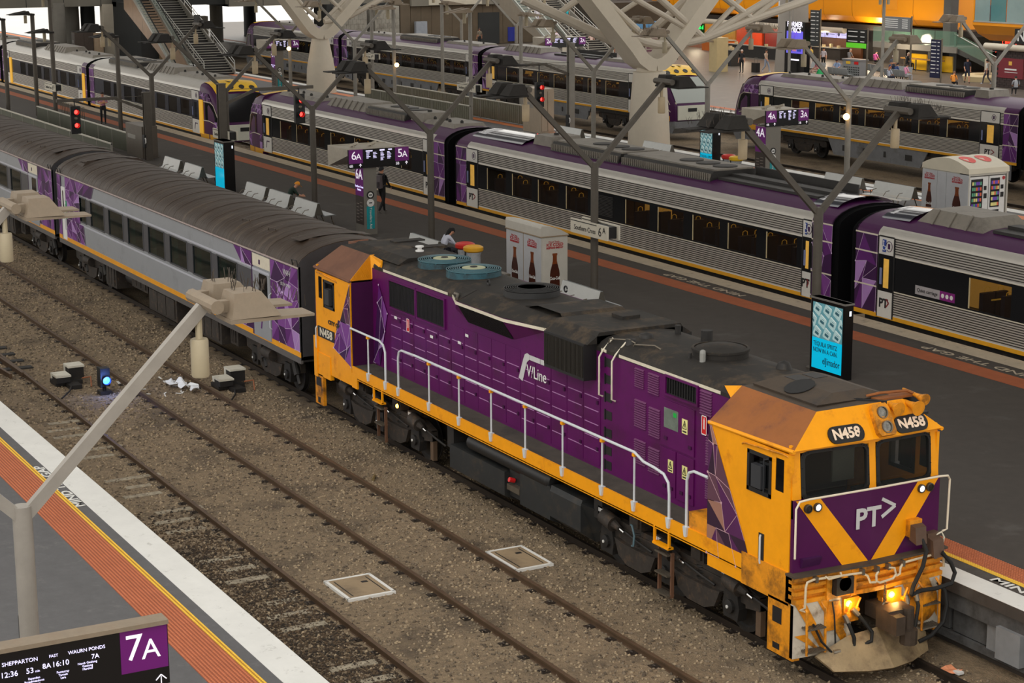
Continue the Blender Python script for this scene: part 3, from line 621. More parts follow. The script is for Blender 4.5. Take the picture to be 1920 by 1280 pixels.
# doors
for k, (x0, x1, z0, z1) in enumerate(((-4.6, -3.55, 2.66, 3.5), (-4.62, -4.12, 1.78, 2.62), (-4.08, -3.55, 1.78, 2.62))):
    b = MB(); b.box(x0, x1, -hw-.022, -hw, z0, z1); d = b.build('cabinet_door', purple, lo)
    b = MB()
    for (u, v) in ((x0+.12, z0+.12), (x1-.16, z0+.12)): b.box(u, u+.09, -hw-.04, -hw-.02, v, v+.06)
    b.build('door_latch', purpled, d)
    if k == 0:
        b = MB(); b.box(-4.5, -4.05, -hw-.026, -hw-.02, 3.0, 3.36); w = b.build('inspection_window', mat('murky_glass', (110,120,112), .2, 0, .2, 6), d)
        b = MB(); b.box(-4.2, -4.1, -hw-.03, -hw-.024, 3.24, 3.32); b.build('green_indicator', mat('green_led', (30,170,70), .4, 0, 0), w)
def sticker(x, z, w, h, m, name, p=lo, glyph=None):
    b = MB(); b.box(x, x+w, -hw-.03, -hw-.024, z, z+h); o = b.build(name, m, p, smooth=0)
    if glyph == 'tri':
        b = MB(); y = -hw-.033; t = [(x+w*.15, y, z+h*.35), (x+w*.85, y, z+h*.35), (x+w*.5, y, z+h*.9)]
        for i in range(3): b.beam(t[i], t[(i+1) % 3], .012, .004, up=(0,-1,0))
        b.box(x+w*.15, x+w*.85, y, y+.004, z+h*.1, z+h*.2); b.beam((x+w*.5, y, z+h*.45), (x+w*.5, y, z+h*.7), .015, .004, up=(0,-1,0)); b.build('warning_print', ink, o, smooth=0)
    if glyph == 'ext':
        b = MB(); y = -hw-.033; b.box(x+w*.4, x+w*.6, y, y+.004, z+h*.3, z+h*.8); b.box(x+w*.46, x+w*.54, y, y+.004, z+h*.8, z+h*.9)
        for a in ((x, x+w*.08, z, z+h), (x+w*.92, x+w, z, z+h), (x, x+w, z, z+h*.05), (x, x+w, z+h*.95, z+h)): b.box(a[0], a[1], y, y+.004, a[2], a[3])
        b.build('extinguisher_print', white, o, smooth=0)
sticker(-3.92, 3.02, .17, .26, labely, 'warning_label', glyph='tri'); sticker(-4.35, 2.22, .16, .22, labely, 'warning_label', glyph='tri'); sticker(-3.9, 2.2, .16, .24, labely, 'warning_label', glyph='tri')
sticker(-3.32, 3.14, .16, .34, red, 'extinguisher_sign', glyph='ext'); sticker(-15.1, 2.78, .15, .3, red, 'extinguisher_sign', glyph='ext')
for x, z in ((-15.75, 2.96), (-13.9, 2.86), (-12.55, 2.98), (-12.2, 3.2)): sticker(x, z, .14, .06, white, 'small_label')
# body doors: recessed joints and ledges
for k in range(16):
    x0 = -16.0+k*.62
    if x0 > -6.9: break
    b = MB(); zt = 3.06 if x0 < -12.9 else (3.3 if x0 > -8.5 and False else 3.34)
    if x0 > -12.7 and x0 < -9.5: zt = 3.36
    b.box(x0+.008, x0+.612, -hw-.012, -hw, 1.72, zt); d = b.build('engine_door', purple, lo, smooth=0)
    b = MB()
    for z in (1.98, 2.24, 2.50, 2.76, 3.0):
        if z < zt-.05:
            o = R.uniform(-.02, .02); b.hexa([(x0+.05, -hw-.012, z+o), (x0+.56, -hw-.012, z+o), (x0+.56, -hw-.02, z+o), (x0+.05, -hw-.02, z+o), (x0+.05, -hw-.011, z+o+.014), (x0+.56, -hw-.011, z+o+.014), (x0+.56, -hw-.012, z+o+.016), (x0+.05, -hw-.012, z+o+.016)])
    b.build('door_rib', mat('rib_purple', (140,84,140), .35, 0, .1), d, smooth=0)
    b = MB(); b.box(x0+.5, x0+.56, -hw-.035, -hw-.01, 2.0, 2.07); b.box(x0+.5, x0+.56, -hw-.035, -hw-.01, 2.9, 2.97); b.build('door_latch', purpled, d, smooth=0)
# side logo
y = -hw-.024
b = MB()
b.prism([(-9.86, 2.79), (-9.70, 2.75), (-9.52, 3.17), (-9.66, 3.22)], 'y', y, y+.006); b.prism([(-9.66, 3.22), (-9.52, 3.17), (-9.42, 3.24), (-9.42, 3.34), (-9.5, 3.36), (-9.6, 3.32)], 'y', y, y+.006); b.prism([(-9.41, 3.24), (-8.98, 3.24), (-8.98, 3.34), (-9.41, 3.34)], 'y', y, y+.006); b.prism([(-8.96, 3.24), (-8.7, 3.24), (-8.7, 3.34), (-8.96, 3.34)], 'y', y, y+.006)
b.build('bent_rail_logo', greyp, lo, smooth=0)
text('V/Line', (-9.12, y-.002, 3.0), .34, white, lo, sx=.92)
# ---- walkway, sill, handrails
b = MB(); b.box(-16.97, -2.32, -1.46, 1.46, 1.55, 1.66); b.build('walkway', walk, lo, smooth=0)
for s in (-1, 1):
    b = MB(); b.box(-16.97, -1.25, s*1.47-.02, s*1.47+.02, 1.40, 1.665); b.box(-16.97, -1.25, s*1.46-.03, s*1.46+.03, 1.38, 1.42); b.box(-16.99, -16.7, s*1.47-.022, s*1.47+.022, 1.16, 1.5); b.build('sill', yellow, lo, smooth=0)
def rail(pts, posts, s=-1):
    b = MB(); b.tube(pts, .026, 8); r = b.build('handrail', railwhite, lo)
    for (x, z) in posts:
        b = MB(); b.tube([(x, s*1.49, 1.56), (x, s*1.49, z)], .02, 8); b.hexa([(x-.03, s*1.49-.035, 1.5), (x+.03, s*1.49-.035, 1.5), (x+.03, s*1.49+.035, 1.5), (x-.03, s*1.49+.035, 1.5), (x-.06, s*1.49-.04, 1.68), (x+.06, s*1.49-.04, 1.68), (x+.06, s*1.49+.04, 1.68), (x-.06, s*1.49+.04, 1.68)]); b.build('stanchion', railwhite, r)
        b = MB(); b.box(x-.035, x+.035, s*1.49-.035, s*1.49+.035, z-.075, z-.02); b.build('clamp', yellow, r)
def hoop(x0, x1, z, s=-1, slope=0):
    y = s*1.49; return [(x0, y, 1.6), (x0, y, z-.2), (x0+.05, y, z-.06), (x0+.18, y, z), (x1, y, z)]
for s in (-1, 1):
    y = s*1.49
    rail([(-14.42, y, 1.58), (-14.42, y, 2.36), (-14.37, y, 2.5), (-14.24, y, 2.56)]+[(x, y, 2.58) for x in np.arange(-13.5, -4.6, .9)]+[(-4.6, y, 2.58), (-4.3, y, 2.48), (-3.95, y, 2.46), (-3.65, y, 2.42), (-3.5, y, 2.3), (-3.47, y, 2.1), (-3.47, y, 1.58)], [(x, 2.58) for x in (-12.87, -11.45, -10.02, -8.6, -7.14, -5.7, -4.6)], s)
    rail([(-17.0, y, 2.56), (-15.4, y, 2.56), (-15.2, y, 2.5), (-15.1, y, 2.35), (-15.1, y, 1.58)], [(-16.03, 2.56)], s)
    rail([(-2.93, y, 1.58), (-2.93, y, 2.5), (-2.87, y, 2.64), (-2.72, y, 2.70), (-2.31, y, 2.70)], [], s)
for x in (-14.42, -15.1, -3.47, -2.93):
    b = MB(); b.hexa([(x-.03, -1.525, 1.5), (x+.03, -1.525, 1.5), (x+.03, -1.455, 1.5), (x-.03, -1.455, 1.5), (x-.06, -1.53, 1.68), (x+.06, -1.53, 1.68), (x+.06, -1.45, 1.68), (x-.06, -1.45, 1.68)]); b.build('rail_bracket', railwhite, lo)
b = MB(); b.box(-2.9, -2.35, -1.46, -1.1, 1.66, 1.95); b.build('step_box', dirtyyellow, lo)
# ---- livery on the cab sides
facets(lo, [(-2.32, -1.483, 1.4), (-1.0, -1.483, 1.4), (-1.24, -1.483, 1.9), (-2.32, -1.483, 1.9)], 3, 1, (0,-1,0), pm, 4)
facets(lo, [(-2.32, -1.483, 1.9), (-1.24, -1.483, 1.9), (-2.26, -1.483, 3.66), (-2.32, -1.483, 3.66)], 2, 4, (0,-1,0), pm, 11)
facets(lo, [(-17.62, -1.483, 2.62), (-17.03, -1.483, 2.62), (-17.03, -1.483, 3.56), (-17.05, -1.483, 3.56)], 2, 3, (0,-1,0), pm, 5)
facets(lo, [(-18.04, -1.483, 1.9), (-17.03, -1.483, 1.62), (-17.03, -1.483, 2.62), (-17.75, -1.483, 2.62)], 3, 2, (0,-1,0), pv, 9)
facets(lo, [(-16.97, -.935, 1.7), (-16.6, -.935, 1.7), (-16.15, -.935, 3.0), (-16.6, -.935, 3.6)], 2, 3, (0,-1,0), pv, 8, weights=(3,4,3,1))
# rear cab
X2, N2, nose2 = cab(False, 'rear')
b = MB(); b.box(-17.04, -17.0, -1.45, 1.45, 1.2, 3.55); b.build('cab_bulkhead', purpled, lo, smooth=0)
b = MB(); b.box(-17.0, -16.99, -1.3, -.98, 2.95, 3.45); b.build('bulkhead_window', glassd, lo, smooth=0)
b = MB(); b.box(-18.97, -17.98, -1.5, -1.478, 2.02, 2.28); pl = b.build('number_plate', ink, lo, smooth=0)
text('N458', (-18.46, -1.503, 2.15), .27, cream, pl, sx=1.25, bold=.006)
text('CITY OF', (-18.0, -1.49, 2.47), .13, ink, lo, sx=1.4, bold=.006)
b = MB(); b.tube([(-19.02, -1.5, 2.25), (-19.02, -1.53, 2.2), (-19.02, -1.53, 1.75), (-19.02, -1.5, 1.7)], .016, 6); b.build('cab_grab_rail', railwhite, lo)
b = MB(); b.box(-19.2, -18.25, -1.5, -1.4, 1.05, 1.62); b.box(-19.2, -19.0, -1.52, -1.35, 1.0, 2.0); b.build('rear_skirt', yellow, lo)
b = MB(); b.box(-19.2, -18.72, -1.5, -1.42, .32, 1.08, 0); b.box(-19.12, -18.82, -1.506, -1.49, .78, 1.0, 1); b.box(-19.05, -18.9, -1.506, -1.49, .36, .5, 1); b.build('rear_step', [dirtyyellow, black], lo, smooth=0)
# front side steps and skirt
for s in (-1, 1):
    b = MB(); y0, y1 = sorted((s*1.5, s*1.36)); b.box(-1.3, -.02, y0, y1, 1.18, 1.72, 0); b.box(-.55, .12, y0, y1, .3, 1.22, 0)
    b.box(-.42, -.18, y0-.006, y1+.006, .82, 1.08, 1); b.box(-.4, -.22, y0-.006, y1+.006, .38, .48, 1); b.build('side_skirt', [dirtyyellow, black], lo, smooth=0)
b = MB(); b.box(-.86, -.72, -1.49, -1.47, 1.62, 2.16); g_ = b.build('door_slot', black, lo, smooth=0)
b = MB(); b.tube([(-.79, -1.5, 1.66), (-.79, -1.51, 1.7), (-.79, -1.51, 2.1), (-.79, -1.5, 2.14)], .018, 6); b.build('slot_grab_rail', railwhite, g_)
b = MB(); b.tube([(.12, -1.5, 2.0), (.16, -1.53, 2.02), (.16, -1.53, 2.82), (.16, -1.46, 2.93), (.19, -1.3, 2.955), (.25, 0, 2.97), (.19, 1.3, 2.955), (.16, 1.5, 2.93), (.12, 1.58, 2.85), (.1, 1.58, 2.0), (.08, 1.5, 1.97)], .018, 8); b.build('nose_handrail', mat('nose_rail', (224,212,190), .4, 0, .05), lo)
# ---------------------------------------------------------------- locomotive front end and running gear
b = MB()
bx = lambda y, d=0: .10+.10*(1-abs(y)/1.5)+d
for z0, z1, d in ((1.24, 1.70, -.04), (1.62, 1.70, .04), (1.50, 1.56, .03), (1.38, 1.44, .03), (1.24, 1.31, .03)):
    for s in (-1, 1):
        b.hexa([(bx(0, d), 0, z0), (bx(1.5, d), s*1.5, z0), (-.1, s*1.5, z0), (-.1, 0, z0), (bx(0, d), 0, z1), (bx(1.5, d), s*1.5, z1), (-.1, s*1.5, z1), (-.1, 0, z1)], 0)
for y in (-.86, -.40, .98): b.box(.0, bx(y, .05), y-.05, y+.05, 1.24, 1.68)
bbm = b.build('buffer_beam', dirtyyellow, lo, smooth=0)
b = MB()
for s in (-1, 1): b.hexa([(bx(0, .06), 0, 1.69), (bx(1.5, .08), s*1.55, 1.69), (-.05, s*1.55, 1.69), (-.05, 0, 1.69), (bx(0, .06), 0, 1.725), (bx(1.5, .08), s*1.55, 1.725), (-.05, s*1.55, 1.725), (-.05, 0, 1.725)])
b.build('footplate', rooftop, bbm, smooth=0)
b = MB(); b.box(.02, .3, -.8, -.46, 1.32, 1.6, 1); b.cyl((.2, -.63, 1.5), (.3, -.63, 1.5), .12, 14, m=0); b.build('jumper_recess', [dirtyyellow, grimed], bbm)
uc = lambda pts: [(bx(y, .10+d), y, z) for y, z, d in pts]
b = MB()
b.tube(uc([(-1.32, 1.13, .02), (-1.4, 1.16, -.04), (-1.36, 1.2, .02), (-1.36, 1.55, .03), (-1.33, 1.62, .02), (-1.2, 1.64, 0), (-.3, 1.62, 0), (-.2, 1.56, .02), (-.16, 1.45, .04), (-.05, 1.44, .04)]), .02, 7)
b.tube(uc([(0, 1.6, .02), (-.05, 1.56, .04), (-.05, 1.46, .05), (.02, 1.42, .05), (.3, 1.44, .05), (.36, 1.5, .05), (.34, 1.6, .03), (.22, 1.63, .02)]), .02, 7)
b.tube(uc([(.38, 1.46, .03), (.46, 1.48, .03), (.48, 1.58, .02), (.56, 1.64, 0), (1.36, 1.66, 0), (1.44, 1.62, .0), (1.46, 1.4, 0)]), .02, 7)
b.tube(uc([(-.98, 1.66, .0), (-.96, 1.63, .06), (-.72, 1.65, .06), (-.7, 1.68, .0)]), .018, 6)
b.build('uncoupling_rod', mat('rod_cream', (206,190,160), .45, 0, .1, 8), bbm)
for y in (-1.15, -.28, .0, .24, .55, 1.25):
    b = MB(); c = bx(y, .1); b.box(c-.1, c+.03, y-.025, y+.025, 1.585, 1.68); b.build('rod_bracket', steel, bbm)
b = MB()
for k in range(9): z = 1.40-k*.042; b.tube([(.31+.012*cos(t), .16+(.012*cos(t) if k % 2 else .0), z+.028*sin(t)) for t in [j*pi/4 for j in range(9)]], .006, 4)
b.tube([(.31+.0*t, .18+.06*cos(t), .98+.07*sin(t)) for t in [j*pi/5 for j in range(10)]], .016, 5); b.build('chain', steel, bbm)
# jumper sockets and cable on the nose
b = MB()
for (y, z) in ((.88, 2.12), (1.26, 1.84)):
    b.box(.02, .16, y-.13, y+.12, z-.12, z+.16, 1 if y < 1 else 0); b.hexa([(.14, y-.12, z-.16), (.3, y-.1, z-.22), (.3, y+.12, z-.22), (.14, y+.12, z-.16), (.14, y-.12, z+.1), (.26, y-.1, z+.06), (.26, y+.12, z+.06), (.14, y+.12, z+.1)], 0)
b.build('jumper_socket', [mat('socket_brown', (92,70,56), .55, .2, .15, 6), dirtyyellow], nose)
b = MB(); b.tube([(.26, .92, 1.98), (.34, .96, 1.8), (.36, .88, 1.55), (.34, .72, 1.25), (.34, .68, 1.12), (.3, .72, 1.08), (.3, .9, 1.12), (.34, 1.2, 1.12), (.36, 1.5, 1.16), (.34, 1.58, 1.32), (.32, 1.5, 1.5), (.3, 1.32, 1.7)], .035, 8); b.build('jumper_cable', rubber, nose)
b = MB(); b.tube([(.14, 1.3, 1.95), (.18, 1.4, 2.0), (.18, 1.46, 1.9), (.16, 1.44, 1.74)], .016, 6); b.build('socket_rail', cream, nose)
b = MB(); b.hexa([(.05, -1.32, 1.8), (.05, -.96, 1.8), (.0, -.96, 1.8), (.0, -1.32, 1.8), (.11, -1.32, 1.95), (.12, -.96, 1.95), (.0, -.96, 1.95), (.0, -1.32, 1.95)]); b.build('nose_step', mat('nose_step_purple', (66,22,72), .4, 0, .1), nose, smooth=0)
# pilot, plough, lamps
striped = mat('pilot_white', (196,188,172), .6, 0, .1, 4, c2=(120,100,78), c2amt=.25, c2scale=3)
b = MB()
b.hexa([(.12, -1.5, .34), (.2, -.42, .34), (.12, -.42, .34), (.04, -1.5, .34), (.12, -1.5, 1.24), (.2, -.42, 1.24), (.12, -.42, 1.24), (.04, -1.5, 1.24)])
pb2 = MB(); pb2.hexa([(.2, .45, .34), (.12, 1.45, .34), (.04, 1.45, .34), (.12, .45, .34), (.2, .45, 1.24), (.12, 1.45, 1.24), (.04, 1.45, 1.24), (.12, .45, 1.24)])
pi_ = b.build('pilot_plate', striped, lo, smooth=0); b = pb2; b.build('pilot_plate', striped, lo, smooth=0)
for (y0, z0) in ((-1.48, 1.24), (-1.06, 1.24), (-.62, 1.24), (-1.48, .72), (.62, 1.24), (1.0, 1.24)):
    b = MB(); pts = []
    x = lambda y: .129+.08*(1.5-abs(y))/1.08
    y1 = min(y0+.55, -.44) if y0 < 0 else min(y0+.5, 1.42); z1 = z0-.85*(y1-y0)/.55
    zz = lambda z: max(z, .36)
    b.poly([(x(y0)+.003, y0, z0), (x(min(y0+.2, y1))+.003, min(y0+.2, y1), z0), (x(y1)+.003, y1, zz(z1+.22)), (x(y1)+.003, y1, zz(z1-.06))]); b.build('yellow_stripe_print', dirtyyellow, pi_, smooth=0)
b = MB()
for s in (-1, 1):
    b.loft([[(.22, s*1.12, .36), (.5, s*.95, .16), (.47, s*.95, .14), (.2, s*1.12, .33)], [(.3, s*.55, .62), (.72, s*.45, .15), (.69, s*.45, .12), (.27, s*.55, .6)], [(.34, 0, .68), (.8, 0, .15), (.76, 0, .12), (.3, 0, .65)]])
b.build('plough', mat('plough_steel', (150,130,98), .55, .25, .2, 3, c2=(96,78,58), c2amt=.35, c2scale=2), lo, smooth=.3)
for y in (-.5, .36):
    b = MB(); b.box(.0, .24, y-.1, y+.2, .82, 1.22, 0); lb = b.build('lamp_bracket', dirtyyellow, lo, smooth=0)
    b = MB(); b.lathe([(0, 0), (.055, .0), (.05, .03), (0, .045)], (.25, y-.02, 1.14), 14, ax=(1,0,-.2)); b.build('ditch_light', amber, lb)
    d = bpy.data.lights.new('ditch_light_glow', 'POINT'); d.energy = 5; d.color = (1, .62, .2); d.shadow_soft_size = .05
    do = bpy.data.objects.new('ditch_light_glow', d); COL.objects.link(do); do.location = (.36, y-.02, 1.12)
cb = mat('coupler_iron', (74,62,52), .55, .35, .25, 5)
b = MB(); b.box(.0, .55, .02, .3, .78, 1.02); b.box(.4, .72, -.08, .42, .72, 1.06); b.cyl((.72, .3, .62), (.72, .3, 1.08), .1, 12); b.hexa([(.7, -.1, .74), (.95, -.12, .74), (.95, .06, .74), (.7, .1, .74), (.7, -.1, 1.04), (.95, -.12, 1.04), (.95, .06, 1.04), (.7, .1, 1.04)]); b.cyl((.78, .28, .5), (.78, .28, .74), .14, 10); b.build('coupler', cb, lo, smooth=.4)
def hose(pts, r=.032, fit=True):
    b = MB(); b.tube(pts, r, 8); h = b.build('brake_hose', rubber, lo)
    if fit:
        b = MB(); p, q = V(pts[0]), V(pts[1]); d = (q-p).normalized(); b.cyl(p-d*.06, p+d*.08, r*1.35, 8); p, q = V(pts[-1]), V(pts[-2]); d = (q-p).normalized(); b.cyl(p-d*.04, p+d*.08, r*1.3, 8); b.build('hose_coupling', steel, h)
hose([(.3, -.6, .92), (.36, -.56, .78), (.4, -.5, .6), (.4, -.5, .48), (.36, -.62, .42), (.32, -.8, .40)])
hose([(.3, -.42, 1.0), (.38, -.3, .84), (.44, -.18, .66), (.46, -.2, .52), (.4, -.4, .44), (.34, -.6, .42)])
hose([(.3, .62, 1.02), (.36, .62, .86), (.4, .55, .62), (.42, .48, .45)])
hose([(.3, .82, 1.04), (.36, .82, .9), (.42, .72, .6), (.44, .58, .4)])
b = MB(); b.tube([(.2, 1.35, 1.16), (.3, 1.42, 1.02), (.34, 1.44, .8), (.36, 1.36, .52), (.38, 1.1, .34), (.42, .8, .3)], .035, 8); b.build('side_hose', rubber, lo)
b = MB(); b.lathe([(.0, .0), (.30, .0), (.3, .12), (.26, .14), (0, .16)], (.1, 1.08, .84), 18, ax=(1,.2,0)); b.build('air_drum', [dirtyyellow], lo)
for (y, z) in ((-.56, 1.02), (-.38, 1.08), (.58, 1.08), (.78, 1.12)):
    b = MB(); b.cyl((.1, y, z-.05), (.32, y, z-.05), .04, 8); b.tube([(.28, y, z-.03), (.3, y+.02, z+.06), (.3, y+.06, z+.14)], .018, 6); b.build('air_cock', dirtyyellow, lo)
b = MB(); b.tube([(.2, -.8, 1.2), (.26, -.8, 1.0), (.26, -.76, .5), (.28, -.74, .24)], .014, 6); b.tube([(.22, -1.18, .9), (.28, -1.05, .6), (.3, -.86, .4)], .02, 6); b.build('cable', rubber, lo)
for s in (-1, 1):
    b = MB()
    for y in (-1.34*1, -.98):
        b.tube([(.16, s*abs(y), 1.22), (.26, s*abs(y), 1.15), (.28, s*abs(y), .42)], .022, 6)
    fs = b.build('front_step_frame', dirtyyellow, lo)
    for z in (.84, .46):
        b = MB(); y0, y1 = sorted((s*1.34, s*.98)); b.box(.1, .3, y0, y1, z-.012, z+.012)
        for k in range(9): yy = y0+(y1-y0)*(k+.5)/9; b.box(.12, .3, yy-.006, yy+.006, z+.012, z+.02)
        b.build('tread', steel, fs, smooth=0)
b = MB(); b.prism([(.2, .98), (.22, 1.02), (.22, 1.08), (.2, 1.1)], 'x', .1, .2); b.hexa([(.19, -.92, .72), (.21, -.55, .72), (.18, -.55, .72), (.16, -.92, .72), (.19, -.86, 1.2), (.21, -.66, 1.2), (.18, -.66, 1.2), (.16, -.86, 1.2)]); b.build('yellow_bracket', dirtyyellow, lo, smooth=0)
# tank, reservoir, battery boxes
b = MB()
b.prism([(-1.42, .95), (-1.42, .45), (-1.05, .28), (1.05, .28), (1.42, .45), (1.42, .95)], 'x', -12.05, -9.6); b.prism([(-1.30, 1.05), (-1.30, .45), (-1.0, .28), (1.0, .28), (1.30, .45), (1.30, 1.05)], 'x', -9.6, -8.95); b.prism([(-1.42, 1.12), (-1.42, .45), (-1.05, .28), (1.05, .28), (1.42, .45), (1.42, 1.12)], 'x', -8.95, -7.75)
b.prism([(-1.40, 1.16), (-1.44, 1.05), (-1.44, .55), (-1.1, .3), (1.1, .3), (1.44, .55), (1.44, 1.05), (1.40, 1.16)], 'x', -7.72, -6.55)
b.hexa([(-6.55, -1.1, .3), (-6.2, -1.0, .45), (-6.2, 1.0, .45), (-6.55, 1.1, .3), (-6.55, -1.44, 1.1), (-6.25, -1.3, 1.05), (-6.25, 1.3, 1.05), (-6.55, 1.44, 1.1)])
b.build('fuel_tank', tankb, lo, smooth=0)
b = MB(); b.cyl((-9.35, -1.33, .82), (-9.35, -1.45, .86), .05, 8); b.build('red_valve', red, lo)
b = MB(); b.box(-9.5, -8.98, -1.42, -1.3, .62, .74); b.build('fuel_filler', steel, lo)
for s in (-1, 1):
    b = MB(); b.lathe([(0, 0), (.12, .02), (.17, .08), (.17, 3.42), (.12, 3.48), (0, 3.5)], (-11.3, s*1.28, 1.18), 14, ax=(1,0,0)); b.build('air_reservoir', black, lo)
b = MB(); b.box(-16.9, -2.3, -.7, .7, 1.1, 1.56); b.box(-18.9, -16.9, -1.2, 1.2, 1.1, 1.5); b.box(-2.3, -.1, -1.2, 1.2, 1.1, 1.5); b.box(-6.3, -6.0, -1.3, 1.3, .9, 1.5); b.box(-12.4, -12.1, -1.3, 1.3, .8, 1.5); b.build('underframe', grimed, lo, smooth=0)
def bogie(parent, xs, axle_y=.8, r=.5, wb_end=.75, motor=True, name='bogie'):
    """three (or two) axle bogie: side frames with equaliser, springs, boxes, brake cylinders, wheels"""
    a, c = min(xs), max(xs); b = MB()
    for s in (-1, 1):
        y0, y1 = sorted((s*1.0, s*1.14))
        b.prism([(a-wb_end, .62), (a-wb_end, .86), (a-.3, .98), (c+.3, .98), (c+wb_end, .86), (c+wb_end, .62), (c+.35, .56)]+[q for x in sorted(xs, reverse=True) for q in ((x+.34, .62), (x-.34, .62))]+[(a-.35, .56)], 'y', y0, y1)
        b.box(a-wb_end, c+wb_end, y0+.02*s, y1+.02*s, .84, .88)
        xsrt = sorted(xs)
        for u, w in zip(xsrt[:-1], xsrt[1:]):  # fish-bellied equaliser beam
            y2, y3 = sorted((s*1.14, s*1.22)); b.prism([(u+.3, .66), (u+.45, .36), (u+.75, .24), (w-.75, .24), (w-.45, .36), (w-.3, .66), (w-.6, .62), (u+.6, .62)], 'y', y2, y3)
    b.box(a-.4, c+.4, -.6, .6, .55, .95)
    f = b.build(name, grime, parent, smooth=0)
    for x in xs:
        b = MB()
        b.cyl((x, -1.0, r), (x, 1.0, r), .09, 8)
        for s in (-1, 1):
            b.lathe([(0, -.06), (r*.3, -.06), (r*.34, -.05), (r*.78, -.04), (r*.84, -.065), (r, -.065), (r, .045), (r+.03, .055), (r+.03, .07), (0, .07)], (x, s*.835, r), 24, ax=(0, -s, 0))
        b.build('wheelset', grimed, f)
        for s in (-1, 1):
            b = MB(); y0, y1 = sorted((s*1.02, s*1.2)); b.prism([(x-.2, .28), (x+.2, .28), (x+.24, .5), (x+.18, .76), (x-.18, .76), (x-.24, .5)], 'y', y0, y1); b.lathe([(0, 0), (.12, 0), (.12, .05), (.05, .07), (0, .07)], (x, s*1.2, r), 12, ax=(0, s, 0)); b.build('axle_box', grimed, f, smooth=.4)
            b = MB(); b.lathe([(0, .0), (.03, .0), (.03, .015), (0, .02)], (x, s*1.27, r), 8, ax=(0, s, 0)); b.build('axle_cap', mat('axle_cap_white', (220,220,216), .4), f)
    if motor:
        for x in [q+.45 for q in xs]:
            for s in (-1, 1):
                b = MB(); b.cyl((x-.08, s*1.26, .93), (x-.44, s*1.26, 1.0), .15, 14); b.cyl((x-.08, s*1.26, .93), (x+.1, s*1.26, .9), .09, 10, .05); b.box(x-.6, x-.4, min(s*1.05, s*1.3), max(s*1.05, s*1.3), .86, 1.16); bc = b.build('brake_cylinder', grime, f)
                b = MB(); b.cyl((x+.08, s*1.26, .905), (x+.26, s*1.26, .87), .028, 8); b.build('piston_rod', chrome, bc)
                b = MB(); b.tube([(x+.2, s*1.24, .88), (x+.7, s*1.24, .80), (x+1.1, s*1.2, .72)], .025, 6); b.build('brake_link', grimed, bc)
                b = MB(); b.box(x+.16, x+.3, min(s*1.02, s*1.12), max(s*1.02, s*1.12), .18, .74); b.build('brake_shoe', mat('shoe_brown', (98,78,60), .7, .1, .2), f)
                if s < 0: 
                    q = MB()
                    for j in range(4): q.box(x-.58+.05*j, x-.55+.05*j, s*1.3-.004, s*1.3+.002, 1.06, 1.13)
                    q.build('stencil_print', white, bc, smooth=0)
    for k in range(len(xs)-1):
        for s in (-1, 1):
            m_ = (sorted(xs)[k]+sorted(xs)[k+1])/2
            b = MB(); b.tube([(m_+.11*cos(t), s*1.08+.09*sin(t), .62+.5*t/(2*pi*5)) for t in [j*pi/4 for j in range(41)]], .022, 5); b.build('spring', grimed, f)
            b = MB(); b.box(m_-.2, m_+.2, min(s*.98, s*1.2), max(s*.98, s*1.2), 1.0, 1.28); b.box(m_-.14, m_+.14, min(s*1.2, s*1.24), max(s*1.2, s*1.24), 1.04, 1.22); b.build('bearer', grime, f, smooth=0)
    return f
bogie(lo, (-2.0, -4.02, -6.0)); bogie(lo, (-14.22, -16.12, -18.0))
b = MB(); b.tube([(-5.0, -1.3, 1.1), (-4.9, -1.34, 1.12), (-4.82, -1.34, .95), (-4.85, -1.34, .75), (-5.0, -1.28, .7)], .02, 6); b.build('sand_hose', mat('hose_blue', (84,110,120), .5, 0, .1), lo)
for x0, m in ((-3.7, mat('ladder_rust', (104,72,52), .65, .1, .2)), (-15.55, mat('ladder_rust', (104,72,52)))):
    b = MB()
    for x in (x0-.2, x0+.2): b.box(x-.02, x+.02, -1.42, -1.36, .2, 1.02)
    ld = b.build('ladder', m, lo, smooth=0)
    for z in (.24, .6, .98):
        b = MB(); b.box(x0-.2, x0+.2, -1.5, -1.34, z-.015, z+.015)
        for j in range(8): b.box(x0-.18+j*.048, x0-.165+j*.048, -1.5, -1.36, z+.015, z+.022)
        b.build('rung', steel, ld, smooth=0)
    b = MB(); b.box(x0-.25, x0-.21, -1.5, -1.46, 1.12, 1.42); b.box(x0+.21, x0+.25, -1.5, -1.46, 1.12, 1.42); b.box(x0-.25, x0+.25, -1.52, -1.4, 1.1, 1.14); b.build('stirrup_step', yellow, ld, smooth=0)
b = MB(); b.lathe([(0, 0), (.05, .0), (.04, .03), (0, .04)], (-14.6, -1.44, 1.22), 10, ax=(0,-1,0)); b.build('side_lamp', amber, lo)

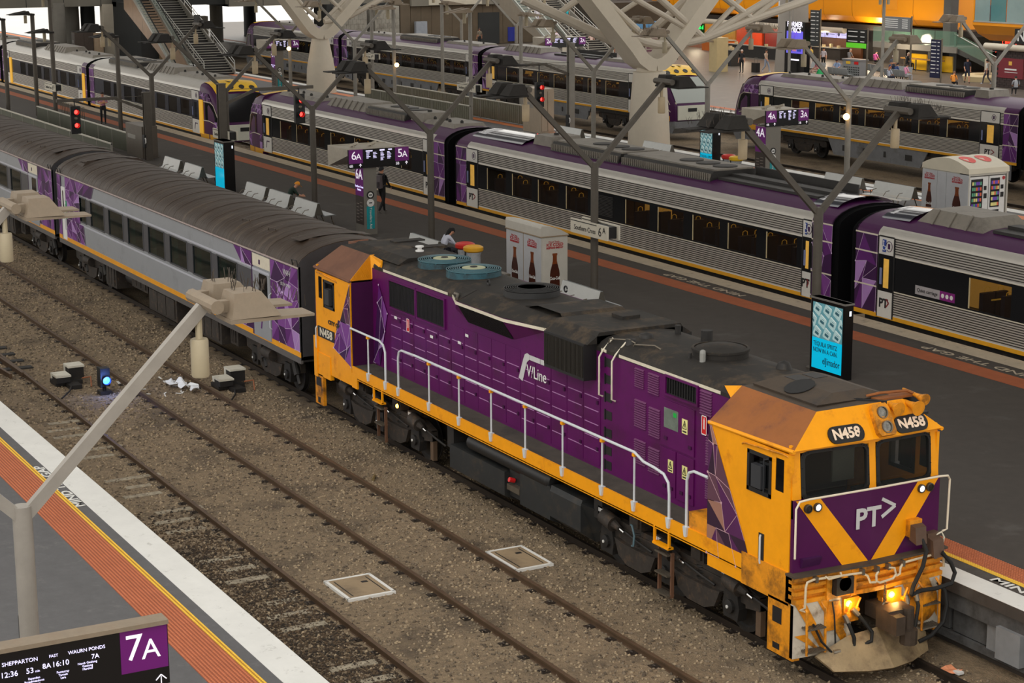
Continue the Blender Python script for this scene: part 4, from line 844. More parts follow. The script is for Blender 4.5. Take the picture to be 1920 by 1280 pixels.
# ---------------------------------------------------------------- coaches
coachgrey = mat('coach_grey', (150,153,158), .42, .1, .04, 2, c2=(128,130,134), c2amt=.12)
coachband = mat('coach_window_band', (72,72,76), .4, 0, .06)
coachroof = mat('coach_roof', (58,46,37), .52, 0, .22, 3.2, c2=(100,86,72), c2amt=.2, spec=.3, c2scale=2.2, bump=.35, bscale=5, stretch=(1.6, .22, .22))
coachend = mat('coach_end', (58,57,60), .6, 0, .15, 3)
linewhite = mat('livery_silver_line', (186,188,198), .4, 0, .03)
orange = mat('sill_orange', (232,158,22), .45, 0, .08, 3)
cglass = mat('coach_glass', (22,34,32), .05, 0, 0, alpha=.72, spec=.8)
curtain = mat('curtain_green', (46,134,104), .8, 0, .15, 6, emit=.06)
lampwarm = mat('carriage_lamp', (255,206,130), .5, 0, 0, emit=.9)
def coach(x1, L, label, vn=None):
    x0 = x1-L; t = T('passenger_coach', label, 'railway carriage', ((x0+x1)/2, 0, 0)); c = MB()
    prof = [(-1.45, 1.2), (-1.45, 3.42), (-1.42, 3.56)]
    wins = [x1-3.41-2.02*k-2.5 for k in range(8)]          # left edges
    W = 1.55 
    wl = [(-x1+0, 0)]
    b = MB()
    for s in (-1, 1):
        y0, y1 = sorted((s*1.45, s*1.41))
        b.box(x0, x1, y0, y1, 1.22, 2.12); b.box(x0, x1, y0, y1, 2.95, 3.5)
        xs = sorted(wins); e = [x0]+[q for w in xs for q in (w, w+W)]+[x1]
        for i in range(0, len(e), 2): b.box(e[i], e[i+1], y0, y1, 2.12, 2.95, 1)
    b.box(x0, x1, -1.4, 1.4, 1.1, 1.24, 2)
    b.build('body_side', [coachgrey, coachband, grimed], t, smooth=0)
    b = MB(); pr = [(-1.47, 3.44), (-1.46, 3.56), (-1.36, 3.7), (-1.15, 3.84), (-.8, 3.97), (-.4, 4.05), (0, 4.08), (.4, 4.05), (.8, 3.97), (1.15, 3.84), (1.36, 3.7), (1.46, 3.56), (1.47, 3.44)]
    b.prism(pr, 'x', x0+.02, x1-.02); rf = b.build('roof', coachroof, t, smooth=.9)
    b = MB()
    for k in range(int(L/.92)):
        xx = x0+.5+k*.92; rw = .035+.02*((k*7) % 3)
        b.loft([[(xx+dx, y*1.001, z+dz) for y, z in pr] for dx, dz in ((-rw, -.004), (0, .014), (rw, -.004))], closed=False)
    tag(b.build('roof_seam', coachroof, rf, smooth=.9), kind='stuff')
    b = MB()
    for s in (-1, 1): b.box(x0, x1, min(s*1.45, s*1.48), max(s*1.45, s*1.48), 3.46, 3.5)
    b.build('gutter', mat('gutter_dust', (176,160,156), .6, 0, .2, 6), t, smooth=0)
    for xx in (x0, x1):
        b = MB(); a, c = sorted((xx, xx+(-.05 if xx == x1 else .05))); b.prism([(y, z-.02) for y, z in pr]+[(1.45, 1.15), (-1.45, 1.15)], 'x', a, c); b.build('end_wall', coachend, t, smooth=0)
        d = .35 if xx == x1 else -.35
        b = MB(); a, c = sorted((xx, xx+d)); b.prism([(-.5, 1.25), (-.5, 3.4), (-.4, 3.55), (.4, 3.55), (.5, 3.4), (.5, 1.25)], 'x', a, c); b.build('gangway_bellows', black, t, smooth=0)
    # window glass, curtains, lines
    for w in wins:
        for s in (-1, 1):
            p = MB(); y = s*1.425; p.box(w+.0, w+W, y-.006, y+.006, 2.12, 2.95)
            pane = p.build('window_pane', cglass, t, smooth=0)
            f = MB()
            for q in ((w-.02, w+.03, 2.1, 2.97), (w+W-.03, w+W+.02, 2.1, 2.97), (w, w+W, 2.1, 2.14), (w, w+W, 2.93, 2.97)): f.box(q[0], q[1], min(s*1.44, s*1.462), max(s*1.44, s*1.462), q[2], q[3])
            f.build('window_frame', coachband, pane, smooth=0)
            if s < 0:
                cu = MB(); n = 7; cw = .34 if R.random() < .6 else .0
                if cw: cu.loft([[(w+.08+cw*k/n, -1.36+.02*(k % 2), z) for z in (2.1, 2.96)] for k in range(n+1)], closed=False); cu.build('curtain', curtain, pane, smooth=0)
    b = MB(); b.box(x0+.3, x1-.3, -1.1, 1.1, 1.24, 1.5, 0)
    for w in wins:
        for yy in (-1.0, -.5, .4, .9):
            for dx in (.2, 1.1): b.box(w+dx, w+dx+.14, yy-.2, yy+.22, 1.5, 2.5, 1); b.box(w+dx, w+dx+.42, yy-.2, yy+.22, 1.5, 1.8, 1)
    b.build('seat_row', [grimed, mat('coach_seat', (60,58,72), .8, 0, .1)], t, smooth=0)
    b = MB(); b.box(x0+1, x1-1, .3, .36, 3.2, 3.26); b.build('ceiling_lamp', lampwarm, t, smooth=0)
    for s in (-1, 1):
        b = MB(); y0, y1 = sorted((s*1.45, s*1.457)); b.box(x0, x1, y0, y1, 3.0, 3.05); b.box(x0, x1, y0, y1, 1.98, 2.03); b.build('silver_line_print', linewhite, t, smooth=0)
        b = MB(); b.box(x0, x1, y0, y1, 1.22, 1.36); b.build('orange_line_print', orange, t, smooth=0)
        b = MB(); b.box(x0, x1, min(s*1.4, s*1.46), max(s*1.4, s*1.46), 1.06, 1.22); b.build('sole_bar', mat('sole_bar', (92,88,86), .6, .1, .1), t, smooth=0)
    # livery mosaics and doors
    facets(t, [(x1-1.9, -1.46, 1.37), (x1-.04, -1.46, 1.37), (x1-.04, -1.46, 3.46), (x1-1.9, -1.46, 3.46)], 4, 5, (0,-1,0), pv, int(-x1)+3, weights=(4,5,3,1))
    facets(t, [(x1-4.1, -1.46, 1.37), (x1-3.2, -1.46, 1.37), (x1-3.2, -1.46, 2.0), (x1-3.9, -1.46, 2.0)], 2, 1, (0,-1,0), pv, 31)
    facets(t, [(x1-4.0, -1.46, 3.05), (x1-3.2, -1.46, 3.05), (x1-3.2, -1.46, 3.46), (x1-4.6, -1.46, 3.46)], 2, 1, (0,-1,0), pv, 32)
    facets(t, [(x0+1.05, -1.46, 1.37), (x0+3.2, -1.46, 1.37), (x0+3.1, -1.46, 2.02), (x0+1.05, -1.46, 2.02)], 4, 2, (0,-1,0), pv, 33)
    facets(t, [(x0+1.05, -1.46, 2.02), (x0+2.7, -1.46, 2.02), (x0+2.7, -1.46, 3.02), (x0+1.05, -1.46, 3.02)], 3, 3, (0,-1,0), pv, 34)
    facets(t, [(x0+1.05, -1.46, 3.02), (x0+4.1, -1.46, 3.02), (x0+4.45, -1.46, 3.46), (x0+1.05, -1.46, 3.46)], 6, 1, (0,-1,0), pv, 35)
    facets(t, [(x0+.04, -1.46, 1.37), (x0+.5, -1.46, 1.37), (x0+.5, -1.46, 3.46), (x0+.04, -1.46, 3.46)], 1, 4, (0,-1,0), pv, 36)
    for (a, c, m) in ((x1-3.15, x1-1.95, coachgrey), (x0+.55, x0+1.0, white)):
        b = MB(); b.box(a, c, -1.475, -1.45, 1.26, 3.06); b.box(a-.1, a, -1.47, -1.44, 1.26, 3.4, 1); d = b.build('coach_door', [m, pv[0]], t, smooth=0)
        b = MB(); q = a+(c-a)*.38; b.prism([(q, 2.02), (q+.05, 1.97), (c-.2, 1.97), (c-.16, 2.02), (c-.16, 2.9), (c-.2, 2.95), (q+.05, 2.95), (q, 2.9)], 'y', -1.482, -1.474); b.build('door_window', glassd, d, smooth=0)
        if c-a > 1:
            b = MB(); b.box(a-.02, c+.02, -1.47, -1.455, 3.1, 3.42); h = b.build('door_header', cream, d, smooth=0)
            b = MB(); b.box(a+.45, a+.55, -1.475, -1.47, 3.18, 3.3); b.build('pictogram_print', pv[0], h, smooth=0)
            b = MB(); y = -1.478; b.prism([(a+.5, 1.5), (a+.57, 1.5), (a+.66, 1.82), (a+.6, 1.84)], 'y', y-.004, y); b.prism([(a+.6, 1.84), (a+.66, 1.78), (a+.98, 1.78), (a+.98, 1.84)], 'y', y-.004, y); b.build('bent_rail_logo', pv[1], d, smooth=0)
            b = MB(); b.box(a, c, -1.482, -1.474, 1.98, 2.04); b.box(a, c, -1.482, -1.474, 2.98, 3.04); b.build('silver_line_print', linewhite, d, smooth=0)
        b = MB(); b.tube([(c+.06, -1.46, 1.6), (c+.06, -1.52, 1.65), (c+.06, -1.52, 2.5), (c+.06, -1.46, 2.55)], .014, 6); b.build('door_rail', railwhite, t)
    b = MB(); b.box(x0+1.03, x0+1.16, -1.475, -1.465, 2.0, 2.62); b.build('exit_sticker', mat('sticker_green', (30,150,90), .5, 0, .05), t, smooth=0)
    if vn:
        text(vn, (x1-.78, -1.472, 3.24), .2, greyp, t); text('STAFF ONLY', (x1-.85, -1.472, 2.92), .12, greyp, t)
    # roof furniture
    for (xx, w) in ((x1-1.3, .9), (x0+1.6, 1.1)):
        b = MB(); b.hexa([(xx-.5, -w, 3.86), (xx+.45, -w, 3.86), (xx+.45, w, 3.86), (xx-.5, w, 3.86), (xx-.5, -w*.8, 4.0), (xx+.3, -w*.8, 4.03), (xx+.3, w*.8, 4.03), (xx-.5, w*.8, 4.0)]); b.loft([[(xx+d, y, 4.09-.11*y*y) for y in (-1.0, -.5, 0, .5, 1.0)] for d in (-.3, .3)], closed=False); b.build('roof_ventilator', coachroof, rf, smooth=0)
    for xx in (x1-3.4, x1-5.3):
        b = MB(); b.tube([(xx, -.9, 3.92), (xx, -.9, 3.98), (xx+.4, -.85, 4.0), (xx+.4, -.85, 3.93)], .012, 5); b.build('roof_rail', coachroof, rf)
    for xx in (x0+.25, x1-.35):
        b = MB(); b.tube([(xx, -1.46, 3.48), (xx+.02, -1.5, 3.66), (xx+.3, -1.48, 3.66), (xx+.34, -1.46, 3.45)], .014, 6); b.build('corner_rail', black, t)
    b = MB(); b.box(x1+.02, x1+.05, -1.0, -.94, 2.3, 3.3); b.build('end_handrail', cream, t, smooth=0)
    # underframe
    for (a, c, z0, dy) in ((x0+4.9, x0+6.0, .35, 1.3), (x0+9.6, x0+12.2, .35, 1.38), (x0+13.9, x0+15.9, .4, 1.35), (x0+16.2, x0+16.8, .5, 1.2), (x0+7.0, x0+8.6, .6, 1.1)):
        b = MB(); b.box(a, c, -dy, dy, z0, 1.08)
        for k in range(3): u = a+.1+(c-a-.2)*k/3; b.box(u, u+(c-a-.2)/3-.06, -dy-.03, -dy, z0+.08, 1.0)
        b.build('equipment_box', grime, t, smooth=0)
    b = MB(); b.cyl((x0+6.3, -.9, .75), (x0+8.6, -.9, .75), .2, 12); b.build('air_tank', grimed, t)
    for xs in ((x1-1.6, x1-3.9), (x0+1.6, x0+3.9)):
        f = bogie(t, xs, r=.46, motor=False)
        for s in (-1, 1):
            for x in xs:
                b = MB(); b.cyl((x+.5, s*1.2, .95), (x+.9, s*1.22, .38), .05, 8); b.cyl((x+.56, s*1.2, .85), (x+.75, s*1.22, .58), .09, 10); b.build('damper', grimed, f)
            b = MB(); b.cyl((sum(xs)/2-.3, s*1.22, .78), (sum(xs)/2+.3, s*1.22, .78), .16, 12); b.box(sum(xs)/2-.7, sum(xs)/2-.4, min(s*1.1, s*1.3), max(s*1.1, s*1.3), .5, 1.0); b.build('air_spring', grime, f)
    return t
coach(-20.2, 21.95, 'grey coach with brown roof coupled behind the purple locomotive, number VN14', 'VN14')
coach(-42.75, 21.95, 'second brown roofed grey coach, partly out of the frame behind coach VN14')
# ---------------------------------------------------------------- silver railcars
silver = mat('ribbed_silver', (206,202,194), .36, .5, .06, 2); groove = mat('rib_groove_shade', (78,74,70), .6, .2, .1, 4)  # groove: dark colour standing in for the shade between ribs
silvers = mat('smooth_silver', (188,184,176), .34, .5, .05, 2)
rcpurple = mat('railcar_purple', (70,20,72), .4, 0, .06, spec=.3)
rcblack = mat('railcar_black_band', (22,23,26), .12, 0, 0, spec=.6)
rcblue = mat('railcar_blue_band', (44,48,60), .2, 0, 0, spec=.6)
rcglass = mat('railcar_glass', (26,20,14), .05, 0, 0, alpha=.42, spec=.7)
rcyellow = mat('railcar_yellow_line', (228,164,30), .4, 0, .05)
rcskirt = mat('railcar_skirt', (122,124,128), .55, .1, .12, 2, c2=(80,76,72), c2amt=.2)
bellows = mat('bellows', (10,10,12), .9, 0, 0, spec=.1)
roofgrey = mat('roof_unit_grey', (128,122,112), .55, 0, .12, 3, c2=(90,84,78), c2amt=.2)
roofdark = mat('roof_unit_dark', (40,38,36), .6, 0, .2, 3)
shroudm = mat('roof_shroud', (40,46,62), .15, .2, .1, 3, coat=.5)
litwall = mat('lit_saloon_wall', (214,160,72), .6, 0, .25, 1.2, emit=.42)
litceil = mat('saloon_lamp', (255,214,140), .5, 0, 0, emit=2.2)
seatm = mat('saloon_seat', (60,44,52), .8, 0, .2, 4)
grabm = mat('grab_handle', (236,180,60), .4, 0, 0, emit=.25)
rcyel = mat('cab_roof_yellow', (240,190,30), .4, 0, .08, 3)
doorwhite = mat('door_panel_white', (214,212,206), .45, 0, .04)
doorlit = mat('door_window_lit', (208,160,70), .3, 0, .2, 3, emit=.35)
dooryel = mat('open_door_yellow', (240,180,40), .5, 0, .1, emit=.25)
whitefront = mat('cab_front_white', (214,214,200), .4, 0, .06)
ribs_lo = [(-1.46, 1.28)]
for k in range(10):
    z = 1.30+k*.064; ribs_lo += [(-1.455, z), (-1.455, z+.036), (-1.425, z+.042), (-1.425, z+.058)]
ribs_lo += [(-1.46, 1.945)]
ribs_hi = [(-1.46, 2.92)]
for k in range(7):
    z = 2.95+k*.066; ribs_hi += [(-1.455, z), (-1.455, z+.038), (-1.428, z+.044), (-1.428, z+.06)]
ribs_hi += [(-1.455, 3.42)]
cant = [(-1.455, 3.42), (-1.44, 3.5), (-1.39, 3.58), (-1.30, 3.655)]
roofp = [(-1.30, 3.655), (-1.12, 3.76), (-.86, 3.86), (-.5, 3.93), (0, 3.95)]
def mir(p): return [(-y, z) for y, z in reversed(p)]
def railcar(x0, x1, yc, label, windows, doors, purple=True, cab=None, lit=True, units=(), band=None, skirt=False, glow=1, seats=True, wr=.12):
    """x0 < x1; yc centre line; windows [(a, b)], doors [(a, b, kind)]; cab 'L' or 'R' adds a nose beyond that end"""
    t = T('railcar', label, 'railway carriage', ((x0+x1)/2, yc, 0)); band = band or rcblack
    sh = lambda p: [(y+yc, z) for y, z in p]
    ez = .95
    a0 = x0+(ez if cab != 'L' else .0); a1 = x1-(ez if cab != 'R' else .0)
    dz = sorted((a, b) for a, b, k in doors)
    def spans(cuts):
        e = [a0]; 
        for a, b in sorted(cuts): e += [max(a, a0), min(b, a1)]
        e.append(a1); return [(e[i], e[i+1]) for i in range(0, len(e), 2) if e[i+1]-e[i] > .02]
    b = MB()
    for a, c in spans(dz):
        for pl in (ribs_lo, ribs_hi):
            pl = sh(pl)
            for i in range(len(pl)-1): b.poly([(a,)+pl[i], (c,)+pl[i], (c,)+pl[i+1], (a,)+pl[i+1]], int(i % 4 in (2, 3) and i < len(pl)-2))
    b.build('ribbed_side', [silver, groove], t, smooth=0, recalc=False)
    b = MB(); b.sheet(sh(cant), 'x', a0, a1); b.sheet(sh(mir(cant)), 'x', a0, a1); b.sheet(sh(mir(ribs_lo[:1]+ribs_hi[-1:])), 'x', x0, x1)
    b.build('cant_rail', silvers, t, smooth=.6, recalc=False)
    rm = rcpurple if purple else silvers
    b = MB(); b.sheet(sh(roofp+mir(roofp)[1:]), 'x', x0+.02, x1-.02); rf = b.build('roof', rm, t, smooth=.8, recalc=False)
    # window band
    for a, c in spans(dz+[(w[0], w[1]) for w in windows]): b = MB(); b.box(a, c, yc-1.45, yc-1.42, 2.02, 2.82); b.build('window_pillar', band, t, smooth=0)
    for z0, z1, q0, q1 in ((1.945, 2.02, 1.945, 1.975), (2.82, 2.92, 2.9, 2.925)):
        b = MB(); b.box(a0, a1, yc-1.45, yc-1.42, z0, z1); b.build('window_band', band, t, smooth=0); b = MB(); b.box(a0, a1, yc-1.458, yc-1.45, q0, q1); b.build('band_trim', cream, t, smooth=0)
    for w in windows:
        b = MB(); b.box(w[0], w[1], yc-1.44, yc-1.434, 2.02, 2.82); p = b.build('window_pane', rcglass, t, smooth=0)
        if lit:
            b = MB(); b.box(w[0], w[0]+.05, yc-1.446, yc-1.44, 2.02, 2.82); b.build('pane_edge', mat('pane_edge', (196,180,140), .4), p, smooth=0)
    # saloon
    b = MB(); b.box(a0, a1, yc+1.25, yc+1.3, 1.3, 3.3, 0); b.box(a0, a1, yc-1.38, yc+1.3, 1.2, 1.3, 1)
    b.build('saloon', [litwall if lit else mat('dim_saloon', (84,70,58), .7, 0, .2, 2, emit=.12), grimed], t, smooth=0)
    if lit:
        b = MB(); b.box(a0+.3, a1-.3, yc-.5, yc-.35, 3.2, 3.24); b.box(a0+.3, a1-.3, yc+.35, yc+.5, 3.2, 3.24); b.build('saloon_lamp', litceil, t, smooth=0)
    if seats:
        b = MB(); gh = MB()
        for w in windows:
            n = max(1, int((w[1]-w[0])/.75))
            for i in range(n):
                xx = w[0]+.12+.76*i+R.uniform(0, .12)
                for yy in (-1.0, -.55, .5, .95):
                    b.box(xx, xx+.14, yc+yy-.2, yc+yy+.2, 1.3, 2.42+.05*(i % 2)); b.box(xx, xx+.45, yc+yy-.2, yc+yy+.2, 1.3, 1.72)
                    gh.tube([(xx+.07, yc+yy-.09, 2.44), (xx+.07, yc+yy-.08, 2.54), (xx+.07, yc+yy, 2.58), (xx+.07, yc+yy+.08, 2.54), (xx+.07, yc+yy+.09, 2.44)], .012, 4)
        tag(b.build('saloon_seat', seatm, t, smooth=0), kind='stuff'); tag(gh.build('grab_handle', grabm, t, smooth=0), kind='stuff')
    b = MB(); b.box(a0, a1, yc-1.462, yc-1.44, 1.17, 1.28); b.build('yellow_line_print', rcyellow, t, smooth=0)
    b = MB(); b.box(x0+.3, x1-.3, yc-1.3, yc+1.3, .95, 1.2); b.build('underframe', grimed, t, smooth=0)
    # purple ends
    for e in ('L', 'R'):
        if e == cab: continue
        a, c = (x0, x0+ez) if e == 'L' else (x1-ez, x1)
        b = MB(); full = [(-1.46, 1.16), (-1.46, 3.42)]+cant[1:]; b.sheet(sh(full), 'x', a, c); b.sheet(sh(mir(full)), 'x', a, c); en = b.build('end_panel', rcpurple, t, smooth=.6, recalc=False)
        facets(en, [(a+.02, yc-1.465, 1.3), (c-.02, yc-1.465, 1.3), (c-.02, yc-1.465, 3.4), (a+.02, yc-1.465, 3.4)], 2, 3, (0,-1,0), pv, int(abs(x0)*7+yc)+(5 if e == 'L' else 9), lines=glow, weights=(6,6,3,1))
        b = MB()
        for z in (2.0, 2.92, 3.42): b.box(a, c, yc-1.474, yc-1.466, z-.02, z+.02)
        b.build('white_line_print', cream, en, smooth=0)
        b = MB(); b.box(a, c, yc-1.466, yc-1.44, 1.16, 1.28); b.build('yellow_line_print', rcyellow, en, smooth=0)
        xe = x0 if e == 'L' else x1
        b = MB(); f2 = [(-1.46, 1.1)]+full[1:]+roofp[1:]; b.prism(sh(f2+mir(f2)), 'x', min(xe, xe+(-.06 if e == 'R' else .06)), max(xe, xe+(-.06 if e == 'R' else .06))); b.build('end_wall', bellows, t, smooth=0)
        d = .22 if e == 'R' else -.22; b = MB(); f3 = [(y*.965, z-.05) for y, z in f2]; b.prism(sh(f3+mir(f3)), 'x', min(xe, xe+d), max(xe, xe+d)); b.build('gangway_bellows', bellows, t, smooth=0)
    # doors
    for (a, c, kind) in doors:
        b = MB(); b.box(a, c, yc-1.475, yc-1.44, 1.2, 1.92, 0); b.box(a, c, yc-1.475, yc-1.44, 1.92, 2.93, 1); b.box(a, c, yc-1.475, yc-1.44, 2.93, 3.40, 0)
        for q in (a-.05, c): b.box(q, q+.05, yc-1.47, yc-1.43, 1.2, 3.42, 2)
        b.box(a, c, yc-1.472, yc-1.43, 3.40, 3.44, 2); d = b.build('door', [doorwhite, band, black], t, smooth=0)
        if 'y' in kind: b = MB(); b.box(c+.06, c+.62, yc-1.5, yc-1.44, 1.25, 3.0); b.build('open_door_leaf', dooryel, d, smooth=0)
        w = c-a
        b = MB(); b.prism([(a+w*.36, 2.02), (a+w*.72, 2.02), (a+w*.72, 2.82), (a+w*.36, 2.82)], 'y', yc-1.48, yc-1.474); b.build('door_window', doorlit if lit else rcglass, d, smooth=0)
        y = yc-1.478
        if 'w' in kind:
            b = MB(); b.box(a+w*.24, a+w*.5, y-.004, y, 3.0, 3.34); pb = b.build('wheelchair_print', mat('sign_blue', (40,70,150), .4), d, smooth=0)
            b = MB(); cx = a+w*.36; b.tube([(cx+.07*cos(q), y-.008, 3.12+.07*sin(q)) for q in [radians(100+k*26) for k in range(11)]], .01, 5); b.cyl((cx-.02, y-.012, 3.29), (cx-.02, y-.004, 3.29), .025, 8); b.tube([(cx-.02, y-.008, 3.26), (cx-.01, y-.008, 3.16), (cx+.07, y-.008, 3.16), (cx+.11, y-.008, 3.07)], .012, 5); b.build('wheelchair_glyph', white, pb, smooth=0)
        b = MB(); cx = a+w*.7; b.tube([(cx+.13*cos(q), y-.004, 3.17+.14*sin(q)) for q in [k*pi/8 for k in range(17)]], .009, 5); b.box(cx-.05, cx+.04, y-.006, y, 3.1, 3.24); b.build('pictogram_print', pv[0], d, smooth=0)
        if 'p' in kind:
            text('PT', (a+w*.42, y, 1.58), .34, ink, d, bold=.012); b = MB(); b.beam((a+w*.62, y-.003, 1.72), (a+w*.8, y-.003, 1.62), .04, .006, up=(0,-1,0)); b.beam((a+w*.62, y-.003, 1.50), (a+w*.8, y-.003, 1.62), .04, .006, up=(0,-1,0)); b.build('chevron_logo', mat('logo_red', (130,32,40), .5), d, smooth=0)
        else:
            b = MB(); b.prism([(a+w*.3, 1.4), (a+w*.36, 1.4), (a+w*.44, 1.7), (a+w*.38, 1.74)], 'y', y-.004, y); b.prism([(a+w*.38, 1.74), (a+w*.42, 1.69), (a+w*.75, 1.69), (a+w*.75, 1.74)], 'y', y-.004, y); b.build('bent_rail_logo', pv[0], d, smooth=0)
        b = MB(); b.box(a+.08, a+.16, y-.02, y, 2.1, 2.55); b.build('door_handle', mat('handle_blue', (120,130,170), .4), d, smooth=0)
    # roof units
    for (a, c, kind) in units:
        b = MB()
        if kind == 'pod':
            b.hexa([(a, yc-.85, 3.84), (c, yc-.85, 3.84), (c, yc+.85, 3.84), (a, yc+.85, 3.84), (a+.35, yc-.6, 4.22), (c-.35, yc-.6, 4.22), (c-.35, yc+.6, 4.22), (a+.35, yc+.6, 4.22)], 0)
            n = int((c-a)/.55)
            for k in range(1, n): xx = a+(c-a)*k/n; b.beam((xx, yc-.88, 3.86), (xx, yc-.62, 4.24), .05, .03)
            b.build('roof_pod', [roofgrey, roofdark], rf, smooth=0)
        elif kind == 'well':
            b.box(a, c, yc-.7, yc+.8, 3.9, 3.98, 0); b.box(a, c, yc+.74, yc+.8, 3.98, 4.22, 0); b.box(a, c, yc-.2, yc+.2, 3.98, 4.06, 0); b.build('roof_well', [roofdark], rf, smooth=0)
        elif kind == 'ac':
            b.hexa([(a, yc-.95, 3.80), (c, yc-.95, 3.80), (c, yc+.95, 3.80), (a, yc+.95, 3.80), (a, yc-.8, 4.15), (c, yc-.8, 4.15), (c, yc+.8, 4.15), (a, yc+.8, 4.15)], 0)
            n = max(2, int((c-a)/.9)); u = b.build('roof_air_unit', [roofdark], rf, smooth=0)
            b = MB(); b.box(a+.05, c-.05, yc-.7, yc+.75, 4.15, 4.2); b.build('unit_lid', roofgrey, u, smooth=0)
            b = MB()
            for k in range(min(3, n)): xx = c-.6-.95*k; b.lathe([(.4, 0), (.4, .03), (.3, .04), (0, .03)], (xx, yc+.05, 4.2), 16)
            b.build('fan_opening', roofdark, u)
            b = MB()
            for k in range(int((c-a)/.12)): b.box(a+.04+.12*k, a+.09+.12*k, yc-.93+.0, yc-.86, 3.86, 4.08)
            tag(b.build('grille_rib', roofgrey, u, smooth=0), kind='stuff')
        elif kind == 'box':
            b.hexa([(a, yc-.7, 3.84), (c, yc-.7, 3.84), (c, yc+.6, 3.84), (a, yc+.6, 3.84), (a+.1, yc-.65, 4.25), (c-.1, yc-.65, 4.25), (c-.1, yc+.55, 4.25), (a+.1, yc+.55, 4.25)], 0); b.cyl(((a+c)/2, yc-.1, 4.25), ((a+c)/2, yc-.1, 4.33), .1, 10, m=1); b.build('roof_box', [roofgrey, roofdark], rf, smooth=0)
        elif kind == 'shroud':
            pr = [(-1.0, 3.80), (-.8, 3.92), (-.4, 4.02), (0, 4.05), (.4, 4.02), (.8, 3.92), (1.0, 3.80)]
            b.loft([[(x, y+yc, z+dz) for y, z in pr] for x, dz in ((a, 0), (c, .05))], closed=False); u = b.build('roof_shroud', shroudm, rf, smooth=.8)
            b = MB(); b.loft([[(x, y+yc, z+.012) for y, z in pr[1:4]] for x in (a+.15, a+.75)], closed=False); b.build('shroud_print', mat('shroud_white', (206,206,210), .4, 0, .5, 9), u, smooth=0)
        elif kind == 'flat':
            b.hexa([(a, yc-.75, 3.86), (c, yc-.75, 3.86), (c, yc+.75, 3.86), (a, yc+.75, 3.86), (a+.2, yc-.65, 4.05), (c-.2, yc-.65, 4.05), (c-.2, yc+.65, 4.05), (a+.2, yc+.65, 4.05)], 0)
            for k in range(4): xx = a+.4+(c-a-.8)*k/3; b.lathe([(.07, 0), (.07, .08), (.03, .12), (0, .12)], (xx, yc-.4+.2*(k % 2), 4.05), 8, 1)
            b.build('roof_panel', [roofgrey, roofdark], rf, smooth=0)
    if skirt:
        b = MB()
        for (a, c) in ((x0+6.0, x1-6.0),):
            b.prism([(a, 1.16), (a+.5, .36), (c-.5, .36), (c, 1.16)], 'y', yc-1.42, yc-1.36)
            s_ = b.build('skirt', rcskirt, t, smooth=0)
            b = MB()
            for k in range(6): xx = a+1.2+k*1.6; b.box(xx, xx+(.16 if k % 3 else .5), yc-1.432, yc-1.418, .62, .9)
            b.build('skirt_hatch', roofdark, s_, smooth=0)
        for xe, d in ((x0+.4, 1), (x1-.4, -1)):
            b = MB(); q = sorted((xe, xe+d*1.3)); b.prism([(q[0], 1.16), (q[0], .55), (q[1], .45), (q[1], 1.16)], 'y', yc-1.42, yc-1.36); e_ = b.build('end_skirt', rcskirt, t, smooth=0)
            b = MB(); b.box(q[0]+.4, q[0]+.7, yc-1.432, yc-1.418, .62, .74); b.box(q[0]+.4, q[0]+.7, yc-1.432, yc-1.418, .88, 1.0); b.build('skirt_hatch', roofdark, e_, smooth=0)
    bogie(t, (x0+2.6, x0+4.8), r=.44, motor=False).location.y += yc; bogie(t, (x1-4.8, x1-2.6), r=.44, motor=False).location.y += yc
    if cab:
        d = 1 if cab == 'R' else -1; xs = x1 if cab == 'R' else x0
        st = [(0, 1.455, 3.95), (.6, 1.45, 3.93), (1.2, 1.42, 3.78), (1.7, 1.36, 3.42), (2.1, 1.28, 2.92), (2.4, 1.2, 2.4), (2.62, 1.12, 1.9), (2.66, 1.08, 1.0)]
        ringp = [(-1, 0), (-1.0, .35), (-1.0, .75), (-.985, .88), (-.92, .94), (-.78, .975), (-.5, .995), (0, 1), (.5, .995), (.78, .975), (.92, .94), (.985, .88), (1.0, .75), (1.0, .35), (1, 0)]
        P = lambda i, u, v, e=0: (xs+d*(st[i][0]+e), yc+u*(st[i][1]+e), .98+v*(st[i][2]-.98))
        def I(x):  # interpolate the station at x
            return np.interp(x, [s[0] for s in st], [s[1] for s in st]), np.interp(x, [s[0] for s in st], [s[2] for s in st])
        b = MB(); b.loft([[P(i, u, v) for u, v in ringp] for i in range(len(st))]); sk = b.build('cab_nose', rcpurple, t, smooth=.7)
        facets(sk, [(xs, yc-1.475, 1.28), (xs+d*2.1, yc-1.33, 1.28), (xs+d*2.1, yc-1.33, 1.95), (xs, yc-1.475, 1.95)], 5, 2, (0,-1,0), pv, int(abs(xs)), weights=(4,5,4,2), lines=False)
        facets(sk, [(xs, yc-1.475, 2.95), (xs+d*1.55, yc-1.41, 2.95), (xs+d*1.2, yc-1.44, 3.36), (xs, yc-1.475, 3.40)], 5, 2, (0,-1,0), pv, int(abs(xs))+3, weights=(5,5,3,1))
        b = MB(); W_ = lambda x, z, e=.02: (xs+d*x, yc-I(x)[0]-e, z)
        b.poly([W_(.75, 2.0), W_(2.05, 1.98), W_(2.12, 2.15), W_(1.75, 2.72), W_(1.5, 2.86), W_(.75, 2.9)]); b.build('cab_side_window', rcblack, sk, smooth=0, recalc=False)
        b = MB(); b.tube([W_(.6, 2.93, .02), W_(1.4, 2.93, .02), W_(1.75, 2.78, .02), W_(2.15, 2.15, .02), W_(2.3, 1.9, .02)], .02, 5); b.tube([W_(.3, 1.95, .02), W_(1.2, 1.97, .02), W_(1.9, 1.85, .02), W_(2.35, 1.5, .02)], .02, 5); b.build('white_line_print', cream, sk, smooth=0)
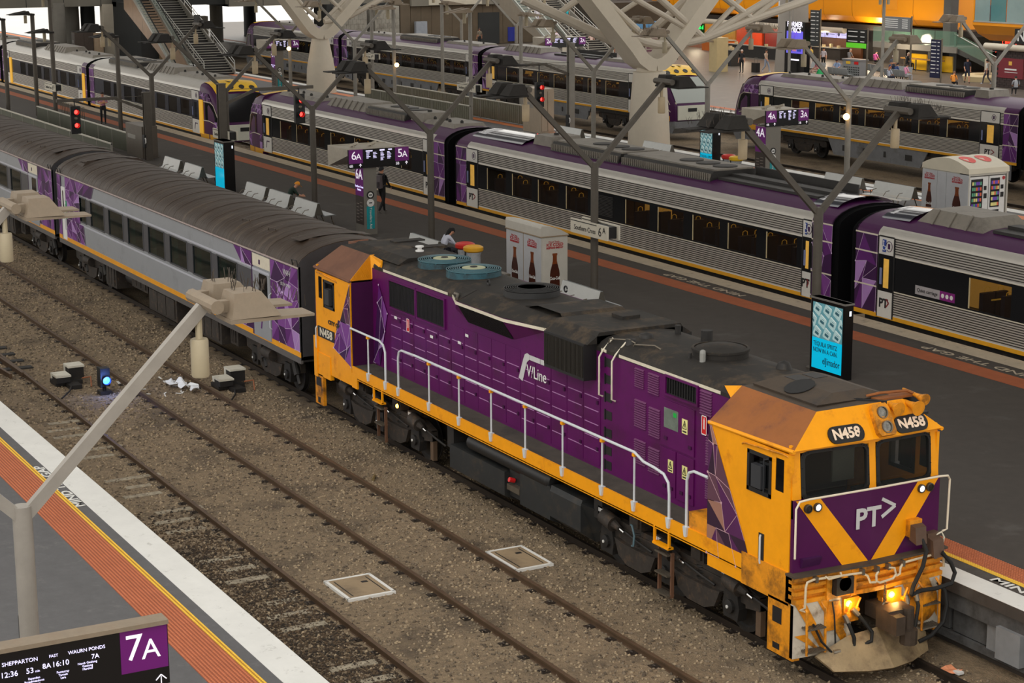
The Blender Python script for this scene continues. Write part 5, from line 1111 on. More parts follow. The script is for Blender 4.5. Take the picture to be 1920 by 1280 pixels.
        b = MB(); b.loft([[(xs+d*x, yc-I(x)[0]-.012, z) for z in (1.0, 1.28)] for x in (0, .8, 1.6, 2.3)], closed=False); b.build('yellow_line_print', rcyellow, sk, smooth=0)
        # roof fairing with round holes
        F = lambda x, u, e=.02: (xs+d*x, yc+u*I(x)[0], I(x)[1]*(1-.04*u*u)+e+.06*sin(min(1, x/1.2)*pi/2))
        b = MB(); b.loft([[F(x, u) for u in (-.86, -.6, -.3, 0, .3, .6, .86)] for x in (.1, .5, .9, 1.3, 1.6, 1.72)], closed=False); yf = b.build('cab_roof_fairing', rcyel, sk, smooth=.7)
        b = MB()
        for u in (-.62, -.2, .22, .62):
            c = V(F(1.46, u, .03)); n = V((d*.75, 0, 1)).normalized(); b.lathe([(.15, -.02), (.15, .02), (.12, .02), (0, .0)], c, 14, ax=n)
        for u in (-.18, .12): c = F(.85, u, .03); b.beam((c[0]-.25*d, c[1]-.04, c[2]), (c[0]+.2*d, c[1]+.1, c[2]-.02), .1, .02)
        b.build('round_lamp_hole', black, yf)
        b = MB(); b.loft([[(xs+d*(x+.03), yc+u*I(x)[0]*.9, I(x)[1]) for u in (-1, -.5, 0, .5, 1)] for x in (1.75, 2.1, 2.4, 2.58)], closed=False); b.build('windscreen', mat('pale_windscreen', (150,156,150), .08, 0, 0, spec=.8) if purple else rcblack, sk, smooth=.7)
        b = MB(); b.box(min(xs+d*2.6, xs+d*2.72), max(xs+d*2.6, xs+d*2.72), yc-.95, yc+.95, 1.05, 1.85); b.build('front_panel', whitefront, sk, smooth=0)
        b = MB(); b.box(min(xs+d*2.72, xs+d*2.73), max(xs+d*2.72, xs+d*2.73), yc-.3, yc+.3, 1.5, 1.7); b.build('number_print', ink, sk, smooth=0)
        if skirt:
            b = MB(); b.prism([(xs+d*.5, 1.0), (xs+d*.9, .4), (xs+d*2.4, .3), (xs+d*2.66, .6), (xs+d*2.66, 1.0)], 'y', yc-1.15, yc+1.15); b.build('nose_skirt', rcskirt, sk, smooth=0)
        b = MB(); b.lathe([(0, 0), (.07, 0), (.06, .03), (0, .04)], (xs+d*2.55, yc-1.0, 2.0), 12, ax=(d,0,0))
        b.build('tail_lamp', mat('tail_lamp_red', (255,40,30), .3, 0, 0, emit=6) if not purple else cream, sk)
    return t
YC = 15.79
wA = [(-13.78, -12.22)]+[(-11.6+2*k, -10.1+2*k) for k in range(6)]
ra = railcar(-18.37, 5.5, YC, 'silver railcar with the Quiet carriage sticker, cut by the right edge', wA, [(-18.3+.95, -16.75, 'pw')], cab=None,
        units=[(-17.9, -16.7, 'shroud'), (-16.6, -14.0, 'pod'), (-13.8, -8.5, 'well'), (-8.6, -5, 'ac')])
b = MB(); b.box(-15.83, -14.86, YC-1.458, YC-1.45, 2.06, 2.3); q_ = b.build('quiet_sticker', mat('sticker_grey', (168,164,166), .4), ra, smooth=0)
text('Quiet carriage', (-15.35, YC-1.462, 2.18), .14, ink, q_)
b = MB(); b.box(-14.86, -14.28, YC-1.458, YC-1.45, 2.06, 2.3); q_ = b.build('purple_sticker', mat('sticker_purple', (128,30,120), .4), ra, smooth=0)
for k in range(3):
    b = MB(); b.lathe([(0, 0), (.06, 0), (.06, .004), (0, .004)], (-14.74+.17*k, YC-1.46, 2.18), 12, ax=(0,-1,0)); b.build('white_dot_print', white, q_, smooth=0)
b = MB(); b.beam((-13.6, YC-.9, 2.2), (-12.6, YC-.9, 2.45), .04, .04); b.beam((-12.6, YC-.9, 2.45), (-12.3, YC-.9, 2.45), .04, .04); b.build('stair_rail', grabm, ra, smooth=0)
wB = [(a, a+1.5) for a in (-22.57, -24.55, -26.48, -28.49, -30.47, -34.4, -36.4, -38.35, -40.32)]
railcar(-42.85, -19.40, YC, 'middle silver railcar of the long train beside the dark platform', wB, [(-20.75, -19.5-.85, 'wp'), (-41.95, -41.05, 'p')],
        units=[(-21.0, -19.8, 'shroud'), (-26.2, -21.1, 'well'), (-31.6, -26.3, 'ac'), (-36.4, -31.8, 'ac'), (-38.1, -36.7, 'box'), (-42.4, -38.4, 'shroud')])
b = MB()
for k in range(14): b.box(-32.3, -31.25, YC-1.465, YC-1.45, 2.1+.05*k, 2.125+.05*k)
for o_ in [o for o in COL.objects if o.name.startswith('railcar') and abs(o.location.x+31.125) < .1][:1]: tag(b.build('louvre_panel', roofdark, o_, smooth=0), kind='stuff')
wC = [(-47.9+.0, -46.9), (-50.2, -48.7), (-52.6, -51.1), (-55.2, -53.6), (-57.3, -55.9), (-59.2, -57.8), (-61.2, -59.8)]
railcar(-63.5, -43.85, YC, 'leftmost silver railcar of the long train, purple nose to the far left', wC, [(-45.75, -44.85, 'p'), (-63.3, -62.3, 'v')], cab='L',
        units=[(-47.2, -44.4, 'flat'), (-48.5, -47.3, 'box'), (-52.5, -48.6, 'ac'), (-57.0, -52.8, 'pod'), (-63.0, -58.0, 'flat')])
# silver train on the same track, further away
wD = [(-75.5-2.0*k, -74.1-2.0*k) for k in range(8)]
railcar(-92.4, -72.35, YC, 'silver roofed railcar with red tail lamp and yellow nose top', wD, [(-73.6, -72.5, 'vy')], purple=False, cab='R', lit=False, band=rcblue, seats=False,
        units=[(-78, -73.0, 'flat'), (-83.5, -78.3, 'pod'), (-90, -84.5, 'ac')])
railcar(-113.9, -93.0, YC, 'silver railcar coupled behind the one with the red tail lamp', [(-97-2.0*k, -95.6-2.0*k) for k in range(7)], [(-94.95, -94.0, 'vy'), (-112.9, -111.9, 'vy')], purple=False, lit=False, band=rcblue, seats=False,
        units=[(-99, -94, 'flat'), (-105, -100, 'pod'), (-112, -107, 'ac')])
railcar(-136, -114.6, YC, 'farthest silver railcar, cut by the left edge', [(-119-2.0*k, -117.6-2.0*k) for k in range(7)], [(-116.5, -115.6, 'v')], purple=False, lit=False, band=rcblue, seats=False, units=[(-122, -117, 'flat'), (-130, -124, 'pod')])
# far trains
YL, YR = 41.15, 42.65
railcar(-89.2, -69.3, YL, 'far silver railcar with purple nose left of the bright yellow gap', [(-73.6-2.05*k, -72.1-2.05*k) for k in range(7)], [(-71.0, -70.0, 'v'), (-88.2, -87.2, 'p')], cab='R', skirt=True,
        units=[(-75, -70, 'flat'), (-81, -76, 'well'), (-87.5, -82.5, 'pod')])
railcar(-112.3, -89.8, YL, 'far silver railcar behind the bare light poles', [(-93.4-2.05*k, -91.9-2.05*k) for k in range(8)], [(-91.6, -90.75, 'v'), (-111.3, -110.4, 'v')], skirt=True, lit=False,
        units=[(-96, -91, 'flat'), (-103, -97, 'ac'), (-110, -105, 'flat')])
railcar(-131.0, -112.9, YL, 'farthest purple topped railcar, reflecting the sunlit end of the station', [(-117-2.05*k, -115.5-2.05*k) for k in range(6)], [(-114.8, -113.9, 'v')], cab='L', skirt=True, lit=False, units=[(-128, -122, 'flat')])
railcar(-60.4, -40.8, YR, 'far silver railcar with purple nose below the concourse seats', [(-45.5-2.0*k, -44.0-2.0*k) for k in range(7)], [(-43.2, -42.0, 'p'), (-60.2, -59.1, 'v')], cab='L', skirt=True,
        units=[(-59.5, -54.5, 'flat'), (-54.2, -49.5, 'pod'), (-49.2, -45, 'ac'), (-44.6, -43.6, 'box')])
railcar(-40.2, -20, YR, 'far silver railcar cut by the right edge', [(-36-2.0*k+.0, -34.5-2.0*k) for k in range(1)], [(-39.2, -38.1, 'p')], skirt=True, units=[(-38, -33, 'flat')])
# ---------------------------------------------------------------- platform furniture
polegrey = mat('pole_grey', (138,134,126), .5, .1, .1, 4)
poledark = mat('pole_dark', (84,78,70), .55, .1, .12, 4)
lampbeige = mat('lamp_beige', (132,118,100), .6, 0, .1, 6, c2=(130,112,92), c2amt=.2, c2scale=5)
lampdark = mat('lamp_dark', (34,31,28), .8, 0, .3, 8)  # near-black heads for the middle platform lights
canwarm = mat('pendant_can', (170,158,132), .5, 0, .08)
spike = mat('bird_spike', (70,62,54), .5, .3, 0)
def lamp(label, group, pm_, hm, fork=3.97, reach=2.3, rise=2.12, cans=True, base=(0,0,1.1)):
    """Y shaped platform light, arms along y; origin at the foot"""
    t = T('platform_light', label, 'street light', (0,0,0), group)
    b = MB(); b.cyl((0,0,0), (0,0,fork-.02), .115, 12); b.cyl((0,0,0), (0,0,.04), .2, 12); b.cyl((0,0,1.6), (0,0,1.63), .122, 12); b.build('pole', pm_, t)
    for s in (-1, 1):
        b = MB(); e = (0, s*reach, fork+rise); b.beam((0, s*.03, fork-.15), e, .11, .14); ar = b.build('arm', pm_, t, smooth=0)
        b = MB(); b.cyl((-.5, s*(reach+.05), fork+rise+.06), (.42, s*(reach+.05), fork+rise+.06), .085, 10); b.build('cross_bar', pm_ if hm is lampdark else lampbeige, ar)
        for x in (-.42, .3):
            b = MB(); y0 = s*(reach+.18); y1 = s*(reach+1.25); z = fork+rise-.08
            b.box(x-.06, x+.06, min(y0-s*.12, y0+s*.1), max(y0-s*.12, y0+s*.1), z+.06, z+.2)
            b.hexa([(x-.26, y0, z), (x+.26, y0, z), (x+.26, y0+s*.62, z), (x-.26, y0+s*.62, z), (x-.19, y0+s*.06, z+.3), (x+.19, y0+s*.06, z+.3), (x+.19, y0+s*.4, z+.3), (x-.19, y0+s*.4, z+.3)])
            b.hexa([(x-.27, y0-s*.02, z-.05), (x+.27, y0-s*.02, z-.05), (x+.2, y1, z-.06), (x-.2, y1, z-.06), (x-.27, y0-s*.02, z), (x+.27, y0-s*.02, z), (x+.2, y1, z-.03), (x-.2, y1, z-.03)])
            h = b.build('lamp_head', hm, ar, smooth=0)
            if True:
                b = MB()
                for k in range(26):
                    u = R.uniform(.1, 1.0); p = (x+R.uniform(-.16, .16), y0+s*u, z+(.28 if u < .42 else .28-.4*(u-.42))); b.beam(p, (p[0]+R.uniform(-.06, .06), p[1]+R.uniform(-.06, .06), p[2]+.15), .006, .006)
                tag(b.build('bird_spike', spike, h, smooth=0), kind='stuff')
        b = MB(); c = (0, s*(reach-.05), fork+rise); b.cyl((c[0], c[1], c[2]-.38), (c[0], c[1], c[2]), .045, 8); b.lathe([(0, -.85), (.1, -.85), (.11, -.83), (.11, -.4), (.1, -.38), (0, -.38)], c, 14); b.build('pendant_can', canwarm if hm is not lampdark else mat('pendant_can_dull', (176,158,128), .5, 0, .1), ar)
    return t
pl = lamp('beige Y shaped light pole on the near platform, its arm crossing the tracks', None, mat('pole_near', (150,144,136), .5, .1, .08, 4), lampbeige)
pl.location = (1.37, -13.7, 1.1); dup(pl, (-8.05, -13.7, 1.1), 0, 'beige light pole arm poking in at the left edge over the coaches')
pd = lamp('dark Y shaped light pole beside the big advertising screen', 'dark Y shaped light poles on the middle platform', poledark, lampdark)
pd.location = (-13.42, 9.2, 1.1)
for x, lab in ((-23.86, 'dark Y shaped light pole that carries the 6A name sign'), (-34.59, 'dark Y shaped light pole beside the seated person in a white shirt'), (-44.8, 'dark Y shaped light pole beside the seated person in green'),
               (-54.3, 'dark Y shaped light pole behind the narrow advertising screen'), (-64.3, 'dark Y shaped light pole beside the brown signal cabinet'),
               ):
    dup(pd, (x, 9.2, 1.1), 0, lab)
pg = lamp('grey Y shaped light pole between the noses of the two far trains', 'grey Y shaped light poles on the kiosk platform', polegrey, lampbeige); pg.location = (-46.54, 28.5, 1.1)
for x, lab in ((-36.75, 'grey Y shaped light pole beside the 4A and 3A departure sign'), (-56.22, 'grey Y shaped light pole just left of the broad white roof column'), (-84.5, 'grey Y shaped light pole left of the narrower white roof column'), (-95, 'grey Y shaped light pole near the far stairs, with a glowing lamp')):
    dup(pg, (x, 28.5, 1.1), 0, lab)
for x, y, lab in ((-48.84, 47, 'grey Y shaped light pole in front of the brick kiosk'), (-95.45, 42.64+3, 'grey Y shaped light pole in front of the dark panelled wall'), (-103.2, 42.3+3, 'grey Y shaped light pole left of the panelled wall, behind the far train')):
    dup(pg, (x, y, 1.1), 0, lab)
def post_lamp(x, y, h, s, label, both=False, sx=None):
    z_ = 1.1 if y < 32 or y > 44 else -.13; t = T('post_light', label, 'street light', (x, y, z_), 'straight light posts with flat heads')
    b = MB(); b.cyl((x, y, z_), (x, y, 1.1+h), .11, 10); b.build('pole', polegrey, t)
    for q in ((-1, 1) if both else (s,)):
        for dx in (-.35, .3):
            b = MB(); z = 1.1+h; y0 = y+q*.2; b.box(x+dx-.05, x+dx+.05, min(y, y0), max(y, y0), z-.02, z+.08); b.hexa([(x+dx-.25, y0, z-.02), (x+dx+.25, y0, z-.02), (x+dx+.2, y0+q*1.25, z-.02), (x+dx-.2, y0+q*1.25, z-.02), (x+dx-.2, y0+q*.05, z+.22), (x+dx+.2, y0+q*.05, z+.22), (x+dx+.15, y0+q*.7, z+.1), (x+dx-.15, y0+q*.7, z+.1)]); b.build('lamp_head', lampbeige, t, smooth=0)
        b = MB(); b.cyl((x, y+q*.35, .5+h), (x, y+q*.35, 1.08+h), .1, 10); b.build('pendant_can', canwarm, t)
for (x, y, h, s, lab) in ((-80.55, 29.3, 5.9, -1, 'straight light post by the ramp fence, an orange lamp on its side'), (-87.9, 31.2, 5.6, 1, 'straight light post next to the narrower white column'), (-82.2, 33.3, 6.0, 1, 'straight light post right of the ramp fence, head to the right'), (-69.9, 28.9, 6.1, -1, 'straight light post with the 4A name sign and a yellow foot'), (-73.7, 34.1, 5.6, 1, 'straight light post left of the light brown cabinet')):
    post_lamp(x, y, h, s, lab)
post_lamp(-87.9, 63.6, 5.7, 1, 'straight light post with two heads beside the lyrics screen', True); post_lamp(-80.6, 66, 5.9, 1, 'straight light post with two heads among the concourse seats', True)
for (x, y, h, lab) in ((-87.1, 8.0, 5.6, 'plain dark post at the left edge beyond the coach roof'), (-88, 9.9, 5.8, 'plain dark post second from the left edge'), (-83.3, 9.7, 5.0, 'dark post with the small white name sign and yellow foot'), (-96.4, 13.2, 6.4, 'dark post behind the red signal on the left'), (-77.1, 11.5, 5.0, 'dark post beside the person standing on the far left of the middle platform')):
    t = T('dark_post_light', lab, 'street light', (x, y, 1.1), 'dark light posts far along the middle platform')
    b = MB(); b.cyl((x, y, 1.1), (x, y, 1.1+h), .12, 10); b.build('pole', poledark, t)
    b = MB()
    for dx in (-.35, .3): b.hexa([(x+dx-.25, y-.2, 1.08+h), (x+dx+.25, y-.2, 1.08+h), (x+dx+.2, y-1.4, 1.08+h), (x+dx-.2, y-1.4, 1.08+h), (x+dx-.2, y-.3, 1.3+h), (x+dx+.2, y-.3, 1.3+h), (x+dx+.15, y-.9, 1.2+h), (x+dx-.15, y-.9, 1.2+h)])
    b.box(x-.4, x+.4, y-.3, y+.05, 1.05+h, 1.15+h); b.build('lamp_head', lampdark, t, smooth=0)
    b = MB(); b.cyl((x, y-.4, .6+h), (x, y-.4, 1.05+h), .09, 10); b.build('pendant_can', canwarm, t)
# glowing lamps on three posts
for (x, y, z, lab) in ((-36.7, 28.2, 4.35, 'small round lamp glowing on the pole beside the departure sign 3A'), (-80.3, 29.25, 3.75, 'small round lamp glowing orange on a straight post'), (-94.6, 28.2, 4.0, 'small round lamp glowing orange near the far stairs')):
    t = T('bulkhead_lamp', lab, 'lamp', (x, y, z)); b = MB(); b.lathe([(0, -.06), (.1, -.05), (.13, .0), (.1, .06), (0, .1)], (x+.2, y, z), 14, ax=(1,-.5,0)); b.build('lens', mat('glowing_lens', (255,196,110), .3, 0, 0, emit=16), t)
    b = MB(); b.cyl((x-.1, y, z), (x+.16, y, z), .06, 8); b.build('bracket', polegrey, t)
# steel benches, back to back
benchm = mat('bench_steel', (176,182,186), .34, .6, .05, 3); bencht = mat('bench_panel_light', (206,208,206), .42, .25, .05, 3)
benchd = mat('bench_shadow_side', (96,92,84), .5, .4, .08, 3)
def bench(label, group, L=2.05):
    t = T('steel_bench', label, 'bench', (0,0,0), group)
    for s in (-1, 1):
        b = MB(); pr = [(s*.68, .40), (s*.62, .44), (s*.24, .42), (s*.17, .48), (s*.04, .88), (s*.02, .88), (s*.14, .46), (s*.22, .39), (s*.62, .41)]
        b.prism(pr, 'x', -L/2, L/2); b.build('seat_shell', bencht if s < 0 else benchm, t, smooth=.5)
        for x in (-L/2+.25, L/2-.25):
            b = MB(); b.tube([(x, s*.58, .41), (x-.0, s*.62, .2), (x, s*.7, .0)], .022, 6); b.tube([(x, s*.2, .40), (x, s*.38, .0)], .022, 6); b.build('leg', steel, t)
    for x in (-L/2, L/2):
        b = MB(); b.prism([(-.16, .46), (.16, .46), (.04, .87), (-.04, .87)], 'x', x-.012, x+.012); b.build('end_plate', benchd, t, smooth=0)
    b = MB()
    for k in range(3): x = -L/2+L*(k+.5)/3; b.tube([(x-.1, -.5, .43), (x-.1, -.36, .60), (x-.1, -.2, .62)], .014, 5)
    b.build('armrest', steel, t)
    return t
b0 = bench('steel back to back bench right of the kiosk, below the 6A name sign', 'steel benches on the middle platform'); b0.location = (-21.65, 7.5, 1.1)
for x, lab in ((-31.45, 'steel back to back bench where the person in the white shirt sits'), (-41.25, 'steel bench nearest the 6A sign pillar, rightmost of three in a row'), (-43.85, 'steel bench in the middle of three in a row'), (-46.3, 'steel bench at the left of three in a row, where the person in green sits'), (-53.6, 'steel bench right of two beside the narrow advertising screen'), (-56.3, 'steel bench left of two near the brown signal cabinet')):
    dup(b0, (x, 7.45, 1.1), 0, lab)
b1 = bench('light steel bench on the kiosk platform left of the pair by the kiosk', 'steel benches on the kiosk platform', 2.3); b1.location = (-37.0, 28.6, 1.1)
for x, lab in ((-33.9, 'light steel bench on the kiosk platform right beside the kiosk'), (-50.6, 'light steel bench at the foot of the broad white column'), (-58.6, 'light steel bench right of the light brown cabinet')): dup(b1, (x, 28.6, 1.1), 0, lab)
# advertising screens
def adscreen(x0, x1, y0, y1, h, label, full=True, lean=0):
    t = T('advertising_screen', label, 'screen', ((x0+x1)/2, (y0+y1)/2, 1.1)); z0, z1 = 1.1, 1.1+h
    b = MB(); b.box(x0, x1, y0, y1, z0, z1); b.box(x0-.02, x1+.02, y0-.02, y1+.02, z1-.04, z1, 1); fr = b.build('housing', [mat('screen_housing', (12,12,14), .25, 0, 0), mat('housing_top', (120,116,110), .5, 0, .2, 6)], t, smooth=0)
    w = x1-x0; e = .008; a, c = x0+w*.06, x1-w*.06; zb = z0+.12; zm = z0+h*.46; zt = z1-.12
    b = MB(); b.box(a, c, y0-e, y0, zb, zm+.02); lo_ = b.build('screen_lower', mat('screen_cyan', (0,178,216), .2, 0, 0, emit=.55), t, smooth=0)
    b = MB(); b.box(a, c, y0-e, y0, zm+.02, zt); up_ = b.build('screen_upper', mat('screen_teal', (96,150,160), .2, 0, .25, 5, emit=.3), t, smooth=0)
    # rows of cans lying on the picture: flat print
    b = MB(); rr = random.Random(3); nrow, ncol = 3, 3; cw = (c-a)/ncol; ch = (zt-zm)/nrow; rim = MB(); bd = MB()
    for i in range(ncol+1):
        for j in range(nrow):
            cx = a+cw*(i+.5-(.5 if j % 2 else 0)); cz = zm+ch*(j+.5); ax_, az_ = cw*.36, ch*.46; rot = radians(-24)
            def q(u, v): return (min(max(cx+u*ax_*cos(rot)-v*az_*sin(rot), a), c), y0-e-.002, min(max(cz+u*ax_*sin(rot)*1.2+v*az_*cos(rot), zm+.03), zt))
            b.poly([q(*p) for p in ((-1,-.8), (-.8,-1), (.8,-1), (1,-.8), (1,.8), (.8,1), (-.8,1), (-1,.8))])
            d_ = lambda u, v: tuple(k+(0, -.003, 0)[i_] for i_, k in enumerate(q(u, v)))
            rim.poly([d_(*p) for p in ((-.8,.85), (.8,.85), (.8,1), (-.8,1))]); bd.poly([d_(*p) for p in ((-.55,-.45), (.5,-.3), (.5,.2), (-.55,.05))]); bd.poly([d_(*p) for p in ((-.3,.3), (.3,.38), (.3,.48), (-.3,.4))])
    tag(b.build('can_print', mat('can_pale', (176,206,206), .25, 0, .2, 7, emit=.25), up_, smooth=0, recalc=False), kind='stuff')
    tag(rim.build('can_rim_print', mat('can_rim', (222,232,230), .25, 0, 0, emit=.3), up_, smooth=0, recalc=False), kind='stuff'); tag(bd.build('can_label_print', mat('can_label', (60,110,124), .3, 0, .2, emit=.1), up_, smooth=0, recalc=False), kind='stuff')
    if full:
        text('TEQUILA SPRITZ\nNOW IN A CAN.', (a+.05, y0-e-.002, zm-.2), .155, mat('ad_ink', (16,46,70), .5), lo_, align='LEFT', sx=.8)
        text('elJimador', (a+(c-a)*.66, y0-e-.002, z0+.34), .24, MATS['ad_ink'], lo_, sx=.72)
    b = MB(); b.box(x1-.0, x1+.006, y1-.12, y1-.06, z1-.3, z1-.18); b.build('status_light', mat('status_white', (220,225,235), .3, 0, 0, emit=.8), fr, smooth=0)
    return t
adscreen(-13.27, -11.98, 8.95, 9.2, 1.85, 'large black advertising screen with a cyan tequila spritz poster')
adscreen(-51.9, -50.75, 7.75, 8.2, 2.1, 'tall narrow advertising screen beside the end of the silver train nose', False)
adscreen(-45.75, -44.75, 27.6, 28.0, 2.1, 'advertising screen with the cyan poster on the kiosk platform', True)
# departure signs
dpurple = mat('sign_purple', (104,26,112), .35, 0, .03, emit=.10); dblack = mat('sign_black', (14,14,18), .25, 0, 0); dtext = mat('sign_glow', (214,208,246), .4, 0, 0, emit=.9); dtextw = mat('sign_white', (236,230,240), .4, 0, 0, emit=.55)
boxbeige = mat('sign_box_beige', (172,164,150), .6, 0, .1, 4)
rr = random.Random(9)
def board(t, x, y0, y1, z0, z1, left, right, lw=.53, small=('', ''), tt=True):
    """display board facing +x"""
    b = MB(); b.box(x-.1, x-.004, y0, y1, z0, z1); b.box(x-.12, x+.02, y0, y1, z1, z1+.03, 1); bo = b.build('board', [dblack, boxbeige], t, smooth=0)
    h = z1-z0
    for (a, c, s, sm) in ((y0, y0+lw, left, small[0]), (y1-lw, y1, right, small[1])):
        if not s: continue
        b = MB(); b.box(x-.006, x, a, c, z0+h*.26, z1); pn = b.build('platform_panel', dpurple, bo, smooth=0)
        text(s[:-1], (x+.002, a+lw*.36, z0+h*.66), h*.62, dtextw, pn, (0,1,0)); text(s[-1], (x+.002, a+lw*.7, z0+h*.60), h*.46, dtextw, pn, (0,1,0))
        text(sm, (x+.002, a+lw*.16, z0+h*.13), h*.2, dtextw, bo, (0,1,0))
        b = MB(); cy = a+lw*.82; cz = z0+h*.14; b.box(x, x+.003, cy-.012, cy+.012, cz-.05, cz+.05); b.beam((x+.002, cy, cz+.06), (x+.002, cy-.045, cz), .018, .003, up=(1,0,0)); b.beam((x+.002, cy, cz+.06), (x+.002, cy+.045, cz), .018, .003, up=(1,0,0)); b.build('arrow_print', dtextw, bo, smooth=0)
    b = MB(); a, c = y0+(lw if left else .1)+.12, y1-lw-.1
    if not tt: return bo
    for col, n in ((.02, 5), (.27, 5), (.55, 7), (.8, 6)):
        for k in range(n):
            w = rr.uniform(.10, .2)*(c-a)*.8; z = z1-h*(.22+.07*k); b.box(x-.004, x+.0, a+(c-a)*col, a+(c-a)*col+w, z, z+h*.03)
    b.box(x-.004, x, a, a+(c-a)*.25, z1-h*.14, z1-h*.08); b.box(x-.004, x, a+(c-a)*.52, a+(c-a)*.7, z1-h*.14, z1-h*.06); b.box(x-.004, x, a+(c-a)*.84, a+(c-a)*.98, z1-h*.12, z1-h*.06)
    tag(b.build('timetable_print', dtext, bo, smooth=0), kind='stuff')
    return bo
def depsign(x, y0, y1, ztop, left, right, label, pillar, ptxt, small=('', ''), h=.66):
    t = T('departure_sign', label, 'sign', (x, (y0+y1)/2, 1.1))
    board(t, x, y0, y1, ztop-h, ztop, left, right, small=small)
    # the housing behind it and the board that faces away
    b = MB(); b.hexa([(x-1.5, y0-.1, ztop-h*1.02), (x-.12, y0+.2, ztop-h*.2), (x-.12, y1-.3, ztop-h*.2), (x-1.5, y1-.2, ztop-h*1.02), (x-1.5, y0-.1, ztop), (x-.12, y0+.2, ztop-.02), (x-.12, y1-.3, ztop-.02), (x-1.5, y1-.2, ztop)]); b.box(x-1.62, x-1.5, y0-.1, y1-.2, ztop-h*1.05, ztop+.03); b.build('sign_housing', boxbeige, t, smooth=0)
    for yy in (y0+.5, y0+1.2):
        b = MB(); b.beam((x-1.0, yy, ztop+.02), (x-.5, yy+.05, ztop+.16), .09, .09); b.cyl((x-.7, yy, ztop-.1), (x-.7, yy, ztop+.1), .03, 6); b.build('camera_box', boxbeige, t, smooth=0)
    px0, px1, py0, py1 = pillar
    b = MB(); b.box(px0, px1, py0, py1, 1.1, ztop-h+.02); pi2 = b.build('pillar', mat('pillar_grey', (122,118,110), .5, .1, .06), t, smooth=0)
    b = MB(); b.box(px0+.02, px1-.02, py0-.012, py0, 2.45, ztop-h-.02); p_ = b.build('purple_panel', dpurple, pi2, smooth=0)
    text(ptxt, ((px0+px1)/2, py0-.016, ztop-h-.28), .5, dtextw, p_); text('Southern Cross\nStation', ((px0+px1)/2, py0-.016, 2.72), .11, dtext, p_)
    b = MB(); b.box(px0+.02, px1-.02, py0-.012, py0, 1.45, 2.44); p_ = b.build('map_panel', mat('map_brown', (66,58,54), .4, 0, .2, 9), pi2, smooth=0)
    b = MB()
    for k in range(12): b.box(px0+.1+.3*(k % 2), px0+.3+.3*(k % 2), py0-.016, py0-.012, 1.55+.06*k, 1.57+.06*k)
    tag(b.build('map_print', mat('map_pale', (150,140,130), .5), p_, smooth=0), kind='stuff')
    yc_ = (py0+py1)/2
    b = MB(); b.box(px1, px1+.012, yc_-.15, yc_+.15, 1.3, 2.1); te = b.build('teal_banner', mat('teal_banner', (20,150,158), .4), pi2, smooth=0)
    text('Travellers Aid', (px1+.014, yc_, 1.68), .13, white, te, (0,0,-1), (0,1,0))
    for z, m in ((2.22, 'white_disc'), (2.5, 'clock_plate')):
        b = MB(); b.lathe([(0, 0), (.14, 0), (.14, .014), (0, .014)], (px1, yc_, z), 18, ax=(1,0,0)); d_ = b.build(m, white if z < 2.3 else black, pi2)
        b = MB(); b.lathe([(0, 0), (.09, 0), (.09, .004), (0, .004)], (px1+.014, yc_, z), 16, ax=(1,0,0)); b.box(px1+.014, px1+.02, yc_-.06, yc_+.06, z-.02, z+.02, 1); b.build('dial', [white, ink], d_, smooth=0)
depsign(-37.8, 7.62, 9.92, 4.13, '6A', '5A', 'purple and black departure sign 6A 5A on a pillar', (-38.6, -37.9, 8.2, 8.7), '6A', ('6B', '5B'))
depsign(-41.5, 28.0, 30.17, 4.18, '4A', '3A', 'purple and black departure sign 4A 3A on the kiosk platform', (-42.3, -41.55, 28.05, 28.8), '4A', ('4B', '3B'))
depsign(-96.8, 27.6, 29.9, 4.4, '4A', '3A', 'small far departure sign 4A 3A left of the narrower white column', (-97.6, -96.9, 28.2, 28.8), '4A')
depsign(-92.3, 46.2, 49.4, 4.2, '2A', '2A', 'departure sign 2A above the far train roofs, left of the escalator', (-93.1, -92.4, 47, 47.6), '2A')
depsign(-150, 36.0, 39.0, 4.6, '2B', '1', 'distant dark departure sign reading 1 beyond the stairs', (-150.8, -150.1, 37, 37.6), '1')
# near sign 7A, seen from behind the light pole
t = T('departure_sign', 'big departure sign 7A at the bottom left corner', 'sign', (3.7, -13.9, 1.1))
bo = board(t, 3.72, -15.9, -12.75, 3.5, 4.2, '', '', .53, tt=False)
b = MB(); b.box(3.714, 3.722, -13.29, -12.76, 3.7, 4.2); pn = b.build('platform_panel', mat('sign_purple_near', (106,22,112), .3, 0, .03), bo, smooth=0)
text('7', (3.724, -13.14, 3.97), .42, dtextw, pn, (0,1,0)); text('A', (3.724, -12.95, 3.93), .32, dtextw, pn, (0,1,0))
b = MB(); b.box(3.722, 3.726, -12.855, -12.845, 3.5, 3.6); b.beam((3.724, -12.85, 3.62), (3.724, -12.91, 3.56), .012, .003, up=(1,0,0)); b.beam((3.724, -12.85, 3.62), (3.724, -12.79, 3.56), .012, .003, up=(1,0,0)); b.build('arrow_print', dtextw, bo, smooth=0)
for s, y, z, sz in (('SHEPPARTON', -14.38, 4.06, .062), ('12:36', -14.5, 3.94, .085), ('53', -14.28, 3.94, .085), ('min', -14.2, 3.925, .035), ('8A', -14.1, 3.96, .08), ('16:10', -13.95, 3.96, .085), ('WAURN PONDS', -13.66, 4.06, .055), ('7A', -13.57, 3.97, .075), ('FAST', -14.02, 4.06, .045), ('Essendon\nBroadmeadows\nSeymour\nNagambie', -14.24, 3.8, .034), ('Footscray\nTarneit\nLara', -13.93, 3.83, .034), ('North Geelong\nGeelong\nMarshall', -13.66, 3.88, .034)):
    text(s, (3.724, y, z), sz, dtext, bo, (0,1,0))
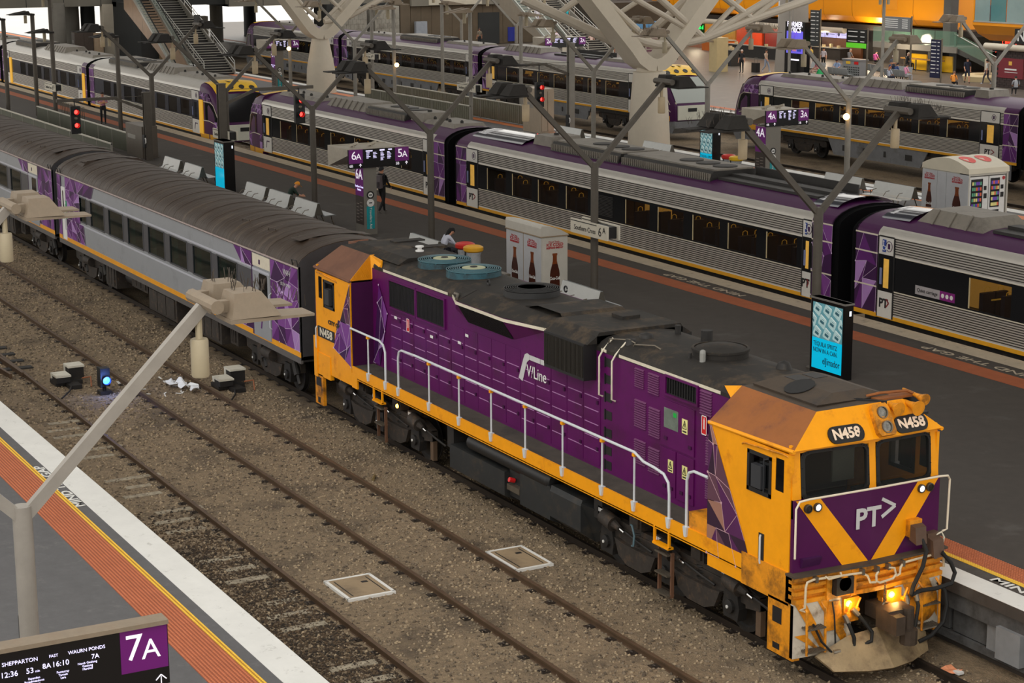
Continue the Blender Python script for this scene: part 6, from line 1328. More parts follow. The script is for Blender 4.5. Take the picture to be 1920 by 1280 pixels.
b = MB(); b.box(3.52, 3.76, -15.9, -12.75, 4.2, 4.25); b.build('sign_lid', lampbeige, t, smooth=0)
b = MB(); b.box(3.0, 3.6, -15.2, -14.6, 1.1, 3.44); b.build('pillar', MATS['pillar_grey'], t, smooth=0)
b = MB(); b.cyl((-2.95, -12.7, 1.1), (-2.95, -12.7, 2.12), .12, 14); b.lathe([(.12, 0), (.09, .02), (0, .02)], (-2.95, -12.7, 2.12), 14); one('bollard', b, rubber, 'black bollard beside the foot of the near light pole', 'bollard')
# name signs
signwhite = mat('name_sign_white', (206,200,184), .5, 0, .04)
def namesign(x0, x1, y, z0, z1, s, num, label, full=True, d=.38):
    t = T('name_sign', label, 'sign', ((x0+x1)/2, y, z0))
    for q in ((y, y+d) if full else (y,)):
        b = MB(); b.box(x0, x1, q-.03, q+.03, z0, z1); b.box(x0+.02, x0+(x1-x0)*.72, q-.034, q-.03, z1-.06, z1-.035, 1); p = b.build('plate', [signwhite, ink], t, smooth=0)
        if q == y:
            w = x1-x0; text(s, (x0+w*.4, y-.035, (z0+z1)/2-.03), .2*w/2, ink, p, sx=.92); text(num[0], (x0+w*.81, y-.035, (z0+z1)/2-.01), .36*w/2, ink, p); text(num[1], (x0+w*.92, y-.035, (z0+z1)/2+.06), .24*w/2, ink, p)
    b = MB(); b.box((x0+x1)/2+.1, x1-.1, y+.03, y+d-.03, z0+.04, z1-.04); b.build('bracket_box', black, t, smooth=0)
namesign(-24.75, -22.7, 8.95, 2.95, 3.36, 'Southern Cross', '6A', 'white name sign reading Southern Cross 6A')
namesign(-71, -68.9, 28.65, 2.95, 3.36, 'Southern Cross', '4A', 'white name sign reading 4A on the straight post')
namesign(-49.9, -48.0, 46.75, 3.05, 3.45, 'Southern Cross', '2A', 'white name sign reading Southern Cross 2A by the brick kiosk')
namesign(-88.75, -87.05, 30.95, 3.6, 3.95, 'Southern Cross', '4A', 'small name sign on the post at the narrower white column')
namesign(-55.3, -53.4, 8.95, 2.9, 3.3, 'Southern Cross', '6A', 'white name sign above the narrow advertising screen')
namesign(-84.3, -82.2, 9.45, 2.9, 3.3, 'Southern Cross', '6B', 'small white name sign on the far left post')
# bins
for (x, y, m, lab) in ((-28.95, 7.6, (214,52,44), 'clear bag bin with red lid beside the kiosk bench'), (-28.3, 7.55, (236,176,44), 'clear bag bin with yellow lid beside the red one'), (-44.0, 27.9, (214,52,44), 'red lidded bag bin by the far advertising screen'), (-43.3, 27.8, (236,190,30), 'yellow lidded bag bin by the far advertising screen')):
    t = T('bag_bin', lab, 'bin', (x, y, 1.1))
    b = MB(); b.lathe([(0, 0), (.2, 0), (.23, .1), (.24, .4), (.22, .72), (.26, .88), (.26, .9)], (x, y, 1.1), 14); b.build('plastic_bag', mat('clear_bag', (178,182,186), .3, 0, .2, 8), t)
    b = MB(); b.lathe([(.27, .86), (.31, .9), (.31, 1.0), (.24, 1.04), (.14, 1.0), (0, .98)], (x, y, 1.1), 18); b.build('lid', mat('bin_lid_%d' % m[1], m, .4, 0, .08), t)
    b = MB(); b.cyl((x, y-.28, 1.1), (x, y-.28, 2.0), .02, 6); b.build('post', black, t)
# drink kiosks
kwhite = mat('kiosk_white', (196,192,182), .55, 0, .05, 3); kside = mat('kiosk_side', (190,192,196), .55, 0, .05, 3)
cola = mat('cola_brown', (70,28,14), .3, 0, .3, 6); colaneck = mat('cola_neck', (128,62,22), .3, 0, .2, 6); cored = mat('drink_red', (176,36,44), .5)
def poster(t, o, d, w, h, plain=False):
    """white panel with a printed bottle; o lower left corner, d horizontal direction"""
    o = V(o); d = V(d).normalized(); u = V((0,0,1)); n = d.cross(u)
    P = lambda a, c, e=.0: o+d*a+u*c+n*e
    b = MB(); b.hexa([P(.01, .02, .0), P(w-.01, .02, .0), P(w-.01, .02, .015), P(.01, .02, .015), P(.01, h-.02, .0), P(w-.01, h-.02, .0), P(w-.01, h-.02, .015), P(.01, h-.02, .015)]); p = b.build('poster_panel', kwhite if d.y > .5 else kside, t, smooth=0)
    if plain: return
    text('Next Stop...', P(w*.5, h*.91, .018), .085, cored, p, d); text('ICE COLD', P(w*.5, h*.855, .018), .125, cored, p, d, bold=.004); text('REFRESHMENT', P(w*.5, h*.80, .018), .08, cored, p, d, bold=.003, sx=1.1)
    c = w*.5; s = w*.19; pr = [(.42, 0), (.9, .02), (1.0, .12), (1.0, .26), (.9, .33), (1.0, .44), (.9, .55), (.55, .72), (.42, .8), (.4, .94), (.5, .95), (.5, 1)]
    hb = h*.70; b = MB(); k = 8
    b.poly([P(c+x*s, z*hb, .017) for x, z in pr[:k]]+[P(c-x*s, z*hb, .017) for x, z in reversed(pr[:k])]); b.build('bottle_print', cola, p, smooth=0)
    b = MB(); b.poly([P(c+x*s, z*hb, .017) for x, z in pr[k-1:]]+[P(c-x*s, z*hb, .017) for x, z in reversed(pr[k-1:])]); b.build('bottle_neck_print', colaneck, p, smooth=0)
    text('Coca-Cola', P(c, hb*.35, .02), .13, white, p, d, shear=.25, sx=.62, bold=.003)
def kiosk1():
    x0, x1, y0, y1, ze, zr = -27.35, -25.2, 8.2, 9.08, 2.78, 3.05
    t = T('drink_kiosk', 'white drink kiosk with bottle posters on the middle platform', 'kiosk', ((x0+x1)/2, (y0+y1)/2, 1.1))
    b = MB(); b.box(x0, x1, y0, y1, 1.1, ze); b.build('cabinet', kwhite, t, smooth=0)
    b = MB(); pr = [(y0-.03, ze), (y0-.03, zr-.02)]+[(y0+(y1-y0)*u, zr+.05-.28*u*u) for u in (.0, .25, .5, .75, 1.0)]+[(y1+.03, ze)]; b.prism(pr, 'x', x0-.02, x1+.02); b.build('arched_roof', kwhite, t, smooth=.4)
    b = MB(); b.box(x0-.03, x1+.03, y0-.04, y1+.04, ze-.02, ze+.01); b.build('eave_trim', mat('eave_brown', (150,130,104), .6), t, smooth=0)
    w = (x1-x0)/2
    for k in range(2): poster(t, (x0+w*k, y0-.001, 1.12), (1,0,0), w, ze-1.14)
    poster(t, (x1+.001, y0, 1.12), (0,1,0), y1-y0, ze-1.14)
    b = MB(); b.box(x0+w-.012, x0+w+.012, y0-.02, y0, 1.1, zr-.03); b.build('joint_strip', mat('eave_brown', (150,130,104), .6), t, smooth=0)
kiosk1()
t = T('power_box', 'small metal box on top of the locomotive side of the kiosk', 'box', (-26.0, 7.6, 1.1))
b = MB(); b.box(-26.5, -26.0, 7.3, 7.6, 1.1, 1.62); b.build('case', steel, t, smooth=0)
b = MB(); b.box(-26.46, -26.04, 7.296, 7.3, 1.14, 1.58); b.build('door_panel', polegrey, t, smooth=0)
def kiosk2():
    x0, x1, y0, y1, ze = -32.15, -29.62, 28.42, 30.3, 2.82
    t = T('vending_kiosk', 'arched white vending kiosk with two glass fronted machines', 'kiosk', ((x0+x1)/2, (y0+y1)/2, 1.1))
    b = MB(); b.box(x0, x1-.5, y0, y1, 1.1, ze); b.box(x1-.5, x1, y0, y0+.06, 1.1, ze); b.box(x1-.5, x1, y1-.06, y1, 1.1, ze); b.box(x1-.5, x1-.02, y0, y1, ze-.08, ze); b.build('cabinet', kwhite, t, smooth=0)
    b = MB(); pr = [(x0-.02, ze)]+[(x0+(x1-x0)*k/10, ze+.08+.42*sin(pi*(k/10*.86+.07))**.9) for k in range(11)]+[(x1+.02, ze)]; b.prism(pr, 'y', y0-.03, y1+.03); rf = b.build('arched_roof', mat('kiosk_roof', (216,208,188), .5, 0, .04), t, smooth=.4)
    for yy in (y0+.55, y0+1.3):
        b = MB(); c = []
        for k in range(20):
            a = 2*pi*k/20; yy2 = yy+.27*cos(a); xx = x1-.75+.36*sin(a); f = (xx-x0)/(x1-x0); c.append((xx, yy2, ze+.09+.42*sin(pi*(f*.86+.07))**.9+.004))
        b.poly(c); dsc = b.build('red_disc_print', mat('disc_red', (226,72,60), .5), rf, smooth=0)
        text('Coca-Cola', (x1-.72, yy, ze+.40), .14, white, dsc, (0,1,0), (-.78,0,.5), shear=.25, ext=.012)
    w = .84; poster(t, (x0, y0-.001, 1.12), (1,0,0), w, ze-1.14); poster(t, (x0+w, y0-.001, 1.12), (1,0,0), .5, ze-1.14, True); poster(t, (x0+w+.5, y0-.001, 1.12), (1,0,0), x1-x0-w-.5, ze-1.14)
    for i, (a, c, body) in enumerate(((y0+.08, y0+.95, white), (y0+1.0, y1-.12, mat('vending_black', (24,24,30), .3)))):
        b = MB(); b.box(x1-.5, x1-.03, a, c, 1.12, ze-.12); m_ = b.build('vending_machine', white, t, smooth=0)
        b = MB(); gy0, gy1 = a+.06, c-.26; b.box(x1-.03, x1-.02, gy0, gy1, 1.55, ze-.2); b.build('display_window', mat('vend_window', (26,26,34), .15, 0, 0), m_, smooth=0)
        b = MB(); cols = [0, 1, 2, 3]
        for r_ in range(5):
            for k in range(5):
                yy = gy0+.04+(gy1-gy0-.08)*k/5; b.box(x1-.02, x1-.005, yy, yy+.07, 1.6+.2*r_, 1.72+.2*r_, R.randrange(4))
        tag(b.build('snack_packet', [mat('snack_a', (200,90,60), .5, 0, .3, emit=.2), mat('snack_b', (200,190,120), .5, 0, .3, emit=.2), mat('snack_c', (90,60,150), .5, 0, .3, emit=.3), mat('snack_d', (80,140,110), .5, 0, .3, emit=.2)], m_, smooth=0), kind='stuff')
        b = MB(); b.box(x1-.03, x1-.015, c-.2, c-.08, 2.2, 2.35); b.box(x1-.03, x1-.015, c-.2, c-.06, 1.9, 2.08); b.box(x1-.03, x1-.02, gy0, gy1, 1.25, 1.45); b.build('keypad', ink, m_, smooth=0)
    b = MB(); b.lathe([(0,0), (.07,0), (.07,.006), (0,.006)], (x1-.025, y1-.2, ze-.22), 14, ax=(1,0,0)); b.build('red_badge', cored, t, smooth=0)
kiosk2()
# signals on masts
sigred = mat('signal_red', (255,40,34), .3, 0, 0, emit=7)
def signal(mx, my, top, ay, az, label, sy=None, hang=.3):
    t = T('rail_signal', label, 'signal', (mx, my, 1.1))
    b = MB(); b.box(mx-.14, mx-.1, my-.16, my+.16, 1.1, top); b.box(mx+.1, mx+.14, my-.16, my+.16, 1.1, top); b.box(mx-.1, mx+.1, my-.03, my+.03, 1.1, top); b.box(mx-.16, mx+.16, my-.18, my+.18, top-.02, top+.02); b.build('mast', poledark if my < 20 else polegrey, t, smooth=0)
    s = 1 if ay > my else -1
    b = MB(); b.beam((mx, my, az-.62), (mx, my+s*1.5, az-.02), .1, .12); b.beam((mx, my, az), (mx, ay, az), .03, .03) if False else None; b.beam((mx, my+s*1.4, az), (mx, ay, az), .12, .14); b.beam((mx, my, az+.04), (mx, my+s*1.5, az+.04), .02, .02); b.build('arm', poledark, t, smooth=0)
    sy = sy if sy is not None else ay-s*.4
    b = MB(); b.cyl((mx+.1, sy, az-hang), (mx+.1, sy, az), .03, 6); b.box(mx-.02, mx+.2, sy-.2, sy+.2, az-hang-1.2, az-hang); b.box(mx+.2, mx+.22, sy-.22, sy+.22, az-hang-1.22, az-hang+.04); h = b.build('signal_head', black, t, smooth=0)
    for z in (az-hang-.22, az-hang-.82):
        b = MB(); b.lathe([(0, .02), (.1, .02), (.08, .04), (0, .05)], (mx+.22, sy, z), 14, ax=(1,0,0)); b.build('red_lens', sigred, h)
        b = MB(); b.lathe([(.13, 0), (.13, .22), (.12, .22), (.12, 0)], (mx+.22, sy, z), 14, ax=(1,0,0)); b.build('hood', black, h)
    b = MB(); b.lathe([(0, .02), (.08, .02), (.06, .04), (0, .05)], (mx+.22, sy, az-hang-.52), 12, ax=(1,0,0)); b.build('dark_lens', steel, h)
    b = MB(); b.box(mx-.1, mx+.2, my-.24, my-.16, 1.7, 2.3); b.tube([(mx+.2, my-.2, 1.9), (mx+.26, my-.2, 1.95), (mx+.26, my-.2, 2.1), (mx+.2, my-.2, 2.15)], .03, 6, 1); b.build('phone_box', [black, white], t, smooth=0)
    return t
signal(-63.4, 8.62, 4.25, 4.4, 4.05, 'signal with two red lights hanging over the coach roof', 5.2)
signal(-53.6, 8.75, 5.3, 12.9, 5.0, 'signal with two red lights hanging over the silver train', 12.2)
signal(-61.5, 30.3, 5.9, 27.0, 4.9, 'signal with two red lights in front of the far silver train', 28.4, .9)
b = MB()
# ---------------------------------------------------------------- station building
concw = mat('column_white', (204,194,176), .5, 0, .05, 1.5)
concg = mat('wall_grey', (128,124,116), .75, 0, .1, 1)
walld = mat('wall_dark_panel', (92,80,64), .55, 0, .15, .8)
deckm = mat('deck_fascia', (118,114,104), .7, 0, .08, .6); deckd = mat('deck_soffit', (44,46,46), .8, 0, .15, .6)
bronze = mat('bronze_panel', (168,140,116), .35, .35, .15, .7)
stepm = mat('stair_tread', (120,114,104), .6, 0, .1, 3); nosing = mat('stair_nosing', (206,200,188), .5, 0, .05); riser = mat('stair_riser', (38,36,34), .7, 0, .1)
railsteel = mat('rail_steel', (196,196,190), .3, .7, .04); glasspan = mat('balustrade_glass', (170,186,180), .08, 0, 0, alpha=.3, spec=.7)
podo = mat('pod_orange', (240,152,4), .38, 0, .03, .5)
tube_w = mat('tube_white', (196,186,170), .4, .05, .06, 1.2)
# bridge deck at the far end
b = MB(); b.box(-141, -139.6, 8, 40, 5.25, 9.5, 0); b.box(-139.0, -137.6, 40, 75, 5.0, 9.5, 0); b.box(-160, -137.7, 40, 75, 5.0, 5.2, 1)
b.box(-160, -139.7, 8, 40, 5.6, 5.9, 1); b.box(-139.6, -138.4, 30.2, 42, 5.2, 5.9, 1)
for k in range(10): b.box(-139.62, -139.58, 10+3.2*k, 10.04+3.2*k, 5.25, 9.5, 1)
for k in range(11): b.box(-137.62, -137.58, 40+3.2*k, 40.04+3.2*k, 5.0, 9.5, 1)
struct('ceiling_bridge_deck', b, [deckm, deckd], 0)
def column(x, y, r, z1, m, label, z0=1.1, n=20):
    b = MB(); b.cyl((x, y, z0), (x, y, z1), r, n); b.cyl((x, y, z0), (x, y, z0+.12), r*1.06, n); b.cyl((x, y, z1-.15), (x, y, z1), r*1.04, n)
    return tag(b.build('column', m, None, .6), label, 'column', 'round columns under the bridge', 'structure')
for x, y, m, lab in ((-140, 25.56, concg, 'round grey column left of the brown cabinets'), (-143, 27.6, concg, 'round column behind the brown cabinets'), (-143, 29.0, deckd, 'dark round column behind the cabinets'), (-152, 37.6, concg, 'round column right of the far stairs'), (-152, 41.0, concw, 'pale round column beside the far cream door'), (-152, 44.0, concg, 'round column left of the narrower white column'), (-160, 50.4, deckd, 'dark round column behind the far purple train')):
    column(x, y, .62, 5.6, m, lab)
b = MB(); b.box(-140.3, -139.4, 29.3, 30.2, 1.1, 5.4)
for z in (2.3, 3.5, 4.6): b.box(-139.4, -139.38, 29.3, 30.2, z-.02, z+.02)
struct('wall_white_pier', b, concw, 0)
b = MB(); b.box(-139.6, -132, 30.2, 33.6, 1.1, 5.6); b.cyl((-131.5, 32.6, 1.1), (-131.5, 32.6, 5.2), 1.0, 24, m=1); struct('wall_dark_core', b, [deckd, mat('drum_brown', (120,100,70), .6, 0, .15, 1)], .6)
def cabinet(x0, x1, y0, y1, h, m, label, cat='cabinet'):
    zb = -.13 if 32 < y0 < 44 else 1.1; t = T('cabinet', label, cat, ((x0+x1)/2, (y0+y1)/2, zb)); b = MB(); b.box(x0, x1, y0, y1, zb, 1.1+h); c = b.build('body', m, t, smooth=0)
    b = MB(); b.box(x1, x1+.03, y0+.06, (y0+y1)/2-.02, 1.2, h+1.0); b.build('door', m, c, smooth=0); b = MB(); b.box(x1, x1+.03, (y0+y1)/2+.02, y1-.06, 1.2, h+1.0); b.build('door', m, c, smooth=0)
    b = MB(); b.box(x0+.3, x0+(x1-x0)*.6, y0-.01, y0, h*.55+1.1, h*.68+1.1); b.build('notice_print', mat('notice_grey', (150,146,138), .5), c, smooth=0)
    return t
brownc = mat('cabinet_brown', (88,76,68), .5, 0, .1, 2)
cabinet(-139.9, -138.9, 26.6, 28.2, 2.0, brownc, 'dark brown cabinet with a pale sticker at the far left'); cabinet(-139.8, -139.0, 28.25, 29.1, 1.9, mat('cabinet_cream', (206,180,150), .5, 0, .1), 'cream cabinet beside the dark brown one at the far left')
cabinet(-66.6, -64.1, 8.55, 9.3, 1.5, mat('signal_cabinet', (104,96,86), .5, .1, .1, 2), 'grey brown signal cabinet at the end of the green fences')
cabinet(-66.0, -64.1, 30.0, 30.8, 2.3, mat('beige_cabinet', (176,160,140), .5, .1, .08, 2), 'light brown cabinet beside the hanging red signal')
cabinet(-150.5, -149.5, 40.2, 42.3, 2.6, mat('cabinet_door_cream', (196,190,172), .5, 0, .05), 'cream service door box beyond the stairs')
# walls at the back
b = MB(); y = 49.6
blockw = mat('block_wall', (150,146,136), .8, 0, .16, 1.2, c2=(110,104,96), c2amt=.3, c2scale=.8)
b.box(-137, -135, 49.6, 52, 1.1, 4.8, 0); b.box(-137, -135, 52.8, 55.2, 1.1, 4.8, 0); b.box(-140, -137, 49, 56, 1.1, 5, 1); b.box(-136.6, -135.0, 55.3, 56.3, 1.1, 5.0, 2)
wb = struct('wall_back_blocks', b, [blockw, deckd, walld], 0)
for j in range(8):
    for i in range(6):
        yy = 49.6+.4*i+(.2 if j % 2 else 0)
        if yy+.38 < 52.05:
            q = MB(); q.box(-135.0, -134.97, yy+.01, yy+.39, 1.2+.42*j, 1.6+.42*j); q.build('block', blockw, wb, smooth=0)
            q = MB(); q.box(-135.0, -134.97, yy+3.21, yy+3.59, 1.2+.42*j, 1.6+.42*j); q.build('block', blockw, wb, smooth=0)
b = MB(); b.box(-136.5, -135.1, 56.3, 72, 1.1, 9, 0); wd = struct('wall_back_panels', b, walld, 0)
for k in range(13):
    q = MB(); yy = 56.35+1.05*k; q.box(-135.1, -135.05, yy+.015, yy+1.035, 1.15, 4.7); q.build('wall_panel', walld, wd, smooth=0)
q = MB(); q.box(-135.05, -134.7, 56.3, 72, 4.75, 5.8); q.build('header_beam', deckm, wd, smooth=0)
q = MB(); q.box(-134.7, -134.6, 58.0, 63.4, 4.8, 6.2); q.build('bright_bulkhead', mat('bulkhead_pale', (190,184,168), .6), wd, smooth=0)
q = MB(); q.box(-135.05, -134.98, 63.2, 65.4, 1.15, 4.0); q.build('dark_doorway', deckd, wd, smooth=0)
b = MB(); b.box(-134.6, -134.2, 56.5, 57.6, 1.1, 3.4); one('info_panel', b, mat('info_pale', (150,156,166), .4, 0, .1), 'tall pale information panel against the panelled wall', 'panel')
b = MB(); b.box(-135.05, -134.95, 66.3, 67.3, 1.3, 2.6); t_ = one('blue_notice', b, mat('notice_blue', (44,52,140), .4, 0, .1), 'blue notice board beside the escalator side', 'notice')
# stairs and escalators
def stairs(x0, y0, y1, n, label, steps_landing=(), rise=.165, run=.318, nm='staircase'):
    """foot at x0, climbing towards -x"""
    t = T(nm, label, 'stairs', (x0, (y0+y1)/2, 1.1)); x, z = x0, 1.1
    for k in range(n):
        w = run+(1.3 if k in steps_landing else 0)
        b = MB(); b.box(x-w, x, y0, y1, z-.2, z+rise-.02, 0); b.box(x-w, x-w+.0, y0, y1, z, z, 0) if False else None; b.box(x-.10, x+.015, y0, y1, z+rise-.02, z+rise, 1); b.box(x-w, x-.1, y0, y1, z+rise-.02, z+rise-.004, 2); b.box(x, x+.006, y0, y1, z-.0, z+rise-.03, 2)
        b.build('step', [stepm, nosing, riser], t, smooth=0); x -= w; z += rise
    xe, ze = x, z
    for yy in (y0-.06, y1+.06):
        b = MB(); b.hexa([(x0+.1, yy-.05, 1.1), (xe, yy-.05, ze-.35), (xe, yy+.05, ze-.35), (x0+.1, yy+.05, 1.1), (x0+.1, yy-.05, 1.45), (xe, yy-.05, ze+.3), (xe, yy+.05, ze+.3), (x0+.1, yy+.05, 1.45)]); b.build('stringer', polegrey, t, smooth=0)
        for h in (.75, 1.0):
            b = MB(); b.tube([(x0+.2, yy, 1.1), (x0+.1, yy, 1.1+h), (xe, yy, ze+h-.1)], .03, 6); b.build('stair_rail', railsteel, t)
        for k in range(7):
            f = k/6; b = MB(); b.cyl((x0+(xe-x0)*f, yy, 1.1+(ze-1.1)*f), (x0+(xe-x0)*f, yy, 2.1+(ze-1.1)*f-.05), .025, 6); b.build('rail_post', railsteel, t)
    return t
def escalator(x0, y0, y1, rise, label, side=bronze):
    t = T('escalator', label, 'escalator', (x0, (y0+y1)/2, 1.1)); L = rise/.56; n = int(rise/.2)
    for k in range(n):
        b = MB(); x = x0-L*k/n; z = 1.1+rise*k/n; b.box(x-L/n, x, y0+.12, y1-.12, z, z+rise/n-.02, 0); b.box(x-.04, x+.01, y0+.12, y1-.12, z+rise/n-.02, z+rise/n, 1); b.build('step', [riser, stepm], t, smooth=0)
    for yy in (y0, y1):
        b = MB(); b.hexa([(x0+.4, yy-.06, 1.1), (x0-L, yy-.06, 1.1+rise), (x0-L, yy+.06, 1.1+rise), (x0+.4, yy+.06, 1.1), (x0+.4, yy-.06, 1.35), (x0-L, yy-.06, 1.4+rise), (x0-L, yy+.06, 1.4+rise), (x0+.4, yy+.06, 1.35)]); b.build('skirting', railsteel, t, smooth=0)
        b = MB(); b.hexa([(x0+.3, yy-.015, 1.35), (x0-L, yy-.015, 1.4+rise), (x0-L, yy+.015, 1.4+rise), (x0+.3, yy+.015, 1.35), (x0+.3, yy-.015, 2.0), (x0-L, yy-.015, 2.1+rise), (x0-L, yy+.015, 2.1+rise), (x0+.3, yy+.015, 2.0)]); b.build('glass_balustrade', glasspan, t, smooth=0)
        b = MB(); b.tube([(x0+.5, yy, 1.5), (x0+.6, yy, 1.8), (x0+.3, yy, 2.06), (x0-L, yy, 2.16+rise)], .05, 8); b.build('handrail', rubber if side is bronze else railsteel, t)
    b = MB(); b.hexa([(x0+.5, y0-.07, 1.1), (x0-L, y0-.07, rise-.9), (x0-L, y1, rise-.9), (x0+.5, y1, 1.1), (x0+.5, y0-.07, 1.12), (x0-L, y0-.07, 1.1+rise), (x0-L, y1, 1.1+rise), (x0+.5, y1, 1.12)]); tr = b.build('truss', side, t, smooth=0)
    for k in range(1, 5):
        q = MB(); x = x0-L*k/5; z0 = 1.1+(rise-2)*k/5; q.box(x-.012, x+.012, y0-.075, y0-.06, z0, 1.1+rise*k/5); q.build('panel_joint', polegrey, tr, smooth=0)
    return t
stairs(-112.2, 28.65, 30.9, 32, 'wide grey stairs climbing from the far platform at the upper left', (12, 22)); escalator(-114.2, 27.0, 28.3, 6.4, 'escalator with a bronze side panel at the upper left')
b = MB(); b.box(-119.6, -119.4, 30.4, 31.1, 2.4, 4.0); b.box(-119.5, -119.4, 30.5, 31.0, 4.0, 5.2); one('stair_sign', b, mat('stair_board', (70,70,70), .5), 'dark grey board hanging beside the upper left stairs', 'board')
stairs(-116.0, 63.7, 66.0, 26, 'stairs full of people climbing to the right of the escalator', (11,)); escalator(-116.4, 60.9, 62.4, 5.6, 'escalator with a grey side panel and bright edges in the upper middle', mat('grey_side_panel', (150,140,126), .4, .2, .08))
# ramp fences
fgreen = mat('fence_green', (74,76,60), .6, .1, .1, 2); fcap = mat('fence_cap', (190,186,172), .5)
def fence(x0, x1, y, h, label, slats=False, m=None):
    t = T('ramp_fence', label, 'fence', ((x0+x1)/2, y, 1.1)); n = int((x1-x0)/2.2); m = m or fgreen
    for k in range(n):
        a = x0+(x1-x0)*k/n; c = x0+(x1-x0)*(k+1)/n-.06; b = MB(); b.box(a, c, y-.03, y+.03, 1.15, 1.05+h)
        if slats:
            for j in range(10): xx = a+(c-a)*(j+.5)/10; b.box(xx-.03, xx+.03, y-.05, y-.03, 1.15, 1.02+h)
        b.build('fence_panel', m, t, smooth=0); b = MB(); b.box(c, c+.06, y-.04, y+.04, 1.1, 1.1+h); b.build('post', polegrey, t, smooth=0)
    b = MB(); b.box(x0, x1, y-.05, y+.05, 1.05+h, 1.1+h); b.build('top_rail', fcap, t, smooth=0)
fence(-90, -62.8, 6.7, .95, 'near dark green fence behind the second coach roof'); fence(-83.4, -66.9, 8.7, .98, 'taller dark green fence beside the standing person')
pale = mat('fence_olive', (116,114,98), .6, .1, .1, 2)
fence(-84.5, -66.6, 31.3, 1.1, 'pale slatted ramp fence nearest the far trains', True, pale); fence(-83.5, -69.6, 28.7, 1.1, 'pale slatted ramp fence behind the silver train roof', True, pale)
t = T('mesh_gate', 'wire barrier at the end of the dark green fences', 'barrier', (-82, 10.6, 1.1))
for x0, x1 in ((-85.5, -83.2), (-83.1, -80.8)):
    b = MB()
    for k in range(8): x = x0+(x1-x0)*k/7; b.cyl((x, 10.6, 1.15), (x, 10.6, 2.1), .018, 5)
    for z in (1.2, 2.1): b.cyl((x0, 10.6, z), (x1, 10.6, z), .025, 5)
    tag(b.build('barrier_bar', steel, t), kind='stuff')
# white roof columns
def tree(x, y, neck, base_r, label, arms, tubes, zn=4.9, kx=1.35, th=.62):
    t = T('roof_column', label, 'column', (x, y, 1.1)); t['kind'] = 'structure'
    b = MB(); b.lathe([(base_r*1.02, 0), (base_r, .3), (base_r*.93, 1.6), (neck, zn-1.12), (neck*.96, zn-1.1)], (x, y, 1.1), 28); b.build('shaft', concw, t)
    b = MB(); b.cyl((x, y, zn-.05), (x, y, zn+.3), neck*.8, 20); b.build('collar', concw, t)
    for s, pts in arms:
        b = MB(); rings = []
        P = [V((0, q[0], q[1])) for q in pts]
        for i, p in enumerate(P):
            d = (P[min(i+1, len(P)-1)]-P[max(0, i-1)]).normalized(); n = V((0, -d.z, d.y)); w = th*(1 if i else .9); k = kx*(1+.12*i/len(P))
            rings.append([V((x-k/2, y, 0))+p+n*w/2, V((x+k/2, y, 0))+p+n*w/2, V((x+k/2, y, 0))+p-n*w/2, V((x-k/2, y, 0))+p-n*w/2])
        b.loft(rings); b.build('arm', concw, t, smooth=.5)
    for pts, r in tubes:
        b = MB(); b.tube([(x+p[0], p[1], p[2]) for p in pts], r, 10); b.build('truss_tube', tube_w, t)
    return t
U = lambda s, z0, h, w: [(0, z0+.02), (s*.35, z0+.08), (s*.75, z0+.35), (s*1.15, z0+.85), (s*(1.15+w*.5), z0+.85+h*.5), (s*(1.15+w), z0+.85+h)]
tree(-54, 30.25, .78, 1.02, 'broad white roof column with two wide arms in the upper middle', [(-1, U(-1, 5.25, 4.6, 4.2)), (1, U(1, 5.25, 4.6, 4.0))],
     [([(.3, 28.3, 6.9), (.5, 29.6, 6.38), (.5, 30.3, 6.22), (.5, 31.6, 6.2), (.5, 32.9, 6.4), (.4, 35.8, 7.24), (.2, 39.4, 8.1), (0, 43, 9.4)], .21), ([(.5, 30.1, 6.25), (.3, 27.6, 8.33), (.1, 26, 9.7)], .16), ([(.5, 32.95, 6.45), (.5, 29.2, 8.3), (.5, 27, 9.4)], .13), ([(.5, 32.95, 6.45), (.5, 30.57, 8.27), (.5, 28.6, 9.8)], .17),
      ([(.5, 33, 6.5), (.4, 35.1, 8.2), (.3, 37, 9.8)], .12), ([(.5, 33.1, 6.5), (.4, 36.7, 8.13), (.3, 39, 9.2)], .16), ([(.4, 35.75, 7.3), (.4, 33.6, 8.7), (.3, 32, 9.8)], .17), ([(.4, 35.8, 7.3), (.3, 38.6, 9.0)], .17), ([(-2, 24.5, 8.4), (-1.2, 27.4, 7.0), (-.9, 29.2, 6.2)], .24), ([(-2.4, 26.6, 7.6), (-2.2, 29.4, 9.4)], .16), ([(-1.6, 31.2, 6.6), (-1.6, 33.6, 8.4), (-1.6, 35, 9.6)], .2), ([(-2.2, 28.8, 7.0), (-2.2, 32.2, 8.8)], .12)], zn=4.95)
tree(-94, 30.25, .56, .98, 'narrower white roof column left of the upper middle', [(-1, U(-1, 4.85, 4.2, 3.2)), (1, U(1, 4.85, 4.2, 4.2))],
     [([(.4, 28.2, 7.6), (.4, 29.0, 6.7), (.4, 30.1, 5.8)], .14), ([(.4, 30.4, 5.7), (.4, 32.2, 6.0), (.4, 34.6, 7.1), (.3, 37, 8.4)], .19), ([(.4, 32.1, 6.0), (.4, 30.8, 7.2), (.4, 29.6, 8.4)], .13), ([(.4, 30.4, 5.8), (.4, 31.9, 7.1), (.4, 33.4, 8.4)], .13)], zn=4.62)
# far ground outside, pale and sunlit
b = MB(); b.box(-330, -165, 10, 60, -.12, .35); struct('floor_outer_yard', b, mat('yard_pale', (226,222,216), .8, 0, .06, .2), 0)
b = MB()
for k in range(9): b.box(-330, -166, 12+2.2*k, 12.14+2.2*k, .35, .5)
struct('trim_outer_rails', b, mat('outer_rail', (150,140,134), .5, .2, .1), 0)
